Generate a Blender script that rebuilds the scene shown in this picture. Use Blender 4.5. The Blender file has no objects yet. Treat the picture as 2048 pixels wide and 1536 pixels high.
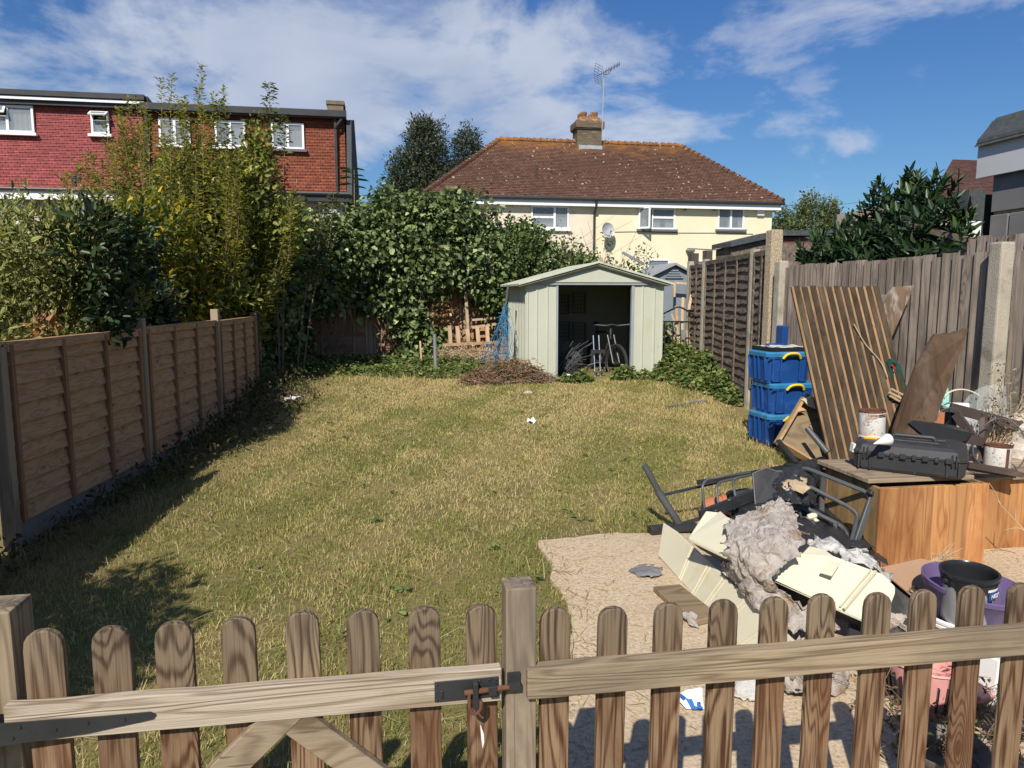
import bpy, math, random
import numpy as np
from mathutils import Vector, Matrix, Euler, noise as mnoise
random.seed(7); rng = np.random.default_rng(11)
R = math.radians; PI = math.pi
S = bpy.context.scene; COL = S.collection

# ------------------------------------------------------------------ camera
FPX, TILT, YAW, EYE = 1450.0, R(7.0), R(9.7), 1.62
cd = bpy.data.cameras.new("camera"); cam = bpy.data.objects.new("camera", cd); COL.objects.link(cam)
cd.sensor_width = 36.0; cd.lens = 36.0 * FPX / 2048.0; cd.clip_start = 0.05; cd.clip_end = 2000
cam.location = (0, 0, EYE); cam.rotation_euler = (PI / 2 - TILT, 0, -YAW)
S.camera = cam
# ------------------------------------------------------------------ light
SUNV = Vector((-0.48, -1.03, 1.0)).normalized()          # towards the sun
EL = math.asin(SUNV.z); AZ = math.atan2(SUNV.x, SUNV.y)
sl = bpy.data.lights.new("sun", 'SUN'); sl.energy = 4.6; sl.angle = R(0.5); sl.color = (1.0, 0.93, 0.82)
so = bpy.data.objects.new("sun", sl); COL.objects.link(so)
so.rotation_euler = SUNV.to_track_quat('Z', 'Y').to_euler()
S.view_settings.view_transform = 'Standard'; S.view_settings.look = 'None'
S.view_settings.exposure = 0.3; S.view_settings.gamma = 1.0; S.view_settings.use_curve_mapping = False

# ------------------------------------------------------------------ node helper
class T:
    def __init__(s, tree):
        s.t = tree; s.N = tree.nodes; s.L = tree.links
    def n(s, kind, ins=None, **props):
        nd = s.N.new(kind)
        for k, v in props.items(): setattr(nd, k, v)
        for k, v in (ins or {}).items():
            sk = nd.inputs[k]
            if isinstance(v, bpy.types.NodeSocket): s.L.new(v, sk)
            else: sk.default_value = v
        return nd
    def math(s, op, a, b=0.0, c=0.0, clamp=False):
        return s.n('ShaderNodeMath', {0: a, 1: b, 2: c}, operation=op, use_clamp=clamp).outputs[0]
    def vmath(s, op, a, b=(0, 0, 0)):
        return s.n('ShaderNodeVectorMath', {0: a, 1: b}, operation=op).outputs[0]
    def noise(s, vec, scale, detail=3, rough=0.55, dist=0.0):
        return s.n('ShaderNodeTexNoise', {'Vector': vec, 'Scale': scale, 'Detail': detail, 'Roughness': rough, 'Distortion': dist}).outputs[0]
    def ramp(s, fac, stops, interp='LINEAR'):
        nd = s.n('ShaderNodeValToRGB', {0: fac}); cr = nd.color_ramp; cr.interpolation = interp
        while len(cr.elements) > 1: cr.elements.remove(cr.elements[-1])
        cr.elements[0].position = stops[0][0]; cr.elements[0].color = c4(stops[0][1])
        for p, c in stops[1:]:
            e = cr.elements.new(p); e.color = c4(c)
        return nd.outputs[0]
    def mix(s, fac, a, b, mode='MIX'):
        nd = s.N.new('ShaderNodeMix'); nd.data_type = 'RGBA'; nd.blend_type = mode
        for i, v in ((0, fac), (6, a), (7, b)):
            if isinstance(v, bpy.types.NodeSocket): s.L.new(v, nd.inputs[i])
            else: nd.inputs[i].default_value = v if i == 0 else c4(v)
        return nd.outputs[2]
    def sstep(s, x, a, b):
        return s.n('ShaderNodeMapRange', {0: x, 1: a, 2: b, 3: 0.0, 4: 1.0}, interpolation_type='SMOOTHSTEP').outputs[0]
def c4(c):
    if isinstance(c, (int, float)): return (c, c, c, 1)
    return tuple(c) + ((1,) if len(c) == 3 else ())

# ------------------------------------------------------------------ sky
def pixdir(px, py):
    f = Vector((math.sin(YAW) * math.cos(TILT), math.cos(YAW) * math.cos(TILT), -math.sin(TILT)))
    r = Vector((math.cos(YAW), -math.sin(YAW), 0)); u = r.cross(f)
    return f * FPX + r * (px - 1024) - u * (py - 768)
def azel(px, py):
    d = pixdir(px, py).normalized(); return math.atan2(d.x, d.y), math.asin(d.z)
W = bpy.data.worlds.new("World"); S.world = W; W.use_nodes = True
t = T(W.node_tree); t.N.clear()
sky = t.n('ShaderNodeTexSky', sky_type='NISHITA', sun_disc=False, sun_elevation=EL, sun_rotation=AZ, air_density=1.0, dust_density=0.3, ozone_density=3.0)
gen = t.n('ShaderNodeTexCoord').outputs['Generated']
sx = t.n('ShaderNodeSeparateXYZ', {0: gen}).outputs
skyc = t.mix(1.0, sky.outputs[0], t.mix(t.sstep(sx[2], 0.0, 0.42), (0.72, 0.97, 1.12), (0.56, 0.93, 1.40)), 'MULTIPLY')
az = t.math('ARCTAN2', sx[0], sx[1]); el = t.math('ARCSINE', sx[2])
zz = t.math('ADD', t.math('MAXIMUM', sx[2], 0.0), 0.16)
pv = t.n('ShaderNodeCombineXYZ', {0: t.math('DIVIDE', sx[0], zz), 1: t.math('DIVIDE', sx[1], zz), 2: 0.3}).outputs[0]
pv = t.n('ShaderNodeCombineXYZ', {0: t.math('MULTIPLY', az, 1.6), 1: t.math('MULTIPLY', el, 3.4), 2: 0.7}).outputs[0]
nz = t.noise(pv, 2.0, 9, 0.60, 0.35)
nzf = t.noise(pv, 7.0, 6, 0.6, 0.5)
cov = None
for (cx, cy, wx, wy, amp) in [(1180, 130, 330, 110, .34), (1500, 120, 200, 90, .24), (960, 60, 180, 60, .2), (330, 80, 330, 95, .36), (50, 130, 230, 90, .48),
                              (620, 60, 190, 60, .28), (600, 190, 95, 50, .24), (800, 235, 90, 28, .22), (330, 165, 170, 22, .20), (1690, 200, 110, 45, .24), (1690, 290, 120, 28, .28),
                              (880, 130, 60, 25, .2), (1920, 160, 80, 40, .24), (1640, 400, 120, 30, .25), (1760, 110, 60, 25, .2), (760, 350, 100, 40, .1),
                              (1150, 235, 330, 60, .22), (1800, 20, 60, 15, .05), (150, 30, 50, 30, -.16), (820, 180, 35, 60, -.05), (1820, 80, 140, 60, -.1)]:
    a0, e0 = azel(cx, cy); sa = wx / 1650.0 * 1.25; se = wy / 1650.0 * 1.25
    q = t.math('ADD', t.math('POWER', t.math('DIVIDE', t.math('SUBTRACT', az, a0), sa), 2.0), t.math('POWER', t.math('DIVIDE', t.math('SUBTRACT', el, e0), se), 2.0))
    g = t.math('MULTIPLY', t.math('EXPONENT', t.math('MULTIPLY', q, -1.0)), amp)
    cov = g if cov is None else t.math('ADD', cov, g)
cov = t.math('MULTIPLY', t.math('MINIMUM', cov, 0.40), 0.78)
behind = t.sstep(sx[1], 0.35, -0.2)     # broken cloud on the rest of the dome
cov = t.math('ADD', cov, t.math('MULTIPLY', behind, 0.12))
dens = t.math('ADD', t.math('ADD', t.math('MULTIPLY_ADD', nz, 1.85, -.54), t.math('MULTIPLY', nzf, 0.30)), t.math('SUBTRACT', cov, 0.10))
fac = t.sstep(dens, 0.50, 0.84)
thick = t.sstep(t.noise(pv, 2.6, 5, 0.55, 0.3), 0.35, 0.7)
ccol = t.mix(thick, (8.0, 8.7, 10.3), (6.0, 6.9, 8.9))
edge = t.sstep(dens, 0.56, 0.72)
ccol = t.mix(edge, (9.6, 10.0, 11.2), ccol)
cfac = t.math('MULTIPLY', fac, 0.88)
full = t.mix(cfac, skyc, ccol)
bg = t.n('ShaderNodeBackground', {0: full, 1: 0.06})
t.L.new(bg.outputs[0], t.n('ShaderNodeOutputWorld').inputs[0])

# ------------------------------------------------------------------ materials
MATS = {}
def newmat(name):
    m = bpy.data.materials.new(name); m.use_nodes = True; m.node_tree.nodes.clear(); MATS[name] = m
    return m, T(m.node_tree)
def finish(t, col, rough=0.7, bump=None, bstr=0.3, bdist=0.01, spec=0.35, metal=0.0, alpha=None, coat=0.0):
    ins = {'Base Color': col if isinstance(col, bpy.types.NodeSocket) else c4(col), 'Roughness': rough, 'Metallic': metal, 'Specular IOR Level': spec, 'Coat Weight': coat}
    if bump is not None:
        ins['Normal'] = t.n('ShaderNodeBump', {'Strength': bstr, 'Distance': bdist, 'Height': bump}).outputs[0]
    if alpha is not None: ins['Alpha'] = alpha
    p = t.n('ShaderNodeBsdfPrincipled', ins)
    t.L.new(p.outputs[0], t.n('ShaderNodeOutputMaterial').inputs[0]); return p
def ocoord(t, rnd=9.0):
    v = t.n('ShaderNodeTexCoord').outputs['Object']
    if rnd:
        r = t.n('ShaderNodeObjectInfo').outputs['Random']
        v = t.vmath('ADD', v, t.n('ShaderNodeCombineXYZ', {0: t.math('MULTIPLY', r, rnd), 1: t.math('MULTIPLY', r, rnd * 1.7), 2: t.math('MULTIPLY', r, rnd * .6)}).outputs[0])
    return v
def plain(name, col, rough=0.6, var=0.25, scale=6.0, bump=0.15, bs=60.0, dirt=None, dirtamt=0.4, dirtscale=3.0, spec=0.35, metal=0.0, coat=0.0, speck=None, speckth=0.72, speckscale=60):
    m, t = newmat(name); v = ocoord(t)
    n = t.noise(v, scale, 5, 0.6)
    c = tuple(col)
    cc = t.ramp(n, [(0.25, tuple(x * (1 - var) for x in c)), (0.75, tuple(min(1, x * (1 + var)) for x in c))])
    if dirt is not None:
        dn = t.sstep(t.noise(v, dirtscale, 8, 0.65, 0.4), 0.62 - dirtamt * .3, 0.75 - dirtamt * .2)
        cc = t.mix(dn, cc, dirt)
    if speck is not None:
        sn = t.sstep(t.noise(v, speckscale, 2, 0.5), speckth, speckth + .04)
        cc = t.mix(sn, cc, speck)
    rr = t.math('ADD', rough - 0.08, t.math('MULTIPLY', n, 0.16))
    finish(t, cc, rr, t.noise(v, bs, 3, 0.6), bump, 0.01, spec, metal, coat=coat)
    return m
def wood(name, light, dark, axis='Z', along=1.4, across=11.0, rings=9.0, contrast=1.0, knots=0.5, knotscale=2.2, stain=None, stainamt=0.5, stainscale=1.5, topgrey=None, rough=0.75, bump=0.25, bands=None, tint=0.25, boards=None, finek=.9):
    """plain-sawn grain: contour lines of a stretched noise field, bent round knots"""
    m, t = newmat(name); v = ocoord(t)
    raw = t.n('ShaderNodeTexCoord').outputs['Object']
    if boards:  # boards side by side in one mesh: offset the grain per board
        ax, wd = boards
        sp = t.n('ShaderNodeSeparateXYZ', {0: raw}).outputs['XYZ'.index(ax)]
        idn = t.math('FLOOR', t.math('DIVIDE', sp, wd))
        v = t.vmath('ADD', v, t.n('ShaderNodeCombineXYZ', {0: t.math('MULTIPLY', idn, 3.17), 1: t.math('MULTIPLY', idn, 5.31), 2: t.math('MULTIPLY', idn, 1.77)}).outputs[0])
        bw = t.n('ShaderNodeTexWhiteNoise', {'W': idn}, noise_dimensions='1D').outputs[0]
    i = 'XYZ'.index(axis)
    sc = [across] * 3; sc[i] = along
    sv = t.vmath('MULTIPLY', v, tuple(sc))
    base = t.noise(sv, 0.55, 2, 0.45, 0.25)
    ks = [knotscale * 1.6] * 3; ks[i] = knotscale * .7
    kd = t.n('ShaderNodeTexVoronoi', {'Vector': t.vmath('MULTIPLY', v, tuple(ks)), 'Scale': 1.0, 'Randomness': 1.0}).outputs['Distance']
    kn = t.math('POWER', t.math('MAXIMUM', t.math('SUBTRACT', 1.0, t.math('DIVIDE', kd, 0.42)), 0.0), 2.0)
    fld = t.math('ADD', base, t.math('MULTIPLY', kn, knots))
    sn = t.math('SINE', t.math('MULTIPLY', fld, rings * 2 * PI))
    ring = t.math('POWER', t.math('MULTIPLY_ADD', sn, 0.5, 0.5), 2.2)
    fs = [across * 9] * 3; fs[i] = along * 2.5
    fine = t.noise(t.vmath('MULTIPLY', v, tuple(fs)), 1.0, 3, 0.6)
    f = t.math('ADD', t.math('MULTIPLY', ring, 0.65 * contrast), t.math('MULTIPLY', t.math('SUBTRACT', fine, 0.5), finek * contrast))
    f = t.math('ADD', f, t.math('MULTIPLY', kn, 0.45), clamp=True)
    col = t.mix(f, light, dark)
    core = t.sstep(kd, .085, .05); col = t.mix(t.math('MULTIPLY', core, .8 * min(1, knots * 2)), col, tuple(x * .45 for x in dark))
    cs = [across * 4.5] * 3; cs[i] = along * .9
    crk = t.sstep(t.noise(t.vmath('MULTIPLY', v, tuple(cs)), 1.0, 2, .5), .67, .72)
    col = t.mix(t.math('MULTIPLY', crk, .65), col, tuple(x * .5 for x in dark))
    if stain is not None:
        sns = [3.0] * 3; sns[i] = 1.0
        st = t.sstep(t.noise(t.vmath('MULTIPLY', v, tuple(sns)), stainscale, 6, 0.62, 0.3), 0.5 - .25 * stainamt, 0.72)
        col = t.mix(t.math('MULTIPLY', st, 0.85), col, stain)
    if topgrey is not None:   # exposed upper ends weather grey
        z0, z1, gc = topgrey
        z = t.n('ShaderNodeSeparateXYZ', {0: raw}).outputs[2]
        tf = t.sstep(t.math('ADD', z, t.math('MULTIPLY', t.noise(v, 9, 4), 0.16)), z0, z1)
        gcol = t.mix(f, gc, tuple(x * .34 for x in gc))
        col = t.mix(t.math('MULTIPLY', tf, 0.8), col, gcol)
    r = t.n('ShaderNodeObjectInfo').outputs['Random']
    br = t.math('MULTIPLY_ADD', r, tint, 1 - tint / 2)
    if boards: br = t.math('MULTIPLY', br, t.math('MULTIPLY_ADD', bw, 0.45, 0.75))
    col = t.mix(1.0, col, t.n('ShaderNodeCombineColor', {0: br, 1: br, 2: br}).outputs[0], 'MULTIPLY')
    finish(t, col, rough, t.math('ADD', t.math('MULTIPLY', ring, -.6), fine), bump, 0.004, 0.25)
    return m
def leafmat(name, rough=0.45, trans=0.25, spec=0.4, hue=1.0):
    m, t = newmat(name)
    a = t.n('ShaderNodeAttribute', attribute_name='col').outputs['Color']
    p = t.n('ShaderNodeBsdfPrincipled', {'Base Color': a, 'Roughness': rough, 'Specular IOR Level': spec})
    tr = t.n('ShaderNodeBsdfTranslucent', {'Color': t.mix(1.0, a, (1.25, 1.3, .6), 'MULTIPLY')})
    mx = t.n('ShaderNodeMixShader', {0: trans}); t.L.new(p.outputs[0], mx.inputs[1]); t.L.new(tr.outputs[0], mx.inputs[2])
    t.L.new(mx.outputs[0], t.n('ShaderNodeOutputMaterial').inputs[0]); return m
def tilemat(name, c1, c2, cm, bw, bh, lichen=None, ridge=None, planar='XZ', kz=1.0, moss=None, off=0.5, white=None, mortar=.012, rough=.8):
    m, t = newmat(name)
    raw = t.n('ShaderNodeTexCoord').outputs['Object']; s = t.n('ShaderNodeSeparateXYZ', {0: raw}).outputs
    a = s['XYZ'.index(planar[0])]; b = t.math('MULTIPLY', s['XYZ'.index(planar[1])], kz)
    v = t.n('ShaderNodeCombineXYZ', {0: a, 1: b, 2: 0.0}).outputs[0]
    bk = t.n('ShaderNodeTexBrick', {'Vector': v, 'Color1': c4(c1), 'Color2': c4(c2), 'Mortar': c4(cm), 'Scale': 1.0, 'Mortar Size': mortar, 'Mortar Smooth': .1, 'Bias': 0.0, 'Brick Width': bw, 'Row Height': bh}, offset=off)
    ti = t.n('ShaderNodeCombineXYZ', {0: t.math('FLOOR', t.math('DIVIDE', a, bw)), 1: t.math('FLOOR', t.math('DIVIDE', b, bh)), 2: 0.0}).outputs[0]
    wn = t.n('ShaderNodeTexWhiteNoise', {'Vector': ti}, noise_dimensions='3D').outputs[0]
    br = t.math('MULTIPLY_ADD', wn, 0.35, 0.82)
    col = t.mix(1.0, bk.outputs[0], t.n('ShaderNodeCombineColor', {0: br, 1: br, 2: br}).outputs[0], 'MULTIPLY')
    big = t.noise(raw, 0.35, 5, .6)
    col = t.mix(t.math('MULTIPLY', t.sstep(big, .4, .7), .35), col, tuple(x * .6 for x in c2))
    if moss is not None:
        mm = t.math('MULTIPLY', t.sstep(t.noise(v, 6.0, 3, .6), .56, .62), t.sstep(t.noise(v, .45, 3, .5), .42, .6))
        col = t.mix(mm, col, moss)
    if lichen is not None:
        zr0, zr1, lc = lichen
        lz = t.math('ADD', s[2], t.math('MULTIPLY', t.math('SUBTRACT', t.noise(raw, .9, 6, .7), .5), 3.2))
        lf = t.math('MULTIPLY', t.sstep(lz, zr0, zr1), t.sstep(t.noise(v, 5.0, 4, .65), .3, .5))
        col = t.mix(t.math('MULTIPLY', lf, .85), col, lc)
    if white is not None:
        wf = t.math('MULTIPLY', t.sstep(t.noise(v, 6.5, 2, .5), .675, .69), t.sstep(t.noise(v, .6, 2), .42, .55))
        col = t.mix(wf, col, white)
    finish(t, col, rough, bk.outputs[1], -.4, .01, .25); return m

wood('picket_wood', (.27, .185, .11), (.062, .026, .012), 'Z', 1.7, 21.0, 14.0, 1.35, .45, 2.8, stain=(.125, .055, .026), stainamt=.55, topgrey=(.70, 1.02, (.185, .145, .10)), tint=.3, bump=.7, finek=1.9)
wood('rail_wood', (.30, .235, .155), (.13, .085, .05), 'X', 1.5, 30.0, 10.0, 1.1, .35, 3.0, stain=(.15, .12, .085), stainamt=.35, rough=.85, bump=.5)
wood('gate_rail_wood', (.47, .40, .31), (.20, .14, .09), 'X', 1.6, 34.0, 9.0, 1.0, .35, 3.0, stain=(.26, .18, .11), stainamt=.15, rough=.85, bump=.6)
wood('brace_wood', (.30, .235, .16), (.15, .105, .065), 'X', 6, 20.0, 6.0, .9, .2, 2.0, rough=.85)
wood('post_wood', (.34, .265, .18), (.17, .12, .075), 'Z', 1.6, 20.0, 12.0, 1.1, .4, 2.0, stain=(.12, .10, .08), stainamt=.2, rough=.85, topgrey=(1.045, 1.065, (.12, .105, .085)))
wood('lap_new', (.46, .285, .155), (.22, .11, .055), 'Y', 1.6, 30.0, 6.0, .7, .5, 4.6, rough=.8, tint=.12)
wood('lap_batten', (.28, .15, .08), (.15, .075, .04), 'Z', .8, 14.0, 5.0, .7, .3, 2.5)
wood('lap_post', (.32, .25, .175), (.17, .12, .08), 'Z', .8, 14.0, 5.0, .7, .3, 2.0)
wood('lap_old_grey', (.165, .125, .095), (.06, .046, .038), 'Y', 1.2, 14.0, 6.0, 1.0, .4, 2.0, stain=(.25, .22, .19), stainamt=.2, stainscale=5, rough=.9, bump=.5)
wood('lap_back', (.42, .25, .15), (.22, .12, .07), 'X', 1.0, 10.0, 6.0, .7, .4, 2.0, stain=(.16, .095, .06), stainamt=.4, rough=.9)
wood('close_board', (.33, .27, .22), (.14, .11, .09), 'Z', .9, 22.0, 6.0, .9, .5, 2.6, stain=(.10, .085, .075), stainamt=.45, rough=.9, bump=.5, boards=('Y', .107))
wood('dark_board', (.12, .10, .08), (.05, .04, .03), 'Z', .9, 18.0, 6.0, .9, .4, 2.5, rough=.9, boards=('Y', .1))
wood('chest_wood', (.56, .29, .12), (.25, .09, .03), 'Z', 1.3, 24.0, 6.0, .75, .45, 3.0, stain=(.30, .11, .035), stainamt=.5, rough=.7, boards=('X', .118), tint=.15)
wood('chest_side', (.50, .33, .15), (.27, .155, .06), 'Z', .8, 10.0, 6.0, .7, .3, 2.0, stain=(.2, .14, .07), stainamt=.3, boards=('Y', .12))
wood('chest_lid', (.42, .33, .23), (.23, .17, .12), 'X', .8, 12.0, 6.0, .8, .5, 2.0, stain=(.16, .12, .085), stainamt=.3, rough=.85, boards=('Y', .125))
wood('crate_wood', (.54, .34, .17), (.34, .19, .085), 'X', .8, 10.0, 5.0, .7, .3, 2.0, stain=(.3, .2, .12), stainamt=.5)
wood('slat_dark', (.058, .042, .027), (.024, .018, .012), 'Z', 1.2, 12.0, 6.0, .8, .4, 3.0, tint=.3, rough=.85, stain=(.12,.09,.06), stainamt=.2)
wood('slat_edge', (.36, .215, .11), (.19, .10, .05), 'Z', 1.2, 12.0, 4.0, .7, .5, 4.0, tint=.3, stain=(.14,.09,.05), stainamt=.15)
wood('plank_dark', (.085, .052, .031), (.04, .024, .015), 'Z', 1.0, 9.0, 5.0, .8, .4, 2.0, stain=(.13, .095, .07), stainamt=.2, rough=.8)
wood('plank_peeled', (.20, .135, .09), (.095, .06, .042), 'Z', 1.2, 14.0, 6.0, .8, .2, 2.0, stain=(.48, .44, .39), stainamt=.25, stainscale=5)
wood('plank_ground', (.28, .21, .13), (.13, .09, .055), 'X', .9, 10.0, 6.0, .9, .3, 3.0, rough=.9)
wood('pallet_wood', (.55, .38, .24), (.34, .21, .12), 'Z', 1.0, 10.0, 5.0, .6, .2, 2.0, stain=(.25,.16,.1), stainamt=.3, rough=.9)
plain('black_metal', (.032, .034, .037), .42, .3, 5, .1, 80, spec=.4, dirt=(.10, .09, .08), dirtamt=.25)
plain('grey_tube', (.075, .08, .086), .45, .2, 5, .08, 80, spec=.45, dirt=(.17, .15, .13), dirtamt=.2)
plain('iron_black', (.03, .03, .03), .5, .3, 6, .2, 50, dirt=(.12, .06, .03), dirtamt=.2)
plain('rust', (.13, .055, .03), .85, .4, 30, .5, 120, dirt=(.09, .03, .015), dirtamt=.5, dirtscale=12)
plain('white_pvc', (.80, .81, .82), .35, .05, 3, .02, 20)
plain('black_plastic', (.035, .036, .038), .5, .2, 4, .08, 150, dirt=(.10, .095, .085), dirtamt=.3, speck=(.5, .5, .48), speckth=.74, speckscale=75)
plain('case_plastic', (.038, .039, .042), .45, .15, 3, .1, 300, dirt=(.07, .07, .068), dirtamt=.3, speck=(.55, .54, .5), speckth=.76, speckscale=45)
plain('blue_tub', (.012, .062, .235), .32, .15, 3, .03, 40, dirt=(.03, .10, .34), dirtamt=.3, spec=.4)
plain('blue_rim', (.03, .19, .38), .4, .12, 3, .03, 40, dirt=(.12, .25, .38), dirtamt=.2)
plain('yellow_plastic', (.80, .56, .015), .4, .1, 4, .05, 50)
plain('orange_plastic', (.85, .42, .02), .4, .1, 4, .05, 50)
plain('white_plastic', (.72, .72, .70), .5, .08, 4, .05, 50, dirt=(.45, .42, .36), dirtamt=.2)
plain('cream_panel', (.64, .605, .46), .6, .05, 3, .35, 260, dirt=(.56, .50, .32), dirtamt=.25, dirtscale=2, speck=(.45, .38, .22), speckth=.76, speckscale=160)
plain('mint_plastic', (.30, .62, .55), .45, .1, 4, .05, 50)
plain('green_plastic', (.02, .075, .06), .45, .15, 4, .05, 50)
plain('red_plastic', (.55, .03, .04), .45, .15, 4, .05, 50)
plain('purple_plastic', (.14, .10, .215), .42, .12, 3, .05, 60, dirt=(.28, .2, .42), dirtamt=.25, dirtscale=5)
plain('pink_plastic', (.72, .34, .32), .5, .1, 4, .05, 50, dirt=(.55, .3, .27), dirtamt=.3)
plain('paint_black', (.02, .022, .025), .22, .2, 3, .05, 30)
plain('tin_silver', (.42, .43, .45), .35, .1, 4, .05, 50, metal=.5)
plain('tin_rusty_white', (.62, .60, .56), .6, .08, 4, .1, 50, dirt=(.22, .11, .055), dirtamt=.22, dirtscale=9, speck=(.14, .09, .06), speckth=.64, speckscale=75)
plain('concrete_post', (.40, .36, .29), .9, .15, 8, .5, 90, dirt=(.24, .22, .17), dirtamt=.4, speck=(.18, .16, .12), speckth=.68, speckscale=70)
plain('pebble_post', (.38, .30, .20), .9, .5, 70, .9, 90, speck=(.7, .62, .5), speckth=.58, speckscale=80)
plain('gravel_board', (.19, .175, .155), .9, .2, 4, .4, 60, dirt=(.2, .17, .12), dirtamt=.4)
plain('shed_metal', (.485, .50, .41), .5, .05, 2, .03, 20, dirt=(.46, .46, .34), dirtamt=.25, speck=(.22, .20, .13), speckth=.78, speckscale=22, spec=.3)
plain('shed_frame', (.30, .33, .36), .5, .1, 4, .05, 40)
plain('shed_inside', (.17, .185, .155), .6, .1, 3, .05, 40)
plain('roof_rim', (.50, .53, .42), .6, .1, 4, .1, 40, dirt=(.33, .28, .17), dirtamt=.3, dirtscale=6)
plain('felt_roof', (.07, .08, .085), .95, .35, 25, .8, 200)
plain('fascia_white', (.52, .53, .56), .5, .06, 2, .03, 20, dirt=(.40, .40, .42), dirtamt=.3)
plain('fascia_bright', (.80, .80, .80), .5, .04, 2, .03, 20)
plain('block_grey', (.18, .178, .18), .85, .15, 3, .4, 120, dirt=(.2, .19, .18), dirtamt=.15)
plain('mortar_foam', (.50, .38, .2), .9, .25, 20, .9, 60)
plain('cream_render', (.74, .67, .475), .9, .05, 1.2, .5, 18, dirt=(.70, .63, .44), dirtamt=.3, dirtscale=.9)
plain('pink_render', (.70, .615, .49), .9, .05, 1.2, .5, 18, dirt=(.60, .49, .41), dirtamt=.3, dirtscale=.9)
plain('pebbledash', (.48, .39, .31), .95, .2, 60, .8, 60)
plain('gutter_dark', (.035, .036, .04), .45, .2, 3, .05, 30)
plain('lead_grey', (.33, .37, .40), .6, .2, 5, .2, 30)
plain('sill_dark', (.13, .13, .135), .7, .15, 4, .1, 30)
plain('curtain', (.72, .72, .72), .9, .12, 8, .4, 20)
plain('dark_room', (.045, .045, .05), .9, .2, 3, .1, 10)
plain('dish_grey', (.42, .43, .44), .5, .1, 3, .05, 30)
plain('pot_red', (.20, .10, .055), .85, .3, 9, .3, 30, dirt=(.5, .30, .1), dirtamt=.4, dirtscale=6)
plain('terracotta', (.42, .15, .075), .7, .15, 5, .1, 40)
plain('galvanised', (.36, .38, .40), .45, .15, 5, .1, 40, metal=.6)
plain('net_blue', (.07, .22, .36), .7, .2, 9, .1, 40)
plain('paper_white', (.82, .82, .84), .8, .05, 6, .4, 30)
plain('paper_blue', (.03, .16, .50), .7, .1, 6, .2, 30)
plain('card_brown', (.38, .235, .15), .9, .08, 3, .15, 60, dirt=(.30, .18, .11), dirtamt=.3)
plain('card_mark', (.10, .06, .04), .9, .1, 3, .1, 60)
plain('rag_grey', (.19, .19, .20), .9, .3, 10, .5, 40)
plain('membrane', (.39, .35, .315), .95, .2, 14, .9, 70, dirt=(.26, .17, .10), dirtamt=.35, dirtscale=5)
plain('membrane_white', (.50, .49, .47), .8, .2, 14, .9, 60, dirt=(.2, .18, .16), dirtamt=.3, dirtscale=9)
plain('black_cloth', (.05, .053, .06), .8, .2, 4, .2, 200, dirt=(.09, .09, .09), dirtamt=.3)
plain('black_sheet', (.03, .032, .036), .3, .3, 9, .6, 25, speck=(.4, .4, .42), speckth=.72, speckscale=50)
plain('seam_grey', (.30, .30, .30), .7, .1, 4, .1, 30)
plain('rubble_bag', (.62, .56, .48), .9, .25, 12, .9, 30, dirt=(.34, .27, .2), dirtamt=.4, dirtscale=8)
plain('tyre_rubber', (.028, .028, .03), .8, .2, 9, .4, 60)
plain('chrome', (.6, .6, .62), .25, .1, 4, .02, 30, metal=.9)
plain('twig_brown', (.24, .155, .10), .9, .35, 12, .3, 40)
plain('twig_pale', (.45, .34, .22), .9, .3, 12, .3, 40)
plain('bark', (.16, .12, .085), .95, .3, 8, .7, 30)
plain('pink_cloth', (.72, .36, .58), .9, .12, 4, .2, 30)
plain('outhouse_red', (.16, .06, .05), .8, .2, 4, .2, 30)
plain('brown_steel', (.062, .045, .040), .6, .2, 6, .2, 60, dirt=(.11, .08, .07), dirtamt=.4)
plain('grey_shed_paint', (.20, .235, .26), .8, .1, 3, .2, 30)
plain('slate_grey', (.30, .31, .33), .8, .1, 3, .2, 30)
plain('badge_blue', (.02, .08, .30), .4, .05, 3, .02, 30)
plain('paint_spatter', (.80, .80, .78), .5, .05, 6, .3, 40, dirt=(.03, .03, .035), dirtamt=.55, dirtscale=14)
plain('chimney_brick_old', (.17, .13, .09), .95, .3, 3, .5, 40)
tilemat('chimney_brick', (.20, .145, .09), (.13, .10, .065), (.10, .09, .07), .22, .075, mortar=.012, lichen=(9.6, 10.9, (.50, .25, .04)))
tilemat('tile_pink', (.37, .092, .085), (.29, .072, .068), (.10, .03, .035), .165, .105, mortar=.010)
tilemat('tile_orange', (.30, .088, .045), (.21, .06, .034), (.06, .022, .015), .165, .105, mortar=.010)
tilemat('tile_brown', (.185, .095, .060), (.130, .068, .046), (.05, .03, .027), .165, .105, kz=1.35, mortar=.010, lichen=(7.2, 8.7, (.40, .18, .045)), moss=(.045, .03, .025), white=(.62, .58, .5))
tilemat('tile_brown_plain', (.150, .075, .058), (.105, .053, .043), (.05, .03, .027), .165, .105, kz=1.35, mortar=.010)
tilemat('tile_brown_side', (.150, .075, .058), (.105, .053, .043), (.05, .03, .027), .165, .105, planar='YZ', kz=1.35, mortar=.010, moss=(.07, .045, .035))
leafmat('leaf', .45, .36, .35)
leafmat('leaf_matt', .65, .28, .25)
leafmat('leaf_gloss', .42, .14, .35)
leafmat('grass_blade', .75, .35, .15)

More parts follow.
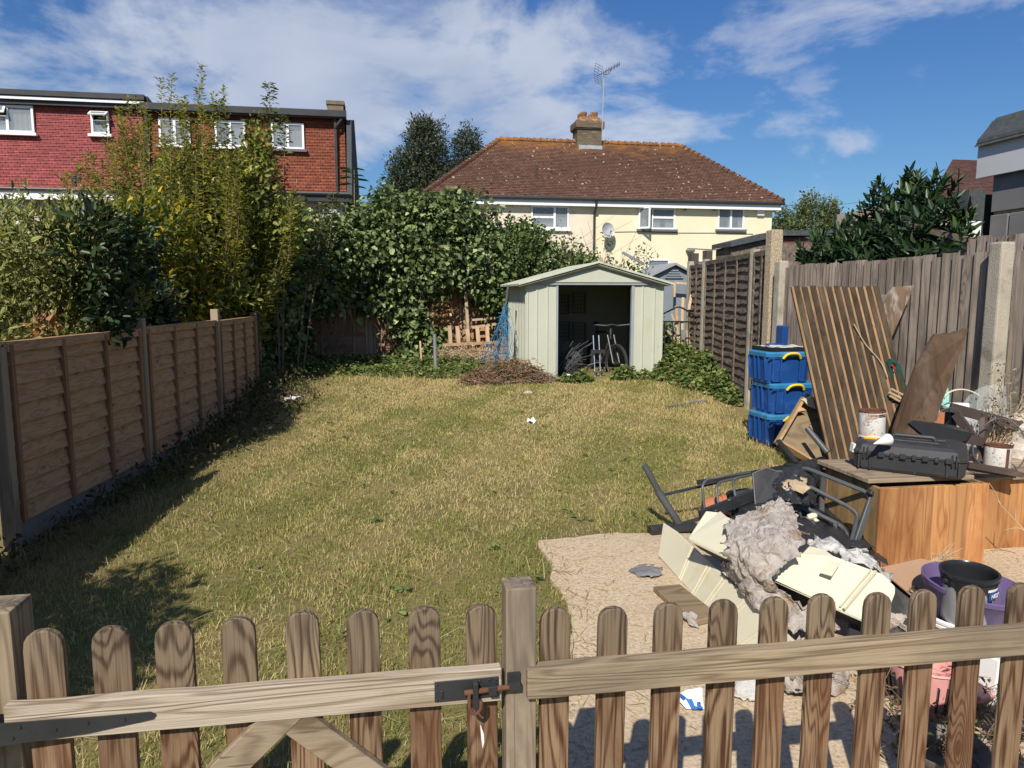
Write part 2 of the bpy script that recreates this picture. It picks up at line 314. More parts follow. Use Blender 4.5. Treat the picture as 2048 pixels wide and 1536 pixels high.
def m_glass():
    m, t = newmat('window_glass')
    p = t.n('ShaderNodeBsdfPrincipled', {'Base Color': (.30, .34, .37, 1), 'Roughness': .06, 'Specular IOR Level': .8, 'Alpha': .45})
    t.L.new(p.outputs[0], t.n('ShaderNodeOutputMaterial').inputs[0])
    m, t = newmat('clear_plastic')
    p = t.n('ShaderNodeBsdfPrincipled', {'Base Color': (.62, .68, .72, 1), 'Roughness': .15, 'Specular IOR Level': .6, 'Alpha': .16})
    t.L.new(p.outputs[0], t.n('ShaderNodeOutputMaterial').inputs[0])
m_glass()
def m_lawn():
    m, t = newmat('lawn_soil'); v = t.n('ShaderNodeTexCoord').outputs['Object']
    a = t.noise(v, .8, 6, .6); b = t.noise(v, 30, 5, .7); c = t.noise(v, 4, 5, .6)
    col = t.ramp(t.math('ADD', t.math('MULTIPLY', a, .6), t.math('MULTIPLY', b, .4)), [(.3, (.10, .105, .032)), (.48, (.19, .165, .065)), (.62, (.28, .215, .10)), (.8, (.34, .26, .14))])
    col = t.mix(t.math('MULTIPLY', t.sstep(c, .55, .7), .5), col, (.10, .065, .035))
    finish(t, col, .95, b, .8, .02, .1)
    m, t = newmat('slab_concrete'); v = t.n('ShaderNodeTexCoord').outputs['Object']
    vo = t.n('ShaderNodeTexVoronoi', {'Vector': v, 'Scale': 110.0}).outputs
    b = t.noise(v, 55, 4, .7); a = t.noise(v, 1.6, 6, .6)
    col = t.ramp(b, [(.30, (.26, .175, .10)), (.44, (.52, .41, .28)), (.60, (.64, .53, .39)), (.8, (.76, .66, .51))])
    col = t.mix(t.math('MULTIPLY', t.sstep(vo[0], .1, .5), .22), col, (.35, .24, .14))
    col = t.mix(t.math('MULTIPLY', t.sstep(a, .5, .75), .5), col, (.40, .29, .18))
    finish(t, col, .95, b, .6, .01, .1)
    m, t = newmat('earth'); v = t.n('ShaderNodeTexCoord').outputs['Object']
    finish(t, t.ramp(t.noise(v, .5, 6), [(.3, (.06, .07, .03)), (.7, (.13, .11, .06))]), .95)
m_lawn()
M = MATS

# ------------------------------------------------------------------ object helpers
WM = {}
def tag(o, label=None, cat=None, group=None, kind=None):
    if label: o['label'] = label
    if cat: o['category'] = cat
    if group: o['group'] = group
    if kind: o['kind'] = kind
    return o
def thing(name, label, cat, loc=(0, 0, 0), rot=(0, 0, 0), group=None):
    o = bpy.data.objects.new(name, None); COL.objects.link(o); o.empty_display_size = .1
    o.location = loc; o.rotation_euler = rot
    WM[o.name] = Matrix.Translation(loc) @ Euler(rot).to_matrix().to_4x4()
    return tag(o, label, cat, group)
def P3(v): return Vector((v[0], v[1], v[2]))
class MB:
    def __init__(s): s.v = []; s.f = []; s.m = []; s.c = None
    def add(s, vs, fs, m=0):
        b = len(s.v); s.v += [tuple(x) for x in vs]; s.f += [tuple(i + b for i in f) for f in fs]; s.m += [m] * len(fs); return s
    def box(s, c, d, rot=None, m=0, mat=None, taper=1.0):
        hx, hy, hz = d[0] / 2, d[1] / 2, d[2] / 2
        vs = [Vector((x * (taper if z > 0 else 1), y * (taper if z > 0 else 1), z)) for z in (-hz, hz) for x, y in ((-hx, -hy), (hx, -hy), (hx, hy), (-hx, hy))]
        if rot is not None:
            rm = Euler(rot).to_matrix() if not isinstance(rot, Matrix) else rot
            vs = [rm @ v for v in vs]
        vs = [v + Vector(c) for v in vs]
        return s.add(vs, [(0, 3, 2, 1), (4, 5, 6, 7), (0, 1, 5, 4), (1, 2, 6, 5), (2, 3, 7, 6), (3, 0, 4, 7)], m)
    def bb(s, x0, x1, y0, y1, z0, z1, m=0): return s.box(((x0 + x1) / 2, (y0 + y1) / 2, (z0 + z1) / 2), (abs(x1 - x0), abs(y1 - y0), abs(z1 - z0)), m=m)
    def beam(s, p0, p1, w, h, up=(0, 0, 1), m=0, w1=None, h1=None):
        p0, p1 = Vector(p0), Vector(p1); d = (p1 - p0).normalized(); up = Vector(up)
        a = d.cross(up)
        if a.length < 1e-4: a = d.cross(Vector((0, 1, 0)))
        a.normalize(); b = a.cross(d).normalized()
        w1 = w if w1 is None else w1; h1 = h if h1 is None else h1
        vs = [p0 + a * i * w / 2 + b * j * h / 2 for i, j in ((-1, -1), (1, -1), (1, 1), (-1, 1))] + [p1 + a * i * w1 / 2 + b * j * h1 / 2 for i, j in ((-1, -1), (1, -1), (1, 1), (-1, 1))]
        return s.add(vs, [(0, 3, 2, 1), (4, 5, 6, 7), (0, 1, 5, 4), (1, 2, 6, 5), (2, 3, 7, 6), (3, 0, 4, 7)], m)
    def tube(s, pts, r, n=8, m=0, closed=False):
        pts = [Vector(p) for p in pts]; k = len(pts)
        rs = r if isinstance(r, (list, tuple)) else [r] * k
        vs = []; prev = None
        for i, p in enumerate(pts):
            d = (pts[(i + 1) % k] - pts[i - 1]) if closed else (pts[min(i + 1, k - 1)] - pts[max(i - 1, 0)])
            if d.length < 1e-9: d = Vector((0, 0, 1))
            d.normalize()
            if prev is None:
                a = d.orthogonal().normalized()
            else:
                a = prev - d * prev.dot(d)
                a = a.normalized() if a.length > 1e-6 else d.orthogonal().normalized()
            prev = a; b = d.cross(a)
            vs += [p + (a * math.cos(2 * PI * j / n) + b * math.sin(2 * PI * j / n)) * rs[i] for j in range(n)]
        fs = []
        for i in range(k if closed else k - 1):
            i2 = (i + 1) % k
            fs += [(i * n + j, i * n + (j + 1) % n, i2 * n + (j + 1) % n, i2 * n + j) for j in range(n)]
        if not closed: fs += [tuple(range(n))[::-1], tuple((k - 1) * n + j for j in range(n))]
        return s.add(vs, fs, m)
    def lathe(s, prof, n=24, mat=None, m=0, cap=False):
        mat = mat or Matrix(); vs = [mat @ Vector((r * math.cos(2 * PI * j / n), r * math.sin(2 * PI * j / n), z)) for r, z in prof for j in range(n)]
        fs = [(i * n + j, i * n + (j + 1) % n, (i + 1) * n + (j + 1) % n, (i + 1) * n + j) for i in range(len(prof) - 1) for j in range(n)]
        if cap: fs += [tuple(range(n))[::-1], tuple((len(prof) - 1) * n + j for j in range(n))]
        return s.add(vs, fs, m)
    def prism(s, outl, off, m=0):
        a = [Vector(p) for p in outl]; off = Vector(off); k = len(a)
        return s.add(a + [p + off for p in a], [tuple(range(k)), tuple(range(2 * k - 1, k - 1, -1))] + [(i, i + k, (i + 1) % k + k, (i + 1) % k) for i in range(k)], m)
    def build(s, name, mats, parent=None, smooth=False, bevel=0.0, world=True, seg=1, auto=None, solid=0.0):
        me = bpy.data.meshes.new(name)
        vs = s.v
        if parent is not None and world:
            inv = WM[parent.name].inverted(); vs = [tuple(inv @ Vector(v)) for v in vs]
        me.from_pydata(vs, [], s.f)
        ml = mats if isinstance(mats, (list, tuple)) else [mats]
        for q in ml: me.materials.append(M[q] if isinstance(q, str) else q)
        if len(ml) > 1: me.polygons.foreach_set('material_index', s.m)
        if smooth: me.polygons.foreach_set('use_smooth', [True] * len(me.polygons))
        me.update()
        if smooth: me.set_sharp_from_angle(angle=R(auto or 40))
        o = bpy.data.objects.new(name, me); COL.objects.link(o)
        if parent is not None:
            o.parent = parent; WM[o.name] = WM[parent.name]
        else: WM[o.name] = Matrix()
        if solid: q = o.modifiers.new('s', 'SOLIDIFY'); q.thickness = solid; q.offset = 0
        if bevel:
            q = o.modifiers.new('b', 'BEVEL'); q.width = bevel; q.segments = seg; q.limit_method = 'ANGLE'; q.angle_limit = R(40)
        return o
def reorigin(o, loc):
    """give a single-mesh thing its origin at its base"""
    loc = Vector(loc); o.data.transform(Matrix.Translation(-loc)); o.location = loc; WM[o.name] = Matrix.Translation(loc); return o
def rootbox(o):
    vs = o.data.vertices
    xs = [v.co.x for v in vs]; ys = [v.co.y for v in vs]; zs = [v.co.z for v in vs]
    return reorigin(o, ((min(xs) + max(xs)) / 2, (min(ys) + max(ys)) / 2, min(zs)))
def copy_tree(o, parent=None):
    c = o.copy(); COL.objects.link(c); c.parent = parent
    for ch in list(o.children): copy_tree(ch, c)
    return c
def pz(px, py, z=0.0):
    d = pixdir(px, py); return Vector((0, 0, EYE)) + d * ((z - EYE) / d.z)
def py_(px, py, y):
    d = pixdir(px, py); return Vector((0, 0, EYE)) + d * (y / d.y)
def smooth01(x): x = min(1, max(0, x)); return x * x * (3 - 2 * x)
def gz(x, y):
    return 0.34 * smooth01((y - 4.5) / 10.0) + 0.10 * smooth01((-x - .6) / 1.4) * smooth01((y - 6) / 4) + 0.012 * math.sin(x * 3.1 + y * 1.3) * smooth01((y - 4) / 2)
def gzv(x, y):
    s = lambda q: np.clip(q, 0, 1) ** 2 * (3 - 2 * np.clip(q, 0, 1))
    return 0.34 * s((y - 4.5) / 10.0) + 0.10 * s((-x - .6) / 1.4) * s((y - 6) / 4) + 0.012 * np.sin(x * 3.1 + y * 1.3) * s((y - 4) / 2)
def spline(pts, k=6):
    pts = [Vector(p) for p in pts]; out = []
    for i in range(len(pts) - 1):
        p0, p1, p2, p3 = pts[max(i - 1, 0)], pts[i], pts[i + 1], pts[min(i + 2, len(pts) - 1)]
        for j in range(k):
            u = j / k; out.append(.5 * ((2 * p1) + (p2 - p0) * u + (2 * p0 - 5 * p1 + 4 * p2 - p3) * u * u + (3 * p1 - p0 - 3 * p2 + p3) * u ** 3))
    out.append(pts[-1]); return out
def fillet(pts, r=.05, k=4):
    pts = [Vector(p) for p in pts]; out = [pts[0]]
    for i in range(1, len(pts) - 1):
        a, b, c = pts[i - 1], pts[i], pts[i + 1]
        ra = min(r, (a - b).length * .45, (c - b).length * .45)
        s0 = b + (a - b).normalized() * ra; s1 = b + (c - b).normalized() * ra
        for j in range(k + 1):
            u = j / k; out.append((1 - u) ** 2 * s0 + 2 * u * (1 - u) * b + u * u * s1)
    out.append(pts[-1]); return out

# numpy mesh with a point colour attribute
def npmesh(name, verts, faces_flat, fsize, cols, mat, parent=None, smooth=False):
    verts = np.asarray(verts, dtype=np.float64)
    if parent is not None:
        inv = np.array(WM[parent.name].inverted()); verts = verts @ inv[:3, :3].T + inv[:3, 3]
    me = bpy.data.meshes.new(name); nf = len(faces_flat) // fsize
    me.vertices.add(len(verts)); me.vertices.foreach_set('co', verts.astype(np.float32).ravel())
    me.loops.add(len(faces_flat)); me.loops.foreach_set('vertex_index', np.asarray(faces_flat, dtype=np.int32))
    me.polygons.add(nf); me.polygons.foreach_set('loop_start', np.arange(0, nf * fsize, fsize, dtype=np.int32))
    me.update(calc_edges=True)
    a = me.color_attributes.new('col', 'FLOAT_COLOR', 'POINT')
    c = np.ones((len(verts), 4), dtype=np.float32); c[:, :3] = cols; a.data.foreach_set('color', c.ravel())
    me.materials.append(M[mat])
    if smooth: me.polygons.foreach_set('use_smooth', np.ones(nf, dtype=bool))
    o = bpy.data.objects.new(name, me); COL.objects.link(o)
    if parent is not None: o.parent = parent; WM[o.name] = WM[parent.name]
    else: WM[o.name] = Matrix()
    return o
def norm(a): return a / np.maximum(np.linalg.norm(a, axis=1, keepdims=True), 1e-9)
def leaves(name, pos, tdir, nrm, size, cols, mat, parent=None, aspect=.5, fold=.25, droop=.15, wide=.4, edge=None):
    """two-quad folded leaves; edge = colour of the leaf margin"""
    n = len(pos); tdir = norm(tdir); side = norm(np.cross(tdir, nrm)); up = np.cross(side, tdir)
    s = size[:, None]; w = aspect * s / 2
    b = pos; tip = pos + tdir * s - up * s * droop
    l1 = pos + tdir * s * wide * .75 + side * w + up * w * fold; r1 = pos + tdir * s * wide * .75 - side * w + up * w * fold
    l2 = pos + tdir * s * .78 + side * w * .62 + up * w * fold * .5 - up * s * droop * .5; r2 = pos + tdir * s * .78 - side * w * .62 + up * w * fold * .5 - up * s * droop * .5
    V = np.stack([b, l1, l2, tip, r2, r1], 1).reshape(-1, 3)
    base = (np.arange(n) * 6)[:, None]
    F = np.concatenate([base + np.array([0, 1, 2, 3]), base + np.array([0, 3, 4, 5])], 1).ravel()
    if edge is None: C = np.repeat(cols, 6, 0)
    else:
        C = np.stack([cols, edge, edge, cols, edge, edge], 1).reshape(-1, 3)
    return npmesh(name, V, F, 4, C, mat, parent)
def lump(d, seed, f=3.0):
    a = seed * 1.7
    return (np.sin(d[:, 0] * f + a) * np.sin(d[:, 1] * f * 1.3 + a * 2) + np.sin(d[:, 2] * f * 1.7 + a * 3) * np.sin(d[:, 0] * f * 2.1 - a) + .6 * np.sin(d[:, 1] * f * 3.3 + d[:, 2] * f * 2.7 + a)) / 2.2
def blobpts(blobs, n, seed=1, inner=.55, lumpy=.18, clump=0, clumpr=.12):
    """points through the outer shell of a union of lumpy ellipsoids; returns pos, outward direction"""
    w = np.array([b[1][0] * b[1][1] + b[1][1] * b[1][2] + b[1][0] * b[1][2] for b in blobs]); w = w / w.sum()
    P = []; D = []
    nc = n if not clump else max(1, n // clump)
    for i, (c, r) in enumerate(blobs):
        k = max(1, int(nc * w[i])); d = norm(rng.normal(size=(k, 3)))
        f = 1 + lumpy * lump(d, seed + i * 1.37) + lumpy * .6 * lump(d, seed + i + 9, 7)
        rr = f * (inner + (1.02 - inner) * rng.random(k) ** .6)
        p = np.array(c) + d * np.array(r) * rr[:, None]
        dd = norm(d / np.array(r))
        if clump:
            p = np.repeat(p, clump, 0); dd = np.repeat(dd, clump, 0)
            j = rng.normal(size=p.shape); p = p + j * clumpr * .45; dd = norm(dd + j * .55)
        P.append(p); D.append(dd)
    return np.concatenate(P), np.concatenate(D)
def palette(n, cols, wts, var=.2):
    cols = np.array(cols, dtype=float); i = rng.choice(len(cols), n, p=np.array(wts) / sum(wts))
    return cols[i] * (1 + var * rng.normal(size=(n, 1))).clip(.5, 1.6)

# ================================================================== GROUND
def grid_obj(name, xs, ys, zf, mat):
    X, Y = np.meshgrid(xs, ys); Z = zf(X, Y); V = np.stack([X, Y, Z], -1).reshape(-1, 3)
    nx = len(xs); i = np.arange(len(ys) - 1)[:, None] * nx + np.arange(nx - 1)[None, :]
    F = np.stack([i, i + 1, i + nx + 1, i + nx], -1).reshape(-1)
    o = npmesh(name, V, F, 4, (.3, .3, .3), mat, smooth=True); return tag(o, kind='structure')
grid_obj('lawn', np.linspace(-4.2, 8, 160), np.linspace(-1.5, 16, 220), gzv, 'lawn_soil')
g = MB(); g.add([(-600, -200, -.06), (600, -200, -.06), (600, 1200, -.06), (-600, 1200, -.06)], [(0, 1, 2, 3)])
tag(g.build('ground', 'earth'), kind='structure')
SLAB_L = [(.10, .7), (.34, 1.6), (.50, 2.2), (.70, 2.7), (.84, 3.2), (.90, 3.7), (.93, 4.2), (.95, 4.5), (1.5, 4.56), (2.0, 4.46), (3.0, 4.50), (4.35, 4.5)]
g = MB(); top = []
for i in range(len(SLAB_L) - 1):
    for j in range(9):
        x, y = SLAB_L[i][0] + (SLAB_L[i + 1][0] - SLAB_L[i][0]) * j / 9, SLAB_L[i][1] + (SLAB_L[i + 1][1] - SLAB_L[i][1]) * j / 9
        w_ = .035 * mnoise.noise(Vector((x * 4, y * 4, 0))) + .018 * mnoise.noise(Vector((x * 17, y * 17, 2))); top.append((x + (w_ if i < 7 else 0), y + (w_ if i >= 7 else 0), .022))
top += [(4.35, 4.5, .022), (4.35, .5, .022), (.05, .5, .022)]
g.prism([(x, y, .022) for x, y, _ in top], (0, 0, -.08)); tag(g.build('patio_slab', 'slab_concrete'), kind='structure')
def in_slab(x, y):
    xl = np.interp(y, [p[1] for p in SLAB_L[:8]], [p[0] for p in SLAB_L[:8]]); return (x > xl - .01) & (y < 4.52)

# ================================================================== PICKET GATE AND FENCE
YP = 1.55; PW = .070; PT = .018
def picket(name, x, ztop, par, yy=YP, lean=0.0, z0=.06, w=PW):
    loc = (0, 0, 0); b = MB(); o = [(-w / 2, -PT / 2, z0), (w / 2, -PT / 2, z0)]
    hs = w * .55
    n = 9
    for j in range(n + 1):
        a = PI * j / n; o.append((w / 2 * math.cos(a), -PT / 2, ztop - hs + hs * math.sin(a) ** .75))
    b.prism(o, (0, PT, 0))
    ob = b.build(name, 'picket_wood', par, world=False, bevel=.003, seg=2)
    ob.location = Vector((x, yy, 0)) - Vector(par.location); ob.rotation_euler = (random.uniform(-.006, .006), lean, 0)
    return ob
gate = thing('picket_gate', 'low wooden picket gate with black strap hinge and sliding bolt', 'gate', (-.75, YP, 0))
def pxx(px, py=1240, y=YP): return py_(px, py, y).x
for px_, pt in zip((86, 217, 346, 482, 611, 731, 849, 967), (.937, .933, .935, .936, .938, .930, .930, .922)):
    picket('picket', pxx(px_), pt + .004, gate, lean=random.uniform(-.008, .008), w=.076 if px_ < 400 else .07)
zr = .757
def railshape(x0, x1, y, z, h, t, nseg=26, seed=0, dz=0.0):
    b = MB(); vs = []; random.seed(seed)
    for i in range(nseg + 1):
        x = x0 + (x1 - x0) * i / nseg; zz_ = z; e = .0009 * math.sin(i * .9 + seed) + random.uniform(-.0004, .0004) + dz * (i / nseg - .5); e2 = random.uniform(-.0004, .0004) + dz * (i / nseg - .5)
        vs += [(x, y - t / 2, z - h / 2 + e2), (x, y + t / 2, z - h / 2 + e2), (x, y + t / 2, z + h / 2 + e), (x, y - t / 2, z + h / 2 + e)]
    fs = [(3, 2, 1, 0), tuple(4 * nseg + k for k in range(4))]
    for i in range(nseg):
        for k in range(4): fs.append((i * 4 + k, i * 4 + (k + 1) % 4, i * 4 + 4 + (k + 1) % 4, i * 4 + 4 + k))
    return b.add(vs, fs)
railshape(-.775, .235, YP - PT / 2 - .0145, zr, .078, .028, seed=2, dz=-.008).build('top_rail', 'gate_rail_wood', gate, bevel=.002)
railshape(-.775, .235, YP - PT / 2 - .0145, .22, .078, .028, seed=3).build('bottom_rail', 'rail_wood', gate, bevel=.002)
for sgn in (-1, 1):
    b = MB(); yb = YP - PT / 2 - .0145; p0 = Vector((-.235 - sgn * .018, yb, zr - .012)); p1 = Vector((-.235 + sgn * .50, yb, .255))
    b.beam(p0, p1, .023, .066, up=Vector((0, 1, 0)).cross((p1 - p0).normalized())); b.v = [(x_, y_ + .0008 * sgn, z_) for x_, y_, z_ in b.v]; b.build('brace', 'brace_wood', gate, bevel=.002)
yf = YP - PT / 2 - .029
b = MB(); b.prism([(-.790, yf - .004, zr - .036), (-.790, yf - .004, zr + .012), (-.60, yf - .004, zr + .008), (-.500, yf - .004, zr + .008), (-.490, yf - .004, zr + .002), (-.496, yf - .004, zr - .007), (-.62, yf - .004, zr - .025)], (0, .004, 0))
b.tube([(-.793, yf - .006, zr - .065), (-.793, yf - .006, zr + .04)], .007, 8); b.bb(-.825, -.793, yf - .003, yf + .001, zr - .075, zr + .045)
for x_, z_ in ((-.76, -.02), (-.745, .002), (-.68, -.01), (-.62, -.002), (-.55, -.002)): b.tube([(x_, yf - .0065, zr + z_), (x_, yf - .003, zr + z_)], .0035, 8)
b.build('strap_hinge', 'black_metal', gate)
b = MB(); z1 = zr + .0
b.bb(.085, .228, yf - .003, yf - .0002, z1 - .030, z1 + .018)
b.beam((.100, yf - .006, z1 - .018), (.100, yf - .006, z1 - .001), .006, .004)
b.bb(.168, .180, yf - .022, yf - .003, z1 - .045, z1 + .016); b.bb(.203, .222, yf - .020, yf - .003, z1 - .018, z1 + .004)
for x_, z_ in ((.090, .012), (.090, -.024), (.185, .012), (.207, .013), (.222, .013), (.187, -.025), (.218, -.025)): b.tube([(x_, yf - .006, z1 + z_), (x_, yf - .002, z1 + z_)], .003, 8)
bp = b.build('bolt_plate', 'black_metal', gate, bevel=.001)
b = MB(); b.tube([(.150, yf - .012, z1 - .008), (.250, yf - .012, z1 - .004)], .0062, 10); b.build('bolt_bar', 'rust', bp, smooth=True)
b = MB(); b.tube(fillet([(.160, yf - .014, z1 - .008), (.160, yf - .020, z1 - .045), (.174, yf - .020, z1 - .058), (.186, yf - .018, z1 - .045), (.186, yf - .016, z1 - .028)], .01), .0042, 8); b.build('bolt_handle', 'rust', bp, smooth=True)

def sqpost(name, label, x, y, w, h, mat='post_wood', lean=0, cat='post'):
    b = MB(); b.box((0, 0, h / 2 - .1), (w, w, h + .2)); o = b.build(name, mat, bevel=.004, seg=2); o.location = (x, y, 0); o.rotation_euler = (0, lean, 0)
    tag(o, label, cat); WM[o.name] = Matrix.Translation((x, y, 0)); return o
cp = sqpost('gate_post', 'square weathered wooden post the gate bolt slides into, middle of the fence', .2815, YP + .005, .070, .972)
b = MB(); b.bb(.248, .277, YP - .0375, YP - .0330, zr - .016, zr + .022); b.bb(.248, .275, YP - .052, YP - .0375, zr - .012, zr + .006)
b.tube([(.2565, YP - .040, zr + .016), (.2565, YP - .036, zr + .016)], .003, 8); b.build('bolt_keeper', 'black_metal', cp)
sqpost('gate_post', 'dark square wooden post carrying the gate hinge at the far left', -.812, YP + .045, .095, .985)

rf = thing('picket_fence', 'low wooden picket fence in front of the rubbish heap', 'picket fence', (.33, YP, 0))
for px_, pt in zip((1106, 1218, 1330, 1443, 1542, 1643, 1745, 1843, 1940, 2034, 2128, 2222, 2316, 2410, 2504), (.905, .90, .898, .893, .892, .888, .885, .882, .88, .88, .88, .88, .88, .88, .88)):
    picket('picket', pxx(px_, 1230) , pt + .002, rf, lean=random.uniform(-.006, .006) + .004)
railshape(.292, 2.62, YP - PT / 2 - .019, .745, .072, .038, 50, 5, dz=-.012).build('top_rail', 'rail_wood', rf, bevel=.003, seg=2)
railshape(.325, 2.62, YP - PT / 2 - .019, .22, .072, .038, 50, 6).build('bottom_rail', 'rail_wood', rf, bevel=.003)

# ================================================================== LEFT LAP FENCE
LF = [(-2.62, 3.05), (-2.38, 4.92), (-2.15, 6.83), (-1.93, 8.68), (-1.83, 10.5)]
lf = thing('lap_fence', 'brown overlap panel fence along the shaded left side of the lawn', 'fence', (-2.38, 4.9, 0))
def lap_panel(par, a, b, z0, z1, pmat, bmat, nb=4, rows=9, side=1, wavy=0.0, over=None, cap=True, boardmat=None, name='panel'):
    """horizontal overlapping boards between a and b, vertical battens in front"""
    a = Vector((a[0], a[1], 0)); b = Vector((b[0], b[1], 0)); L = (b - a).length; d = (b - a).normalized(); n = Vector((d.y, -d.x, 0)) * side
    mb = MB(); h = (z1 - z0) / rows; K = 14
    for r in range(rows):
        vs = []
        ph = random.uniform(0, 6)
        for k in range(K + 1):
            p = a + d * (L * k / K); wv = wavy * (math.sin(k * 1.15 + ph) + .6 * math.sin(k * 2.3 + ph * 2))
            zb = z0 + r * h + wv; zt = z0 + (r + 1) * h + .02 + wavy * math.sin(k * .9 + ph)
            vs += [p + n * .030 + Vector((0, 0, zb)), p + n * .008 + Vector((0, 0, zb)), p + n * .002 + Vector((0, 0, zt))]
        fs = []
        for k in range(K):
            i = 3 * k; fs += [(i, i + 3, i + 5, i + 2), (i, i + 1, i + 4, i + 3), (i + 1, i + 2, i + 5, i + 4)]
        mb.add(vs, fs)
    pn = mb.build(name, pmat, par)
    for k in range(nb):
        f = (k + .0) / (nb - 1) if nb > 1 else .5; f = .02 + .96 * f
        p = a + d * (L * f); m2 = MB(); m2.beam(p + n * .036 + Vector((0, 0, z0)), p + n * .036 + Vector((0, 0, z1)), .036, .022, up=n); m2.build('batten', bmat, pn)
    if cap:
        m2 = MB(); m2.beam(a + n * .030 + Vector((0, 0, z1 - .02)), b + n * .030 + Vector((0, 0, z1 - .02)), .024, .046)
        m2.beam(a + n * .012 + Vector((0, 0, z1 + .012)), b + n * .012 + Vector((0, 0, z1 + .012)), .06, .016); m2.build('capping', cap if isinstance(cap, str) else 'lap_new', pn)
    return pn
for i in range(1, 4):
    a, b_ = LF[i], LF[i + 1]; d = (Vector(b_) - Vector(a)).normalized(); A = Vector(a) + d * .05; B = Vector(b_) - d * .05
    lap_panel(lf, A, B, (.17 if i < 3 else .24), (1.31, 1.32, 1.31)[i - 1], 'lap_new', 'lap_batten', rows=9)
    m2 = MB(); m2.beam((a[0], a[1], .02), (b_[0], b_[1], .08 if i == 3 else .02), .03, .34); m2.build('gravel_board', 'gravel_board', lf)
for i in range(1, 5):
    x, y = LF[i]; h = (1.30, 1.42, 1.46, 1.38)[i - 1]; m2 = MB(); m2.box((x + .005, y, h / 2), (.08, .08, h)); m2.build('post', 'lap_post', lf, bevel=.004)
nf = thing('tall_lap_fence', 'taller fence section at the extreme lower left, in shadow', 'fence', (-2.6, 2, 0))
lap_panel(nf, (-2.80, 1.0), (-2.44, 4.86), .1, 1.88, 'lap_new', 'lap_batten', nb=7, rows=12)
# far closeboard run to the corner
cb = thing('close_board_fence', 'short dark upright board fence in the far left corner behind ivy', 'fence', (-1.85, 10.6, 0))
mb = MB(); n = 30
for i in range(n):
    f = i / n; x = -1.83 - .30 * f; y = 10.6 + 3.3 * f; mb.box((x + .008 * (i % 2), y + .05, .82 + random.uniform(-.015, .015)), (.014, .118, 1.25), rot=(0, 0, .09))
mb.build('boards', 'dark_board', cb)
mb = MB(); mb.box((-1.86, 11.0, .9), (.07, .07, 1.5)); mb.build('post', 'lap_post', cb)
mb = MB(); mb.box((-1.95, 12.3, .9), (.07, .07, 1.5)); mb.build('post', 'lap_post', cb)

# ================================================================== BACK FENCE
bf = thing('back_fence', 'weathered reddish panel fence across the back, half hidden by ivy', 'fence', (0, 14, .2))
for i, xx in enumerate((-2.1, -.32, 1.46, 3.24)):
    lap_panel(bf, (xx + .04, 14), (xx + 1.74, 14), .2, 1.78, 'lap_back', 'pallet_wood', nb=3, rows=11, side=1, wavy=.006, cap='pallet_wood')
for xx in (-2.1, -.32, 1.46, 3.24, 5.02):
    mb = MB(); mb.box((xx, 13.97, 1.0), (.09, .09, 1.75)); mb.build('post', 'lap_post', bf)

# ================================================================== RIGHT FENCES
rl = thing('old_lap_fence', 'old grey wavy overlap panels between concrete posts, beyond the blue boxes', 'fence', (4.9, 10, .1))
RL = [(5.42, 13.0), (5.24, 12.1), (5.16, 11.3), (4.66, 8.75), (4.52, 8.02)]
for i in range(1, 4):
    a, b_ = Vector(RL[i]), Vector(RL[i + 1]); d = (b_ - a).normalized()
    lap_panel(rl, a + d * .06, b_ - d * .06, .42, 2.14 - (.03 if i == 1 else 0), 'lap_old_grey', 'lap_old_grey', nb=(3, 5, 3)[i - 1], rows=16, side=1, wavy=.012, cap='lap_old_grey')
    mb = MB(); mb.beam((a.x, a.y, .28), (b_.x, b_.y, .28), .04, .3); mb.build('gravel_board', 'gravel_board', rl)
for i, (x, y) in enumerate(RL[1:4]):
    mb = MB(); mb.box((x - .01, y, 1.1), (.095, .10, 2.2), taper=.93); mb.bb(x - .06, x - .055, y - .02, y + .02, .1, 2.15); mb.build('concrete_post', 'concrete_post', rl, bevel=.008)
MB().bb(5.22, 5.36, 12.06, 12.2, 2.15, 2.34).build('post_top', 'dark_board', rl); MB().bb(5.12, 5.24, 11.26, 11.38, 2.16, 2.34).build('post_top', 'dark_board', rl)
o = MB().box((0, 0, 1.12), (.15, .15, 2.34), taper=.96).build('pebbledash_post', 'pebble_post', bevel=.01); o.location = (4.46, 7.95, .08); tag(o, 'rough pebble-faced concrete post where the two right fences meet', 'post'); WM[o.name] = Matrix.Translation(o.location)
rc = thing('close_board_fence', 'grey upright board fence on concrete posts behind the rubbish heap', 'fence', (4.42, 6, 0))
def closeboard(par, x, y0, y1, z0, z1, name='boards', mat='close_board', dz=0):
    mb = MB(); n = int(abs(y1 - y0) / .107); 
    for i in range(n):
        y = y0 + (y1 - y0) * (i + .5) / n; zt = z1 + random.uniform(-.018, .012) + dz * i / n
        w = .060
        a0 = (x, y - .058, z0); x1 = x - .020
        mb.add([(x, y - .058, z0), (x - .024, y + .062, z0), (x - .012, y + .062, z0), (x + .002, y - .058, z0), (x, y - .058, zt), (x - .024, y + .062, zt), (x - .012, y + .062, zt), (x + .002, y - .058, zt)],
               [(0, 1, 5, 4), (1, 2, 6, 5), (2, 3, 7, 6), (3, 0, 4, 7), (4, 5, 6, 7)])
    return mb.build(name, mat, par)
closeboard(rc, 4.43, 4.80, 7.62, .22, 1.94); closeboard(rc, 4.43, 1.6, 4.50, .22, 1.93)
for y in (4.66, 7.66):
    mb = MB(); mb.box((4.40, y, 1.0), (.12, .13, 2.0), taper=.95); mb.build('concrete_post', 'concrete_post', rc, bevel=.014, seg=2)
mb = MB(); mb.bb(4.40, 4.44, 1.6, 4.6, 0, .22); mb.bb(4.40, 4.44, 4.73, 7.6, 0, .22); mb.build('gravel_board', 'gravel_board', rc)
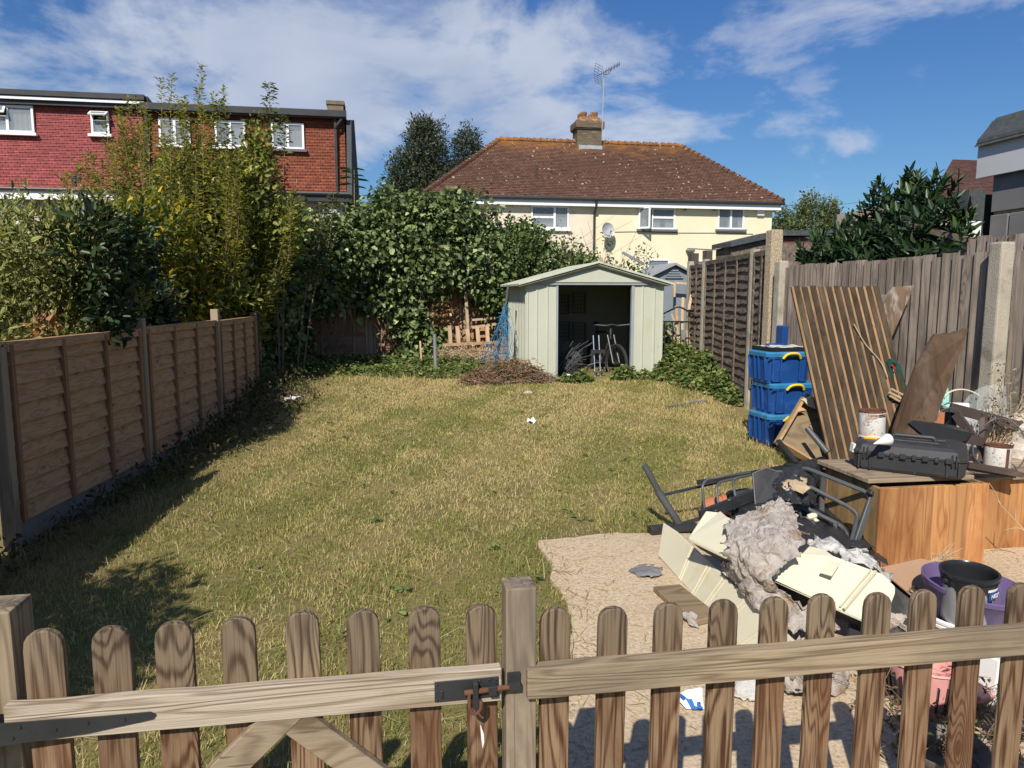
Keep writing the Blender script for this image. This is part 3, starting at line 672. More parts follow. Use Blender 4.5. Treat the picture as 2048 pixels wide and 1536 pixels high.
# neighbour's taller fence piece behind
nb = thing('neighbour_fence', 'short fence piece with sloping top rail behind the laurel and grey wall', 'fence', (5.0, 6.0, 0))
MB().box((5.0, 6.42, 1.15), (.10, .13, 2.36)).build('post', 'post_wood', nb, bevel=.01)
MB().beam((5.02, 6.4, 2.28), (5.1, 5.75, 2.10), .05, .05).build('rail', 'lap_old_grey', nb)
closeboard(nb, 5.1, 5.2, 6.4, .2, 2.12, 'boards')

# ================================================================== METAL SHED
sh = thing('metal_shed', 'pale green metal garden shed with its doorway standing open', 'shed', (3.3, 12.1, .15))
X0, X1, Y0, Y1, ZB, ZT, ZA = 2.16, 4.43, 11.30, 13.05, .10, 1.80, 2.13
DX0, DX1 = 2.66, 3.90
def ribbed(mb, p0, p1, z0, z1, ribs, out, rw=.02, rd=.012):
    p0 = Vector(p0); p1 = Vector(p1); d = (p1 - p0); L = d.length; d.normalize(); out = Vector(out)
    mb.prism([p0 + Vector((0, 0, z0)), p1 + Vector((0, 0, z0)), p1 + Vector((0, 0, z1)), p0 + Vector((0, 0, z1))], -out * .012)
    for r in ribs:
        c = p0 + d * r; mb.prism([c - d * rw + Vector((0, 0, z0)), c - d * rw * .4 + out * rd + Vector((0, 0, z0)), c + d * rw * .4 + out * rd + Vector((0, 0, z0)), c + d * rw + Vector((0, 0, z0))], (0, 0, z1 - z0 - .005))
    return mb
mb = MB(); ribbed(mb, (X0, Y0, 0), (DX0 - .02, Y0, 0), ZB, ZT, (.02, .17, .34), (0, -1, 0)); mb.build('front_panel', 'shed_metal', sh)
mb = MB(); ribbed(mb, (DX1 + .02, Y0, 0), (X1, Y0, 0), ZB, ZT, (.16, .36, .50), (0, -1, 0)); mb.build('front_panel', 'shed_metal', sh)
mb = MB(); ribbed(mb, (X0, Y1, 0), (X0, Y0, 0), ZB, ZT, [.12 + .145 * i for i in range(12)], (-1, 0, 0), .028, .014); mb.build('side_wall', 'shed_metal', sh)
mb = MB(); ribbed(mb, (X1, Y0, 0), (X1, Y1, 0), ZB, ZT, [.12 + .145 * i for i in range(12)], (1, 0, 0), .028, .014); mb.build('side_wall', 'shed_metal', sh)
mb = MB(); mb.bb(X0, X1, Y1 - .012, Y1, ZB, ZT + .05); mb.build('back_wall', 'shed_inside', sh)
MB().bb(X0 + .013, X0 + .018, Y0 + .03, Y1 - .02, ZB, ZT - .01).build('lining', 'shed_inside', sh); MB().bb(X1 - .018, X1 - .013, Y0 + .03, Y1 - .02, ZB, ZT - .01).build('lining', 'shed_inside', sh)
XC = (X0 + X1) / 2
mb = MB(); mb.prism([(X0 + .02, Y0 - .02, ZT), (X1 - .02, Y0 - .02, ZT), (X1 - .02, Y0 - .02, ZT + .03), (XC, Y0 - .02, ZA - .05), (X0 + .02, Y0 - .02, ZT + .03)], (0, .015, 0))
mb.prism([(XC - .75, Y0 - .05, ZT + .02), (XC + .78, Y0 - .05, ZT + .02), (XC + .72, Y0 - .05, ZT + .045), (XC, Y0 - .05, ZA - .09), (XC - .70, Y0 - .05, ZT + .045)], (0, .02, 0))
for x in (XC - .25, XC + .25): mb.bb(x - .003, x + .003, Y0 - .053, Y0 - .05, ZT + .04, ZT + .19)
mb.build('gable', 'shed_metal', sh); MB().prism([(X0 + .02, Y1 - .03, ZT), (X1 - .02, Y1 - .03, ZT), (X1 - .02, Y1 - .03, ZT + .03), (XC, Y1 - .03, ZA - .03), (X0 + .02, Y1 - .03, ZT + .03)], (0, .015, 0)).build('gable', 'shed_metal', sh)
mb = MB(); mb.bb(X0 + .01, X1 - .01, Y0 - .035, Y0 - .005, ZT - .02, ZT + .012); 
mb.build('header', 'shed_frame', sh); MB().bb(DX0 - .02, DX0 + .012, Y0 - .02, Y0 + .04, ZB, ZT - .02).build('door_jamb', 'shed_frame', sh); MB().bb(DX1 - .012, DX1 + .03, Y0 - .02, Y0 + .04, ZB, ZT - .02).build('door_jamb', 'shed_frame', sh); MB().bb(DX0, DX1, Y0 - .01, Y0 + .05, ZB, ZB + .035).build('threshold', 'shed_frame', sh)
YF = Y0 - .14; YB = Y1 + .06
for sg, xe in ((-1, X0 - .14), (1, X1 + .13)):
    mb = MB(); n = 12
    for i in range(n):
        f0, f1 = i / n, (i + 1) / n; y0_, y1_ = YF + (YB - YF) * f0, YF + (YB - YF) * f1; ym = (y0_ + y1_) / 2
        for (ya, yb_, dz) in ((y0_, ym, .0), (ym, y1_, .012)):
            mb.add([(XC, ya, ZA + dz), (XC, yb_, ZA + dz), (xe, yb_, ZT - .012 + dz), (xe, ya, ZT - .012 + dz), (XC, ya, ZA + dz - .01), (XC, yb_, ZA + dz - .01), (xe, yb_, ZT - .022 + dz), (xe, ya, ZT - .022 + dz)], [(0, 1, 2, 3), (4, 7, 6, 5), (0, 3, 7, 4), (1, 5, 6, 2), (3, 2, 6, 7)])
    mb.prism([(XC, Y0 - .01, ZA - .014), (xe, Y0 - .01, ZT - .026), (xe, Y1 + .02, ZT - .026), (XC, Y1 + .02, ZA - .014)], (0, 0, -.01)); rf_ = mb.build('roof', 'shed_metal', sh)
    mb = MB(); mb.prism([(XC - sg * .0, YF - .012, ZA + .024), (xe + sg * .01, YF - .012, ZT + .006), (xe + sg * .01, YF - .012, ZT - .026), (XC, YF - .012, ZA - .010)], (0, .02, 0)); mb.build('roof_trim', 'roof_rim', rf_)
    mb = MB(); mb.prism([(XC, YF + .01, ZA - .028), (xe + sg * .0, YF + .01, ZT - .045), (xe - sg * .1, Y0 - .02, ZT - .02), (XC, Y0 - .02, ZA - .06)], (0, 0, -.006)); mb.build('soffit', 'shed_metal', rf_)
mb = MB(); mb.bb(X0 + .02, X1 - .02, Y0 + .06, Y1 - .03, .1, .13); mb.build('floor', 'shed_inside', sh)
# --- inside: racks, bike, step frame, branches, bits
def tubes(par, name, paths, r, mat, n=6, closed=False):
    mb = MB()
    for p in paths: mb.tube(p, r, n, closed=closed)
    return mb.build(name, mat, par, smooth=True)
def rack(name, label, x, z, w, h, y=12.95):
    mb = MB(); mb.tube([(x, y - .03, z), (x, y - .03, z + h)], .012, 6); mb.tube([(x + w, y - .03, z), (x + w, y - .03, z + h)], .012, 6)
    for i in range(6): mb.tube([(x, y - .05, z + h * i / 5), (x + w, y - .05, z + h * i / 5)], .005, 5)
    for i in range(4): mb.tube([(x + w * (i + .5) / 4, y - .05, z), (x + w * (i + .5) / 4, y - .05, z + h)], .004, 5)
    for i in range(3): mb.tube([(x, y, z + h * i / 2), (x, y - .12, z + h * i / 2)], .008, 5)
    o = mb.build(name, 'black_metal'); tag(o, label, 'rack', 'wire racks on the shed wall'); return rootbox(o)
rack('wire_rack', 'upper right wire rack hanging on the back wall inside the shed', 3.33, 1.30, .24, .36)
rack('wire_rack', 'upper left wire rack hanging on the back wall inside the shed', 3.02, 1.28, .24, .34)
rack('wire_rack', 'lower left wire rack hanging on the back wall inside the shed', 3.04, .80, .24, .34)
rack('wire_rack', 'lower right wire rack hanging on the back wall inside the shed', 3.34, .78, .24, .34)
bk = thing('bicycle', 'dark mountain bike standing nose-out in the shed doorway', 'bicycle', (3.72, 11.9, .13))
def wheel(par, c, ang, rad=.33, name='wheel'):
    m_ = Matrix.Translation(c) @ Euler((0, PI / 2, ang)).to_matrix().to_4x4()
    ring = lambda r, k=32: [m_ @ Vector((r * math.cos(2 * PI * i / k), r * math.sin(2 * PI * i / k), 0)) for i in range(k)]
    mb = MB(); mb.tube(ring(rad - .025), .027, 8, closed=True); w = mb.build(name, 'tyre_rubber', par, smooth=True)
    mb = MB(); mb.tube(ring(rad - .06), .011, 6, closed=True)
    mb.tube([m_ @ Vector((0, 0, -.05)), m_ @ Vector((0, 0, .05))], .022, 8)
    for i in range(18):
        a = 2 * PI * i / 18; mb.tube([m_ @ Vector((.02 * math.cos(a), .02 * math.sin(a), .03 * (-1) ** i)), m_ @ Vector(((rad - .06) * math.cos(a + .2), (rad - .06) * math.sin(a + .2), 0))], .0018, 3)
    mb.build('rim', 'black_metal', w); return w
fwc = Vector((3.80, 11.75, .47)); rwc = Vector((3.62, 12.72, .47))
wheel(bk, fwc, .28, .335); wheel(bk, rwc, -.18, .335)
bd = (fwc - rwc); bd.z = 0; bd.normalize()
head = fwc - bd * .22 + Vector((0, 0, .52)); seat = rwc + bd * .22 + Vector((0, 0, .50)); bb_ = rwc + bd * .44 + Vector((0, 0, -.03))
mb = MB(); mb.tube([head, seat], .02, 8); mb.tube([head - Vector((0, 0, .08)), bb_], .024, 8); mb.tube([seat + Vector((0, 0, .12)), bb_], .017, 8)
sd = Vector((bd.y, -bd.x, 0))
for s_ in (-1, 1): mb.tube([seat, rwc + sd * .05 * s_], .009, 6); mb.tube([bb_, rwc + sd * .05 * s_], .01, 6)
mb.build('frame', 'black_metal', bk, smooth=True)
mb = MB()
for s_ in (-1, 1): mb.tube([head + sd * .06 * s_ - Vector((0, 0, .05)), fwc + sd * .06 * s_], .017, 8)
mb.tube([head + Vector((0, 0, .12)), head - Vector((0, 0, .12))], .02, 8); mb.build('fork', 'black_metal', bk, smooth=True)
mb = MB(); hb = head + Vector((0, 0, .13)) + bd * .05; mb.tube(fillet([hb - Vector((.36, -.06, 0)), hb - Vector((.1, 0, .02)), hb, hb + Vector((.1, 0, -.02)), hb + Vector((.30, -.04, 0))], .03), .015, 8); mb.build('handlebar', 'black_metal', bk, smooth=True)
mb = MB(); mb.box(seat + Vector((0, 0, .16)), (.13, .26, .05), rot=(0, 0, -.3), taper=.7); mb.build('saddle', 'black_plastic', bk, bevel=.02)
mb = MB(); mb.tube([bb_ - sd * .1, bb_ + sd * .1], .012, 6); mb.tube([bb_ + sd * .1, bb_ + sd * .1 + Vector((-.15, .02, -.05))], .01, 6); mb.build('crank', 'chrome', bk)
sf = thing('folding_trolley', 'upright twin-rail folding trolley frame just inside the shed door', 'trolley', (3.42, 11.6, .13))
tubes(sf, 'rail', [[(3.38, 11.55, .14), (3.38, 11.72, .95)]], .011, 'chrome'); tubes(sf, 'rail', [[(3.475, 11.55, .14), (3.475, 11.72, .95)]], .011, 'chrome')
MB().bb(3.32, 3.54, 11.60, 11.66, .66, .72).build('crossbar', 'black_metal', sf); MB().bb(3.34, 3.52, 11.52, 11.57, .35, .38).build('crossbar', 'chrome', sf)
mb = MB()
for i in range(40):
    a = Vector((random.uniform(2.75, 3.0), random.uniform(11.8, 12.3), .2 + random.uniform(0, .15))); b_ = a + Vector((random.uniform(.15, .6), random.uniform(-.2, .3), random.uniform(.1, .55)))
    mb.tube(spline([a, (a + b_) / 2 + Vector((0, 0, random.uniform(.02, .12))), b_], 3), .006, 4)
tag(rootbox(mb.build('wire_bundle', 'grey_tube')), 'tangled bundle of dark wire and canes inside the shed on the left', 'wire bundle')
mb = MB(); mb.tube(fillet([(2.70, 11.38, .24), (2.86, 11.45, .33), (2.95, 11.4, .3), (2.98, 11.4, .14)], .04), .022, 8); tag(rootbox(mb.build('drain_pipe', 'white_plastic', smooth=True)), 'bent white plastic pipe lying in the shed doorway', 'pipe')
mb = MB(); mb.tube(spline([(3.0, 11.3, .22), (3.1, 11.3, .22), (3.16, 11.28, .26), (3.17, 11.28, .31)], 4), [.012] * 12 + [.016], 8); tag(rootbox(mb.build('toy_hook', 'yellow_plastic', smooth=True)), 'small curved yellow plastic thing in the shed doorway', 'yellow hook')
mb = MB(); mb.box((3.30, 11.2, .155), (.62, .13, .05), rot=(0, 0, .02)); mb.build('x', 'pallet_wood'); o = bpy.data.objects['x']; o.name = 'door_step'; o.data.name = 'door_step'; WM['door_step'] = Matrix(); tag(rootbox(o), 'pale timber step below the shed doorway', 'step')
mb = MB()
for i in range(9): mb.box((3.1 + random.uniform(-.12, .55), 11.17 + random.uniform(-.05, .06), .195), (.09, .06, .012), rot=(random.uniform(-.4, .4), random.uniform(-.4, .4), random.uniform(0, 3)))
tag(rootbox(mb.build('paper_scraps', 'paper_white')), 'scattered white and orange scraps on the shed step', 'litter')
mb = MB()
for i in range(14): mb.tube([(2.8 + random.uniform(-.1, .35), 11.5 + random.uniform(-.2, .3), .15), (2.9 + random.uniform(-.1, .35), 11.5 + random.uniform(-.2, .3), .2 + random.uniform(0, .2))], .012, 5)
tag(rootbox(mb.build('tool_clutter', 'black_plastic')), 'heap of small dark tools on the shed floor', 'tools')

# ================================================================== HOUSES
def window(par, x0, x1, z0, z1, y, lights, fr=.065, sill=True, curtains=(), room=True, d=.10):
    """lights: list of (fx0,fx1,fz0,fz1,open)"""
    wf = MB(); W_, H_ = x1 - x0, z1 - z0
    wf.bb(x0, x0 + fr, y - .03, y + .05, z0, z1); wf.bb(x1 - fr, x1, y - .03, y + .05, z0, z1); wf.bb(x0 + fr, x1 - fr, y - .028, y + .05, z0, z0 + fr); wf.bb(x0 + fr, x1 - fr, y - .028, y + .05, z1 - fr, z1)
    gl = MB()
    for (a, b, c, e, op) in lights:
        xa, xb, za, zb = x0 + a * W_, x0 + b * W_, z0 + c * H_, z0 + e * H_
        if not op:
            wf.bb(xa, xa + fr * .6, y - .024, y + .04, za + .002, zb - .002); wf.bb(xb - fr * .6, xb, y - .024, y + .04, za + .002, zb - .002)
            wf.bb(xa + fr * .6, xb - fr * .6, y - .022, y + .04, za, za + fr * .6); wf.bb(xa + fr * .6, xb - fr * .6, y - .022, y + .04, zb - fr * .6, zb)
            gl.bb(xa + .02, xb - .02, y + .005, y + .015, za + .02, zb - .02)
        else:
            hx, hz = (Vector((xa, y - .03, 0)), None) if op == 'side' else (None, None)
            if op == 'side':   # swings out, hinged on its left
                an = R(-55); u = Vector((math.cos(an), math.sin(an), 0)); wd = xb - xa; o_ = Vector((xa, y - .035, 0)); vv = Vector((0, 0, 1)); hh = (zb - za); oz = za
            else:              # top hung
                an = R(35 if op == 'top' else 60); u = Vector((1, 0, 0)); wd = xb - xa; vv = Vector((0, -math.sin(an), -math.cos(an))); o_ = Vector((xa, y - .035, 0)); hh = zb - za; oz = zb
            q = lambda s1, s2: o_ + u * s1 + vv * s2 + Vector((0, 0, oz))
            for (s0, s1, t0, t1) in ((0, fr, 0, hh), (wd - fr, wd, 0, hh), (fr, wd - fr, 0, fr), (fr, wd - fr, hh - fr, hh)):
                nn = u.cross(vv).normalized() * .04; wf.prism([q(s0, t0), q(s1, t0), q(s1, t1), q(s0, t1)], nn)
            nn = u.cross(vv).normalized() * .01; gl.prism([q(fr, fr), q(wd - fr, fr), q(wd - fr, hh - fr), q(fr, hh - fr)], nn)
    w = wf.build('window', 'white_pvc', par)
    gl.build('pane', 'window_glass', w)
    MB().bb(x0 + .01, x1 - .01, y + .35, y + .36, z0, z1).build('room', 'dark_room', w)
    for (a, b, c, e) in curtains:
        mb = MB(); K = 16; xa, xb = x0 + a * W_, x0 + b * W_; vs = []
        for i in range(K + 1):
            f = i / K; yy = y + .12 + .02 * math.sin(f * 26)
            vs += [(xa + (xb - xa) * f, yy, z0 + c * H_), (xa + (xb - xa) * f, yy, z0 + e * H_)]
        mb.add(vs, [(2 * i, 2 * i + 2, 2 * i + 3, 2 * i + 1) for i in range(K)]); mb.build('curtain', 'curtain', w)
    if sill: MB().bb(x0 - .08, x1 + .08, y - .12, y + .0, z0 - .085, z0 - .003).build('sill', 'sill_dark' if sill == 'dark' else 'white_pvc', w)
    return w
def rects(x0, x1, z0, z1, holes):
    xs = sorted({x0, x1, *[h[0] for h in holes], *[h[1] for h in holes]}); out = []
    for a, b in zip(xs[:-1], xs[1:]):
        hs_ = sorted((h[2], h[3]) for h in holes if h[0] <= a and h[1] >= b); z = z0
        for c, d in hs_:
            if c > z: out.append((a, b, z, c))
            z = max(z, d)
        if z < z1: out.append((a, b, z, z1))
    return out
def wall_holes(par, mat, x0, x1, y, z0, z1, holes, th=.2):
    mb = MB()
    for a, b, c, d in rects(x0, x1, z0, z1, holes):
        mb.add([(a, y, c), (b, y, c), (b, y, d), (a, y, d)], [(0, 1, 2, 3)])
    for a, b, c, d in holes:
        mb.add([(a, y, c), (b, y, c), (b, y, d), (a, y, d), (a, y + th, c), (b, y + th, c), (b, y + th, d), (a, y + th, d)], [(0, 4, 5, 1), (1, 5, 6, 2), (2, 6, 7, 3), (3, 7, 4, 0)])
    return mb.build('front_wall', mat, par)
def courses(p_of, n, m, lift=.018):
    """tile courses: p_of(u, v) with v going up the slope; each course is a tilted strip with a lip"""
    vs = []; fs = []; 
    return vs, fs
def slope_tiles(mb, A, B, C_, D, n, lip=.02):
    """A,B bottom left/right, D,C top left/right corners; n courses"""
    A, B, C_, D = map(Vector, (A, B, C_, D)); nn = (B - A).cross(D - A).normalized()
    for i in range(n):
        f0, f1 = i / n, (i + 1) / n
        a, b = A.lerp(D, f0) + nn * lip, B.lerp(C_, f0) + nn * lip; c, d = B.lerp(C_, f1), A.lerp(D, f1)
        a0, b0 = A.lerp(D, f0), B.lerp(C_, f0)
        mb.add([a, b, c, d, a0, b0], [(0, 1, 2, 3), (4, 5, 1, 0)])
# ---- right semi-detached pair
hs = thing('house', 'pair of rendered houses, pink half and cream half, under a brown hipped tile roof', 'house', (8, 30, 0))
HX0, HX1, HY0, HY1 = 1.6, 15.0, 27.0, 35.0; HE = 5.15; HR = 8.06; XS = 7.75
MB().bb(HX0, XS, HY0 + .6, HY1, -.05, HE).build('wall', 'pink_render', hs); wall_holes(hs, 'pink_render', HX0, XS, HY0, -.05, HE, [(5.33, 6.78, 4.08, 4.92)]); MB().bb(HX0, HX0 + .1, HY0 + .002, HY0 + .6, -.05, HE).build('side_wall', 'pink_render', hs)
MB().bb(XS + .001, HX1, HY0 + .6, HY1, -.05, HE).build('wall', 'cream_render', hs); wall_holes(hs, 'cream_render', XS + .001, HX1, HY0 - .004, -.05, HE, [(9.52, 10.98, 4.12, 4.93), (12.72, 13.82, 4.16, 4.97), (9.9, 10.8, 2.1, 3.0), (11.8, 13.1, 2.1, 2.98)]); MB().bb(HX1 - .1, HX1, HY0 - .002, HY0 + .6, -.05, HE).build('side_wall', 'cream_render', hs)
ex0, ex1, ey0, ey1 = HX0 - .25, HX1 + .27, HY0 - .33, HY1 + .3; RX0, RX1, RY = 4.78, 12.75, 31.0
ZE = HE + .05
mb = MB(); slope_tiles(mb, (ex0, ey0, ZE), (ex1, ey0, ZE), (RX1, RY, HR), (RX0, RY, HR), 38, .022)
slope_tiles(mb, (ex1, ey1, ZE), (ex0, ey1, ZE), (RX0, RY, HR), (RX1, RY, HR), 20, .02)
rfo = mb.build('roof', 'tile_brown', hs)
mb = MB(); slope_tiles(mb, (ex1, ey0, ZE), (ex1, ey1, ZE), (RX1, RY, HR), (RX1, RY, HR), 38, .022); slope_tiles(mb, (ex0, ey1, ZE), (ex0, ey0, ZE), (RX0, RY, HR), (RX0, RY, HR), 38, .022)
mb.build('hip_roof', 'tile_brown_side', hs)
mb = MB(); n = 44
for (a, b) in (((RX0, RY, HR), (RX1, RY, HR)), ((ex1, ey0, ZE), (RX1, RY, HR)), ((ex0, ey0, ZE), (RX0, RY, HR))):
    a, b = Vector(a), Vector(b); k = int((b - a).length / .28)
    for i in range(k):
        p, q = a.lerp(b, i / k), a.lerp(b, (i + .97) / k); mb.tube([p + Vector((0, 0, .05)), q + Vector((0, 0, .02))], [.11, .09], 7)
mb.build('ridge_tiles', 'tile_brown', hs)
mb = MB(); mb.bb(ex0 + .05, ex1 - .05, ey0 + .05, ey0 + .07, ZE - .30, ZE - .06); mb.bb(ex1 - .07, ex1 - .05, ey0 + .07, ey1 - .05, ZE - .30, ZE - .06); mb.build('fascia', 'white_pvc', hs)
mb = MB(); mb.bb(ex0 + .06, ex1 - .06, ey0 + .07, HY0, ZE - .28, ZE - .25); mb.build('soffit', 'white_pvc', hs)
mb = MB(); mb.tube([(ex0, ey0 - .02, ZE - .05), (ex1 + .04, ey0 - .02, ZE - .05)], .065, 8); mb.tube([(XS, ey0, ZE - .08), (XS, ey0 + .03, ZE - .3), (XS, HY0 - .07, ZE - .55), (XS, HY0 - .07, 0)], .045, 8); mb.build('gutter', 'gutter_dark', hs)
CZ0 = 7.3
mb = MB(); mb.bb(8.02, 9.08, 30.6, 31.4, CZ0, 8.72); mb.bb(7.96, 9.14, 30.54, 31.46, 8.55, 8.60); mb.bb(7.93, 9.17, 30.5, 31.5, 8.60, 8.86); ch = mb.build('chimney', 'chimney_brick', hs)
mb = MB(); mb.box((8.55, 31, 8.97), (1.12, .9, .22), taper=.72); mb.build('flaunching', 'pot_red', ch)
for x in (8.33, 8.80):
    for y in (30.85, 31.2): MB().lathe([(.13, 9.0), (.135, 9.12), (.15, 9.14), (.16, 9.24), (.15, 9.28), (.11, 9.28), (.10, 9.05)], 14).build('pot', 'pot_red', ch, smooth=True)
    for q in [o for o in ch.children if o.name.startswith('pot')][-2:]:
        k = (30.85, 31.2)[[o for o in ch.children if o.name.startswith('pot')][-2:].index(q)]
        q.data.transform(Matrix.Translation((x, k, 0)))
mb = MB(); mb.bb(8.06, 9.06, 30.44, 30.60, 7.60, 7.86); mb.build('flashing', 'lead_grey', ch)
window(hs, 5.33, 6.78, 4.08, 4.92, HY0, [(0, .62, .5, 1, None), (0, .62, 0, .5, None), (.62, 1, 0, 1, None)], curtains=[(.03, .6, .05, .45), (.66, .97, .05, .95)], sill='white')
window(hs, 9.52, 10.98, 4.12, 4.93, HY0 - .004, [(0, .36, 0, 1, 'side'), (.36, 1, .55, 1, None), (.36, 1, 0, .55, None)], curtains=[(.0, .25, .05, .9), (.4, .62, .05, .6), (.75, .97, .03, .5)], sill='dark')
window(hs, 12.72, 13.82, 4.16, 4.97, HY0 - .004, [(0, .5, 0, 1, None), (.5, 1, 0, 1, None)], curtains=[(.0, .1, .0, 1), (.44, .62, .05, .98), (.82, .97, .0, 1)], sill='dark')
window(hs, 9.9, 10.8, 2.1, 3.0, HY0 - .004, [(0, 1, 0, 1, None)], sill='white')
window(hs, 11.8, 13.1, 2.1, 2.98, HY0 - .004, [(0, 1, 0, 1, None)], sill='white')
MB().bb(14.33, 14.62, HY0 - .12, HY0 - .005, 4.70, 5.0).build('alarm_box', 'fascia_bright', hs, bevel=.01)
mb = MB()
for x in (11.35, 12.55): mb.lathe([(.0, 0), (.05, .0), (.06, .05), (.0, .1)], 10, Matrix.Translation((x, HY0 - .1, 4.85)))
mb.bb(11.45, 11.75, HY0 - .2, HY0 - .005, 3.28, 3.36); mb.build('wall_lamp', 'sill_dark', hs)
mb = MB(); mb.tube([(8.0, HY0 - .02, 3.98), (9.3, HY0 - .02, 4.02), (11.2, HY0 - .02, 4.0), (12.8, HY0 - .02, 4.02), (14.2, HY0 - .02, 4.0), (14.3, HY0 - .02, 3.7)], .012, 4); mb.tube([(11.5, HY0 - .02, 3.42), (12.6, HY0 - .02, 3.38), (13.2, HY0 - .02, 3.44)], .012, 4); mb.build('cable', 'sill_dark', hs)
ds = thing('satellite_dish', 'round grey satellite dish on the cream house beside the downpipe', 'satellite dish', (8.08, 26.7, 3.9))
def dish(par, c, r, mat='dish_grey'):
    m_ = Matrix.Translation(c) @ Euler((R(80), 0, R(20))).to_matrix().to_4x4()
    MB().lathe([(0.001, 0), (r * .5, .02), (r * .85, .07), (r, .11), (r, .115), (r * .85, .08), (r * .5, .03), (0.001, .01)], 28, m_).build('reflector', mat, par, smooth=True)
    mb = MB(); mb.tube([m_ @ Vector((0, -r * .9, .1)), m_ @ Vector((0, -r * .3, r * .9))], .012, 6); mb.tube([m_ @ Vector((0, -r * .38, r * .8)), m_ @ Vector((0, -r * .2, r * .95))], .03, 8); mb.tube([m_ @ Vector((0, 0, -.01)), m_ @ Vector((0, -.02, -.28))], .02, 6); mb.build('arm', 'sill_dark', par)
dish(ds, (8.15, 26.65, 4.0), .29)
# aerial
ae = thing('tv_aerial', 'tall TV aerial with grid reflector on the brown roof chimney', 'aerial', (9.06, 30.95, 8.6))
tubes(ae, 'mast', [[(9.06, 30.5, 8.5), (9.12, 30.5, 10.75)]], .022, 'lead_grey')
bq = lambda s: Vector((8.82 + s * .90, 30.5 - s * .2, 10.68 + s * .46))
tubes(ae, 'boom', [[bq(0), bq(1)], spline([(9.12, 30.48, 10.74), (9.3, 30.45, 10.78), bq(.62) + Vector((0, 0, -.02))], 4)], .012, 'gutter_dark')
mb = MB()
for i in range(11): p = bq(.28 + i * .07); mb.tube([p + Vector((-.03, -.1, .06)), p + Vector((.03, .1, -.06))], .013, 4); mb.tube([p + Vector((-.03, -.1, -.06)), p + Vector((.03, .1, .06))], .013, 4)
mb.build('directors', 'gutter_dark', ae)
for sg in (1, -1):
    mb = MB(); o_ = bq(0.02); u = Vector((.38, .25, -.06)); v = Vector((.07 * 1, 0, .42)) if sg > 0 else Vector((.06, 0, -.34))
    for i in range(5): mb.tube([o_ - u * .55 + v * (i / 4), o_ + u * .45 + v * (i / 4)], .007, 4)
    for i in range(3): mb.tube([o_ - u * .55 + u * i / 2, o_ - u * .55 + u * i / 2 + v], .007, 4)
    mb.build('reflector_grid', 'gutter_dark', ae)
# ---- left terrace
def lefthouse(name, label, x0, x1, ztop, wallm, tilem, yD, dormz0=4.98, dh=(), wh=()):
    h = thing(name, label, 'house', ((x0 + x1) / 2, 28, 0)); yW = 25.0
    MB().bb(x0, x1, yW + .6, 32, -.05, 4.72).build('wall', wallm, h); wall_holes(h, wallm, x0, x1, yW, -.05, 4.72, list(wh)); MB().bb(x1 - .1, x1, yW + .002, yW + .6, -.05, 4.72).build('side_wall', wallm, h)
    mb = MB(); k = int((ztop - dormz0) / .105)
    for i in range(k):
        za, zb = dormz0 + (ztop - dormz0) * i / k, dormz0 + (ztop - dormz0) * (i + 1) / k; ya, yb = yD + .1 * i / k, yD + .1 * (i + 1) / k
        segs = [(x0, x1)]
        for (a, b, c, d) in dh:
            if za < d - .02 and zb > c + .02: segs = [q_ for (p, e) in segs for q_ in ([(p, a), (b, e)] if p < a and e > b else [(p, e)])]
        for a, b in segs: slope_tiles(mb, (a, ya, za), (b, ya, za), (b, yb, zb), (a, yb, zb), 1, .022)
    dm = mb.build('tile_face', tilem, h)
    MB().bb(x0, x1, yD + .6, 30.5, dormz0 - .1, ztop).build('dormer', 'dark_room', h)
    mb = MB(); slope_tiles(mb, (x0, yW - .35, 4.78), (x1, yW - .35, 4.78), (x1, yD, dormz0), (x0, yD, dormz0), 4, .02); mb.build('eave_tiles', tilem, h)
    return h
h1 = lefthouse('house', 'leftmost house with a pinkish red tile-hung dormer', -17.5, -7.56, 7.52, 'pebbledash', 'tile_pink', 25.55, dh=[(-12.6, -10.72, 6.62, 7.44), (-9.08, -8.55, 6.66, 7.36)], wh=[(-9.05, -8.0, 3.82, 4.60), (-12.6, -10.95, 3.82, 4.50)])
mb = MB(); mb.bb(-17.5, -7.42, 25.35, 31, 7.66, 7.72); mb.prism([(-17.5, 25.28, 7.70), (-7.40, 25.28, 7.70), (-7.40, 25.28, 7.86), (-17.5, 25.28, 7.86)], (0, .12, 0)); mb.bb(-17.5, -7.42, 25.42, 31, 7.46, 7.60)
mb.prism([(-7.42, 25.4, 7.5), (-7.42, 30, 7.5), (-7.42, 30, 7.2), (-7.42, 25.4, 7.84)], (.10, 0, 0)); mb.build('flat_roof', 'gutter_dark', h1)
MB().bb(-17.5, -7.43, 25.33, 25.36, 7.585, 7.67).build('fascia', 'fascia_bright', h1)
window(h1, -12.6, -10.72, 6.62, 7.44, 25.56, [(0, .60, .62, 1, 'top'), (0, .60, 0, .62, None), (.60, 1, 0, 1, None)], curtains=[(.02, .58, .03, .55), (.64, .97, .05, .97)], sill='white')
window(h1, -9.08, -8.55, 6.66, 7.36, 25.56, [(0, 1, .62, 1, 'wide'), (0, 1, 0, .62, None)], curtains=[(.1, .9, .05, .4)], sill='white')
mb = MB(); mb.bb(-17.5, -7.0, 24.62, 24.65, 4.50, 4.76); mb.build('eave_fascia', 'fascia_bright', h1)
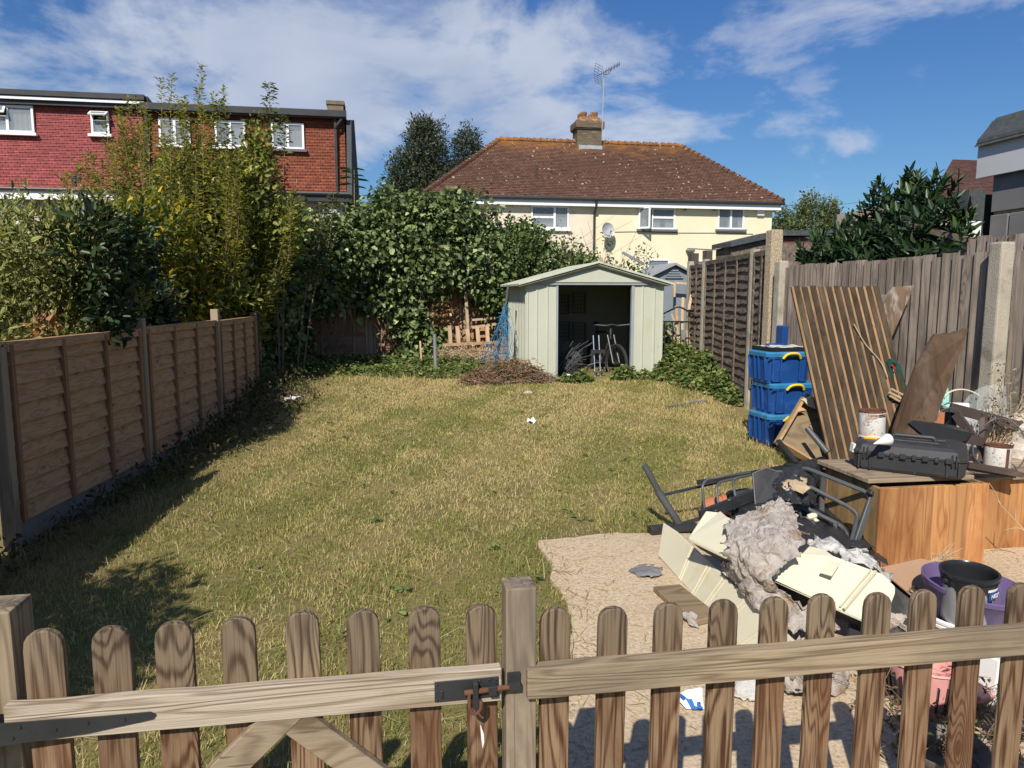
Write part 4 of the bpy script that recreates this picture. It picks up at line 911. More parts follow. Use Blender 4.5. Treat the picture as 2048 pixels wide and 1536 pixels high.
mb = MB(); mb.tube([(-17.5, 24.58, 4.80), (-6.9, 24.58, 4.80)], .06, 8); mb.tube([(-9.33, 24.6, 4.9), (-9.33, 24.6, 5.15), (-9.18, 24.55, 5.22), (-9.18, 24.55, 5.0)], .075, 8); mb.tube([(-9.2, 24.7, 4.7), (-9.2, 24.9, 4.4), (-9.2, 24.9, 0)], .06, 8); mb.build('gutter', 'gutter_dark', h1)
window(h1, -9.05, -8.0, 3.82, 4.60, 24.99, [(0, .45, .6, 1, None), (0, .45, 0, .6, None), (.45, 1, 0, 1, None)], curtains=[(.45, .98, .02, .98), (.05, .3, .05, .5)], sill='white')
window(h1, -12.6, -10.95, 3.82, 4.50, 24.99, [(0, .5, 0, 1, None), (.5, 1, 0, 1, None)], curtains=[(.05, .95, .02, .9)], sill='white')
h2 = lefthouse('house', 'left-hand house with an orange-brown tile-hung dormer and white windows', -7.55, -1.28, 7.40, 'pebbledash', 'tile_orange', 25.60, dh=[(-7.10, -6.15, 6.42, 7.24), (-5.40, -4.45, 6.42, 7.24), (-3.64, -2.60, 6.40, 7.24)], wh=[(-4.0, -3.0, 3.6, 4.4)])
mb = MB(); mb.bb(-7.55, -1.22, 25.38, 30.5, 7.40, 7.50); mb.bb(-7.55, -1.20, 25.32, 25.40, 7.44, 7.64); mb.bb(-7.50, -7.40, 25.50, 25.54, 5.0, 7.42); mb.bb(-1.62, -1.54, 25.48, 25.54, 5.0, 7.42)
mb.tube([(-1.35, 25.42, 7.4), (-1.5, 25.45, 7.2), (-1.58, 25.5, 7.1)], .05, 8); mb.build('flat_roof', 'gutter_dark', h2)
mb = MB(); mb.prism([(-1.22, 24.7, 4.85), (-1.22, 31.5, 4.85), (-1.22, 31.5, 6), (-1.22, 28.2, 8.0), (-1.22, 25.6, 7.4)], (.16, 0, 0)); mb.build('gable_verge', 'felt_roof', h2)
mb = MB(); mb.tube([(-7.5, 24.58, 4.86), (-1.1, 24.58, 4.86)], .065, 8); mb.bb(-7.5, -1.15, 24.62, 24.66, 4.62, 4.82); mb.tube([(-1.3, 24.6, 4.8), (-1.3, 24.9, 4.4), (-1.3, 24.9, 0)], .05, 8); mb.build('gutter', 'gutter_dark', h2)
window(h2, -7.10, -6.15, 6.42, 7.24, 25.61, [(0, .5, 0, 1, None), (.5, 1, 0, 1, None)], curtains=[(.08, .92, .08, .92)], sill='white')
window(h2, -5.40, -4.45, 6.42, 7.24, 25.61, [(0, .5, 0, 1, None), (.5, 1, 0, 1, None)], curtains=[(.52, .92, .08, .92)], sill='white')
window(h2, -3.64, -2.60, 6.40, 7.24, 25.61, [(0, .5, 0, 1, None), (.5, 1, 0, 1, None)], curtains=[(.06, .46, .05, .95), (.54, .94, .05, .95)], sill='dark')
window(h2, -4.0, -3.0, 3.6, 4.4, 24.99, [(0, .5, 0, 1, None), (.5, 1, 0, 1, None)], curtains=[(.06, .46, .05, .95)], sill='white')
mb = MB(); mb.bb(-1.98, -1.42, 27.8, 28.6, 7.2, 8.42); mb.bb(-2.02, -1.38, 27.76, 28.64, 8.42, 8.55); mb.build('chimney', 'chimney_brick_old', h2)
ds2 = thing('satellite_dish', 'pale satellite dish low on the left pebbledash wall above the ivy', 'satellite dish', (-1.75, 24.7, 3.9)); dish(ds2, (-1.78, 24.6, 4.05), .36, 'fascia_white')

# ---- outhouse, garage block, far roof, small shed
oh = thing('outhouse', 'low garden outbuilding with black felt roof behind the right fence', 'outbuilding', (7.0, 13, 0))
MB().bb(6.75, 7.62, 11.9, 12.5, 0, 2.62).build('wall', 'outhouse_red', oh); MB().prism([(5.88, 11.9, 0), (6.748, 11.9, 0), (6.748, 11.9, 2.625), (5.88, 11.9, 2.44)], (0, .6, 0)).build('side', 'lap_old_grey', oh)
mb = MB(); mb.prism([(5.82, 11.8, 2.44), (6.75, 11.8, 2.64), (7.72, 11.8, 2.66), (7.72, 11.8, 2.74), (6.73, 11.8, 2.73), (5.82, 11.8, 2.52)], (0, .75, 0)); mb.build('roof', 'felt_roof', oh)
MB().bb(6.55, 7.9, 11.7, 11.75, 1.9, 2.5).build('board', 'lap_old_grey', oh)
gb = thing('block_building', 'grey blockwork building with white fascia and felt roof at the right edge', 'building', (6, 5.5, 0))
bx = 5.75
MB().bb(bx, 9.5, 1.0, 6.22, 0, 2.78).build('wall', 'mortar_foam', gb)
mb = MB(); zc = [(.1, .60), (.62, 1.02), (1.04, 1.50), (1.52, 2.03), (2.05, 2.38), (2.40, 2.80)]
for r_, (z0, z1) in enumerate(zc):
    y = 6.235; k = 0
    while y > 1.2:
        w = (.22, .62, .46)[0] if (k == 0 and r_ % 2 == 0) else .62
        mb.bb(bx - .03, bx + .1, y - w + .008, y - .008, z0 + .004, z1 - .004); y -= w; k += 1
mb.build('blocks', 'block_grey', gb, bevel=.006)
MB().bb(bx - .10, bx - .06, 1.0, 6.36, 2.74, 3.10).build('fascia', 'fascia_white', gb)
mb = MB(); mb.prism([(bx - .14, 6.34, 3.06), (bx - .14, 1.0, 3.06), (bx - .14, 1.0, 3.12), (bx + .02, 1.0, 3.30), (bx + .02, 6.30, 3.30), (bx - .13, 6.34, 3.10)], (.05, 0, 0))
mb.add([(bx - .15, 6.36, 3.03), (bx - .15, 1, 3.03), (bx - .02, 1, 3.27), (bx - .02, 6.30, 3.27), (9.5, 6.3, 3.4), (9.5, 1, 3.4)], [(0, 3, 2, 1), (3, 4, 5, 2)])
mb.build('roof_felt', 'felt_roof', gb)
gp = thing('lean_to', 'dark felt-covered lean-to end with a bright white board beside the grey wall', 'lean-to', (5.55, 6.4, 0))
mb = MB(); mb.bb(5.50, 5.66, 6.26, 6.42, 2.12, 2.33); mb.build('white_board', 'fascia_bright', gp); mb = MB(); mb.bb(5.49, 5.67, 6.25, 6.43, 2.335, 2.62); mb.bb(5.68, 6.6, 6.40, 6.5, 1.9, 2.6); mb.build('felt_end', 'felt_roof', gp)
mb = MB(); mb.bb(5.52, 5.64, 6.28, 6.40, 0, 2.115); mb.build('leg', 'mortar_foam', gp)
fr_ = thing('far_house', 'brown tiled roof slope rising behind the laurel at the right', 'house', (18, 25, 0))
fa, fb = py_(1860, 396, 24), py_(2010, 300, 24)
mb = MB(); slope_tiles(mb, (fa.x, 24, fa.z), (fa.x + 9, 24, fa.z), (fa.x + 9, 28, fa.z + 2.2), (fa.x + 4.2, 28, fa.z + 2.2), 30, .02); mb.build('roof', 'tile_brown_plain', fr_); MB().bb(fa.x + .3, fa.x + 9, 24.4, 30, 0, fa.z + .05).build('wall', 'pebbledash', fr_)
ss = thing('small_shed', 'small slate-grey garden shed with louvred gable beyond the lap fence', 'shed', (6.2, 16, 0))
sc0 = py_(1348, 530, 16.5)
cx_ = sc0.x; zt_ = sc0.z
MB().bb(cx_ - .62, cx_ + .62, 16.5, 18, 0, zt_ - .32).build('wall', 'grey_shed_paint', ss)
mb = MB(); mb.prism([(cx_ - .62, 16.5, zt_ - .318), (cx_ + .62, 16.5, zt_ - .318), (cx_, 16.5, zt_ - .03)], (0, 1.5, 0))
for i in range(4): mb.bb(cx_ - .22 + .04 * i, cx_ + .22 - .04 * i, 16.46, 16.498, zt_ - .31 + .055 * i, zt_ - .275 + .055 * i)
mb.build('gable', 'grey_shed_paint', ss)
mb = MB(); mb.prism([(cx_ - .78, 16.38, zt_ - .36), (cx_, 16.38, zt_), (cx_ + .78, 16.38, zt_ - .36), (cx_ + .78, 16.38, zt_ - .31), (cx_, 16.38, zt_ + .05), (cx_ - .78, 16.38, zt_ - .31)], (0, 1.7, 0)); mb.build('roof', 'slate_grey', ss)
mb = MB()
for a, b_ in (((-.1, -.75), (-.1, -.42)), ((-.1, -.42), (.6, -.47)), ((.6, -.47), (.6, -.8))): mb.beam((cx_ + a[0], 16.2, zt_ + a[1]), (cx_ + b_[0], 16.2, zt_ + b_[1]), .05, .05)
tag(rootbox(mb.build('timber_frame', 'pallet_wood')), 'open timber frame standing in front of the small grey shed', 'frame')
# telegraph pole + wire
tp = thing('telegraph_pole', 'distant telegraph pole behind the laurel with a wire running left', 'pole', (26, 38, 0))
q0 = py_(1669, 400, 38)
tubes(tp, 'pole', [[(q0.x, 38, 0), (q0.x, 38, q0.z)]], .16, 'bark'); MB().bb(q0.x - .25, q0.x + .25, 37.8, 37.85, q0.z - .9, q0.z - .5).build('box', 'gutter_dark', tp)
q1 = py_(1560, 409, 27); tubes(tp, 'wire', [[(q0.x, 38, q0.z - .3), ((q0.x + q1.x) / 2, 32.5, (q0.z + q1.z) / 2 - .25), tuple(q1)], [(q0.x, 38, q0.z - .3), (q0.x + 12, 33, q0.z + 1.2)]], .014, 'gutter_dark', 4)

# ================================================================== VEGETATION
UPV = np.array([0, 0, 1.0])
def bush_leaves(name, blobs, n, size, cols, wts, mat, parent, seed=1, inner=.5, lumpy=.2, aspect=.5, clump=0, clumpr=.12, up=.35, droop=.15, jitter=.7, var=.25, edge=None, sz_var=.3, keep=None, fold=.22):
    p, d = blobpts(blobs, n, seed, inner, lumpy, clump, clumpr)
    if keep is not None:
        k = keep(p); p = p[k]; d = d[k]
    n = len(p); t_ = norm(d + UPV * up + rng.normal(size=(n, 3)) * jitter); nr = norm(d * .8 + UPV * .7 + rng.normal(size=(n, 3)) * .5)
    s = size * (1 + sz_var * rng.normal(size=n)).clip(.4, 1.9); c = palette(n, cols, wts, var)
    e = None
    if edge is not None: e = palette(n, [edge], [1], .15); m = rng.random(n) < .12; e[m] = c[m]
    return leaves(name, p, t_, nr, s, c, mat, parent, aspect, fold, droop, edge=e)
def stems(name, paths, rads, mat, parent, n=4):
    mb = MB()
    for p, r in zip(paths, rads): mb.tube(p, [r * (1 - .75 * i / (len(p) - 1)) for i in range(len(p))], n)
    return mb.build(name, mat, parent)
# --- variegated bush above the left fence
vb = thing('variegated_bush', 'dense cream-and-green variegated bush spilling over the left fence', 'bush', (-3.2, 7.4, 0))
vbl = [((-3.05, 6.9, 1.75), (.75, .8, .62)), ((-3.55, 6.3, 1.75), (.9, .8, .68)), ((-2.75, 7.5, 1.6), (.58, .7, .55)), ((-3.3, 7.7, 1.85), (.8, .8, .60)), ((-3.9, 7.2, 1.95), (.8, .9, .6)), ((-2.80, 6.4, 1.40), (.42, .7, .42)), ((-3.9, 5.6, 1.6), (.9, .8, .75)), ((-3.0, 5.7, 1.35), (.4, .6, .38)), ((-2.46, 6.65, 2.0), (.40, .6, .40)), ((-2.55, 6.2, 1.98), (.34, .45, .34)), ((-2.5, 6.95, 2.10), (.34, .5, .34))]
bush_leaves('foliage', vbl, 34000, .055, [(.075, .095, .025), (.11, .125, .035), (.045, .06, .018)], [4, 3, 3], 'leaf_matt', vb, 3, .5, .26, .38, clump=7, clumpr=.05, edge=(.43, .42, .15), up=.6, jitter=.9)
stems('branches', [spline([(-3.3 + random.uniform(-.2, .2), 6.8 + random.uniform(-.4, .4), 0), (-3.3 + random.uniform(-.5, .5), 6.8 + random.uniform(-.7, .7), 1.0), (-3.3 + random.uniform(-.9, .8), 6.9 + random.uniform(-1.2, 1), 2.1)], 5) for _ in range(22)], [.025] * 22, 'bark', vb)
bush_leaves('dead_leaves', [((-2.5, 6.85, 1.95), (.12, .12, .2)), ((-2.6, 6.1, 1.35), (.1, .2, .12))], 160, .07, [(.45, .24, .12), (.55, .34, .18)], [1, 1], 'leaf_matt', vb, 5, .3)
sb = thing('side_shrub', 'round green shrub just outside the picture on the left, casting the near shadow', 'shrub', (-2.5, 1.8, 0))
bush_leaves('foliage', [((-2.5, 1.75, 1.35), (.55, 1.0, 1.0)), ((-2.35, 1.35, 1.9), (.4, .5, .45))], 9000, .07, [(.06, .09, .03), (.09, .12, .04)], [1, 1], 'leaf', sb, 81, .2, .2, .5)
# --- dark laurel-like bush + yellow leaved part between
db = thing('dark_bush', 'dark green glossy bush behind the left fence with pink cloth showing through', 'bush', (-2.6, 8.2, 0))
bush_leaves('foliage', [((-2.72, 8.5, 1.35), (.42, .5, .62)), ((-2.45, 8.1, 1.5), (.22, .3, .3)), ((-2.30, 6.45, 1.95), (.30, .45, .42)), ((-2.22, 6.4, 1.48), (.14, .28, .24)), ((-2.32, 7.1, 2.0), (.28, .4, .36))], 6500, .075, [(.03, .055, .02), (.05, .08, .025), (.02, .035, .015)], [3, 2, 2], 'leaf_gloss', db, 8, .4, .2, .42)
stems('branches', [spline([(-2.75, 8.4, 0), (-2.7 + random.uniform(-.3, .3), 8.4, .9), (-2.65 + random.uniform(-.4, .4), 8.4, 1.7)], 4) for _ in range(9)], [.02] * 9, 'bark', db)
yb = thing('yellowing_shrub', 'yellow-green autumn tinted shrub between the variegated bush and the tall shrub', 'shrub', (-2.9, 9.2, 0))
bush_leaves('foliage', [((-3.0, 9.2, 1.75), (.62, .6, .72)), ((-2.75, 9.3, 2.3), (.5, .5, .5)), ((-2.55, 9.9, 1.6), (.4, .5, .45))], 5200, .085, [(.20, .20, .03), (.33, .27, .03), (.10, .14, .025), (.50, .34, .02)], [4, 2, 4, .6], 'leaf', yb, 11, .35, .25, .45)
stems('branches', [spline([(-2.95, 9.2, 0), (-2.9 + random.uniform(-.4, .4), 9.2, 1), (-2.85 + random.uniform(-.5, .5), 9.2, 2.3)], 4) for _ in range(10)], [.02] * 10, 'bark', yb)
# pink cloth on a line behind
mb = MB(); pts = []
c0 = pixdir(0, 0)
A = py_(222, 580, 10.2); B_ = py_(372, 575, 10.6); C_ = py_(360, 655, 10.6); D_ = py_(215, 660, 10.2)
K = 20; vs = []
for i in range(K + 1):
    f = i / K; off = .05 * math.sin(f * 17)
    for j in range(5):
        g_ = j / 4; p = A.lerp(B_, f).lerp(D_.lerp(C_, f), g_); vs.append((p.x, p.y + off * (.4 + g_), p.z - .05 * g_))
mb.add(vs, [(i * 5 + j, (i + 1) * 5 + j, (i + 1) * 5 + j + 1, i * 5 + j + 1) for i in range(K) for j in range(4)])
tag(rootbox(mb.build('hanging_cloth', 'pink_cloth', smooth=True, solid=.004)), 'pink cloth hanging in the neighbouring garden, glimpsed through leaves', 'cloth')
# --- tall shooting shrub
def shoots(name, label, cat, base, br, nsh, hfun, spread, leafs, step, cols, wts, mat='leaf', stemmat='twig_brown', aspect=.5, wob=.12, group=None, low=.25, droop=.25):
    par = thing(name, label, cat, base, group=group); paths = []; rads = []; P = []; Tn = []; Nn = []; Sz = []
    for i in range(nsh):
        a = random.uniform(0, 2 * PI); rr = math.sqrt(random.random()); bx_, by_ = base[0] + br * rr * math.cos(a) * .5, base[1] + br * rr * math.sin(a) * .5
        H = hfun(rr, a); ex, ey = bx_ + spread * rr * math.cos(a) + random.gauss(0, wob), by_ + spread * rr * math.sin(a) * .8 + random.gauss(0, wob)
        p = spline([(bx_, by_, base[2]), (bx_ + (ex - bx_) * .35, by_ + (ey - by_) * .35, base[2] + H * .35), (bx_ + (ex - bx_) * .8 + random.gauss(0, wob * .5), by_ + (ey - by_) * .8, base[2] + H * .7), (ex, ey, base[2] + H)], 5)
        paths.append(p); rads.append(.006 + .003 * H / 4)
        L = sum((p[k + 1] - p[k]).length for k in range(len(p) - 1)); k = int(L * (1 - low) / step)
        for j in range(k):
            f = low + (1 - low) * (j + random.random()) / k; q = f * (len(p) - 1); q0 = min(int(q), len(p) - 2); pt = p[q0].lerp(p[q0 + 1], q - q0); d = (p[q0 + 1] - p[q0]).normalized()
            an = random.uniform(0, 2 * PI); o = Vector((math.cos(an), math.sin(an), .15)); off = random.random() ** 1.5 * .26 * (1.12 - f)
            P.append(pt + o * off); Tn.append(o * .8 + d * .5 + Vector((0, 0, random.uniform(-.4, .2)))); Nn.append(Vector((0, 0, 1)) + d * .2 + o * random.uniform(-.5, .5)); Sz.append(leafs * random.uniform(.55, 1.25) * (1.1 - .45 * f))
    stems('stems', paths, rads, stemmat, par)
    n = len(P); leaves('foliage', np.array([tuple(v) for v in P]), np.array([tuple(v) for v in Tn]), norm(np.array([tuple(v) for v in Nn])), np.array(Sz), palette(n, cols, wts, .25), mat, par, aspect, .2, droop)
    return par
ts = shoots('tall_shrub', 'tall straggly shrub of upright leafy shoots in front of the tiled houses', 'shrub', (-2.85, 10.9, .2), 1.5, 135, lambda r, a: (2.35 + 2.3 * (1 - r) * random.uniform(.5, 1.0) + .5 * random.random() + (.35 if math.cos(a) > .2 and r < .5 else 0)), 0.85, .088, .0105,
            [(.23, .25, .065), (.33, .33, .10), (.15, .17, .05), (.36, .27, .12), (.54, .46, .09)], [5, 4, 3, 1.2, .6])
bush_leaves('low_foliage', [((-2.75, 10.5, 1.5), (.95, .7, .8)), ((-2.4, 11.1, 2.0), (.75, .7, .85)), ((-3.2, 10.4, 2.0), (.7, .7, .8)), ((-2.35, 11.0, 2.75), (.60, .5, .60)), ((-1.95, 11.1, 3.0), (.25, .3, .6)), ((-3.1, 10.9, 2.6), (.4, .4, .4))], 15000, .082, [(.24, .27, .065), (.34, .35, .09), (.15, .18, .05), (.52, .45, .08)], [5, 3, 3, .5], 'leaf', ts, 21, .25, .38, .5, jitter=1.0)
bush_leaves('upper_foliage', [((-2.15, 11.0, 3.15), (.62, .4, .62)), ((-2.75, 11.0, 3.2), (.5, .4, .5)), ((-1.75, 11.1, 3.55), (.22, .3, .55)), ((-1.45, 11.2, 2.6), (.4, .4, .5))], 5200, .08, [(.24, .27, .065), (.34, .35, .09), (.15, .18, .05), (.40, .32, .12)], [5, 3, 3, 1], 'leaf', ts, 25, .1, .4, .5, jitter=1.0)
for (tx, ty, tz, lean) in ((-1.60, 11.2, 4.62, 0), (-1.42, 11.3, 4.20, .1), (-2.25, 11.0, 4.30, -.1), (-3.55, 10.9, 3.1, -.5), (-.78, 11.7, 3.15, .35), (-.95, 11.7, 3.0, .3), (-3.75, 10.7, 2.7, -.6), (-1.85, 11.0, 4.05, 0), (-2.7, 11.0, 4.02, 0)):
    p = spline([(tx - lean * 1.6 - .0, ty, .3), (tx - lean, ty, 1.6), (tx - lean * .3, ty, tz * .75), (tx, ty, tz)], 6)
    stems('shoot', [p], [.016], 'bark', ts)
    P = []; Tn = []
    for j in range(320):
        f = random.uniform(.4, 1); q = f * (len(p) - 1); q0 = min(int(q), len(p) - 2); pt = p[q0].lerp(p[q0 + 1], q - q0); an = random.uniform(0, 6.28); o = Vector((math.cos(an), math.sin(an), .2)); P.append(pt + o * random.random() * .16 * (1.35 - f)); Tn.append(o + Vector((0, 0, random.uniform(-.4, .5))))
    n = len(P); leaves('leaves', np.array([tuple(v) for v in P]), np.array([tuple(v) for v in Tn]), norm(rng.normal(size=(n, 3)) * .4 + UPV), .075 * rng.uniform(.6, 1.2, n), palette(n, [(.10, .12, .04), (.15, .16, .05)], [1, 1]), 'leaf', ts, .5, .2, .25)
# --- ivy
IV = [(.095, .135, .045), (.155, .20, .07), (.06, .085, .034), (.23, .28, .11), (.34, .40, .19)]; IW = [4, 4, 3, 2, 1]
iv = thing('ivy_corner', 'dark ivy mass filling the far left corner over both fences', 'ivy', (-1.6, 13.3, .2))
def ivcut(p): return (p[:, 2] > .15)
def back(bl, dy): return [((c[0], c[1] + dy, c[2]), r_) for c, r_ in bl]
bush_leaves('foliage', [((-1.5, 13.2, 2.3), (.85, .7, .66)), ((-1.95, 12.4, 2.0), (.5, .7, .7)), ((-1.75, 12.0, 1.45), (.4, .6, .6)), ((-2.1, 12.8, 1.55), (.55, .9, .75)), ((-.9, 13.6, 2.35), (.7, .6, .62)), ((-2.0, 12.6, .8), (.35, .8, .6)), ((-1.2, 13.75, 1.95), (.9, .4, .5)), ((-1.65, 13.4, .9), (.25, .4, .65)), ((-2.1, 11.6, .45), (.3, .8, .35)), ((-1.75, 13.2, 2.55), (.6, .6, .55)), ((-1.15, 13.2, 1.7), (.5, .4, .45))], 25000, .08, IV, IW, 'leaf_gloss', iv, 31, .45, .28, .85, clump=3, clumpr=.16, droop=.3, up=-.2, keep=ivcut)
stems('stems', [spline([(-2 + random.uniform(0, 1.4), 13.7, .2), (-1.9 + random.uniform(0, 1.3), 13.6, 1.2), (-1.8 + random.uniform(0, 1.3), 13.5, 2.5)], 4) for _ in range(14)], [.016] * 14, 'twig_brown', iv)
is_ = thing('ivy_mound', 'big rounded dark green ivy mound over the back fence, left of the shed', 'ivy', (.9, 13.8, .2))
bush_leaves('foliage', back([((.3, 13.6, 2.75), (.95, .75, .75)), ((1.25, 13.6, 2.75), (.85, .75, .78)), ((-.25, 13.6, 2.5), (.75, .65, .75)), ((.8, 13.4, 2.25), (1.25, .7, .62)), ((1.75, 13.4, 2.2), (.5, .6, .75)), ((0, 13.55, 1.95), (.62, .42, .42)), ((1.95, 13.6, 1.75), (.2, .3, .35)), ((-.6, 13.4, 2.3), (.5, .5, .6)), ((.9, 13.3, 3.1), (.6, .5, .35))], .38), 29000, .08, IV, IW, 'leaf_gloss', is_, 37, .45, .30, .88, clump=3, clumpr=.17, droop=.3, up=-.2)
stems('stems', [spline([(.5 + random.uniform(-1, 1.3), 13.85, .2), (.6 + random.uniform(-1, 1.2), 13.8, 1.3), (.6 + random.uniform(-1.1, 1.2), 13.6, 2.8)], 4) for _ in range(22)], [.018] * 22, 'twig_brown', is_)
iv3 = thing('hanging_ivy', 'ivy trailing down the middle of the back fence to the ground', 'ivy', (.4, 13.7, .2))
bush_leaves('foliage', [((.45, 13.72, 1.25), (.42, .22, .5)), ((.75, 13.70, .75), (.35, .2, .35)), ((.1, 13.75, 1.55), (.35, .2, .25)), ((-.35, 13.8, 1.55), (.35, .2, .25)), ((.3, 13.6, .42), (.4, .25, .22)), ((.95, 13.6, .45), (.3, .2, .2))], 3000, .10, IV, [3, 4, 2, 2, 1], 'leaf_gloss', iv3, 43, .4, .3, .85, clump=3, clumpr=.15, droop=.3, up=-.3)
bush_leaves('dead_leaves', [((.95, 13.7, 1.35), (.4, .2, .25)), ((1.5, 13.5, .55), (.6, .3, .25)), ((-.75, 13.7, 2.0), (.12, .1, .35))], 900, .07, [(.36, .22, .12), (.5, .34, .2), (.25, .14, .08)], [1, 1, 1], 'leaf_matt', iv3, 44, .2, .3)
cv = thing('climbing_vine', 'lighter green creeper mass behind and above the metal shed', 'creeper', (3, 14.3, .2))
bush_leaves('foliage', [((2.3, 14.0, 2.35), (.75, .6, .62)), ((3.1, 14.3, 2.15), (.85, .5, .62)), ((2.1, 13.8, 1.7), (.45, .5, .5)), ((3.9, 14.5, 2.0), (.7, .5, .45)), ((4.7, 14.6, 1.85), (.5, .4, .38)), ((2.7, 14.2, 2.75), (.4, .4, .3))], 15000, .062, [(.10, .155, .045), (.16, .22, .07), (.06, .095, .03), (.25, .29, .12)], [4, 3, 3, 1], 'leaf', cv, 51, .4, .34, .75, clump=3, clumpr=.12, droop=.3)
stems('stems', [spline([(2.2 + random.uniform(0, 2.6), 14.2, .2), (2.2 + random.uniform(0, 2.6), 14.2, 1.5), (2.3 + random.uniform(0, 2.8), 14.2, 2.5 + random.random() * .7)], 4) for _ in range(22)], [.01] * 22, 'twig_brown', cv)
for (bx_, h_, n_) in ((3.55, 3.05, 3), (4.35, 2.9, 3), (5.2, 2.8, 4), (2.95, 3.1, 3), (1.9, 3.4, 2)):
    for _ in range(n_):
        x_ = bx_ + random.uniform(-.2, .2); p = spline([(x_, 14.4, 1.6), (x_ + random.uniform(-.1, .1), 14.4, 2.2), (x_ + random.uniform(-.25, .25), 14.4, h_ - random.random() * .3)], 5); stems('sprig', [p], [.008], 'twig_brown', cv)
        P = np.array([tuple(p[int(f * (len(p) - 1))]) for f in rng.random(60)]) + rng.normal(size=(60, 3)) * .06
        leaves('leaves', P, rng.normal(size=(60, 3)) + UPV * .2, norm(rng.normal(size=(60, 3)) * .4 + UPV), .06 * rng.uniform(.6, 1.2, 60), palette(60, [(.12, .18, .05), (.08, .12, .035)], [1, 1]), 'leaf', cv, .7, .2, .3)
mb = MB(); a_, b_ = py_(1245, 505, 14.0), py_(1288, 528, 14.0); mb.beam(a_, b_, .03, .05); mb.build('pole_piece', 'galvanised', cv)
# bamboo-ish sprig over the left house end
bs = thing('bamboo_sprig', 'few long narrow leaves rising beside the end of the left terrace', 'bamboo', (-.55, 13.9, 1)); a_ = py_(705, 345, 13.9)
stems('stem', [spline([(a_.x - .05, 13.9, .3), (a_.x, 13.9, 2.5), (a_.x + .03, 13.9, a_.z + .05)], 4)], [.012], 'twig_pale', bs)
P = np.array([(a_.x, 13.9, a_.z - .25 + .04 * i) for i in range(9)]); leaves('leaves', P, np.array([(math.cos(i * 2.4), .3 * math.sin(i * 2.4), .25) for i in range(9)]), np.tile(UPV, (9, 1)), rng.uniform(.2, .32, 9), palette(9, [(.09, .15, .04)], [1]), 'leaf', bs, .18, .15, .4)

# --- trees far behind
def tree(name, label, base, h, blobs, n, size, cols, wts, seed, trunk_r=.3, aspect=.5, group=None):
    par = thing(name, label, 'tree', base, group=group); bl = [((base[0] + c[0], base[1] + c[1], base[2] + c[2]), r) for c, r in blobs]
    bush_leaves('crown', bl, n, size, cols, wts, 'leaf', par, seed, .35, .32, aspect, clump=8, clumpr=size * 2.2, var=.3)
    mb = MB(); top_ = Vector(base) + Vector((0, 0, h * .5)); mb.tube([base, Vector(base) + Vector((.1, 0, h * .25)), top_], [trunk_r, trunk_r * .8, trunk_r * .6], 8)
    for c, r in bl: mb.tube(spline([top_ - Vector((0, 0, h * .15)), (Vector(c) + top_) / 2 - Vector((0, 0, .3)), Vector(c) + Vector((0, 0, r[2] * .6))], 4), [trunk_r * .4 * (1 - .8 * i / 8) for i in range(9)], 6)
    mb.build('trunk', 'bark', par, smooth=True); return par
a_ = py_(862, 380, 55)
tree('eucalyptus_tree', 'tall grey-green tree rising between the left terrace and the brown roof', (a_.x, 55, 0), 14.5, [((-.3, 0, 12.0), (1.6, 1.6, 2.2)), ((-1.6, 0, 10.3), (1.7, 1.6, 1.9)), ((2.7, 0, 12.2), (1.0, 1.2, 1.6)), ((.4, 0, 9.6), (2.2, 2, 1.9)), ((-2.6, 0, 8.2), (1.4, 1.5, 1.6)), ((2.3, 0, 10.2), (.9, 1, 1.3)), ((0, 0, 7.5), (3.2, 2, 2)), ((-.6, 0, 13.5), (.9, .9, 1.0))], 42000, .20, [(.07, .085, .05), (.10, .115, .07), (.045, .055, .032)], [4, 3, 3], 61, .25, .4)
a_ = py_(1615, 440, 38); tree('garden_tree', 'light green spiky-topped tree between the cream house and the laurel', (a_.x, 38, 0), 7.2, [((.2, 0, 5.6), (1.3, 1.2, 1.3)), ((-1.3, 0, 5.0), (1.0, 1, 1.1)), ((1.6, 0, 5.2), (1.0, 1, 1.2)), ((.1, 0, 6.6), (.45, .5, .8)), ((1.3, 0, 6.4), (.4, .4, .6)), ((-2.2, 0, 4.5), (.9, .9, 1.0)), ((-1.5, 0, 6.0), (.35, .4, .5))], 12000, .14, [(.12, .15, .05), (.18, .21, .08), (.07, .09, .03)], [4, 3, 2], 67, .15, .45)
a_ = py_(1770, 430, 45); tree('distant_tree', 'dark rounded tree low behind the laurel', (a_.x, 45, 0), 8, [((0, 0, 6.2), (2.6, 2, 1.4)), ((-2.4, 0, 5.6), (1.8, 1.6, 1.2)), ((2, 0, 6.4), (1.6, 1.5, 1.2))], 7000, .2, [(.06, .075, .035), (.09, .105, .05)], [1, 1], 71, .2, .45)

# --- cherry laurel behind the right fence
cl = thing('cherry_laurel', 'large dark glossy laurel bush leaning over the grey upright board fence', 'laurel', (5.4, 7.6, 0))
lbl = [((5.25, 7.9, 2.25), (.55, .6, .52)), ((5.25, 7.0, 2.30), (.5, .6, .55)), ((5.6, 8.3, 2.35), (.6, .6, .45)), ((5.45, 7.3, 2.72), (.40, .5, .42)), ((4.95, 7.3, 2.1), (.38, .6, .40)), ((5.2, 6.55, 2.35), (.32, .35, .42)), ((5.25, 8.8, 2.05), (.5, .5, .4)), ((5.6, 7.5, 1.3), (.6, 1.2, .8)), ((4.78, 7.55, 2.0), (.28, .55, .26))]
lbl = [((c[0] - .02, c[1] - .30, c[2] - .30), (r_[0] * .9, r_[1] * .9, r_[2] * .80)) for c, r_ in lbl if c[1] < 8.2]
P_, D_ = blobpts(lbl, 1050, 77, .55, .25); tp_ = norm(D_ * .9 + UPV * .6 + rng.normal(size=D_.shape) * .3)
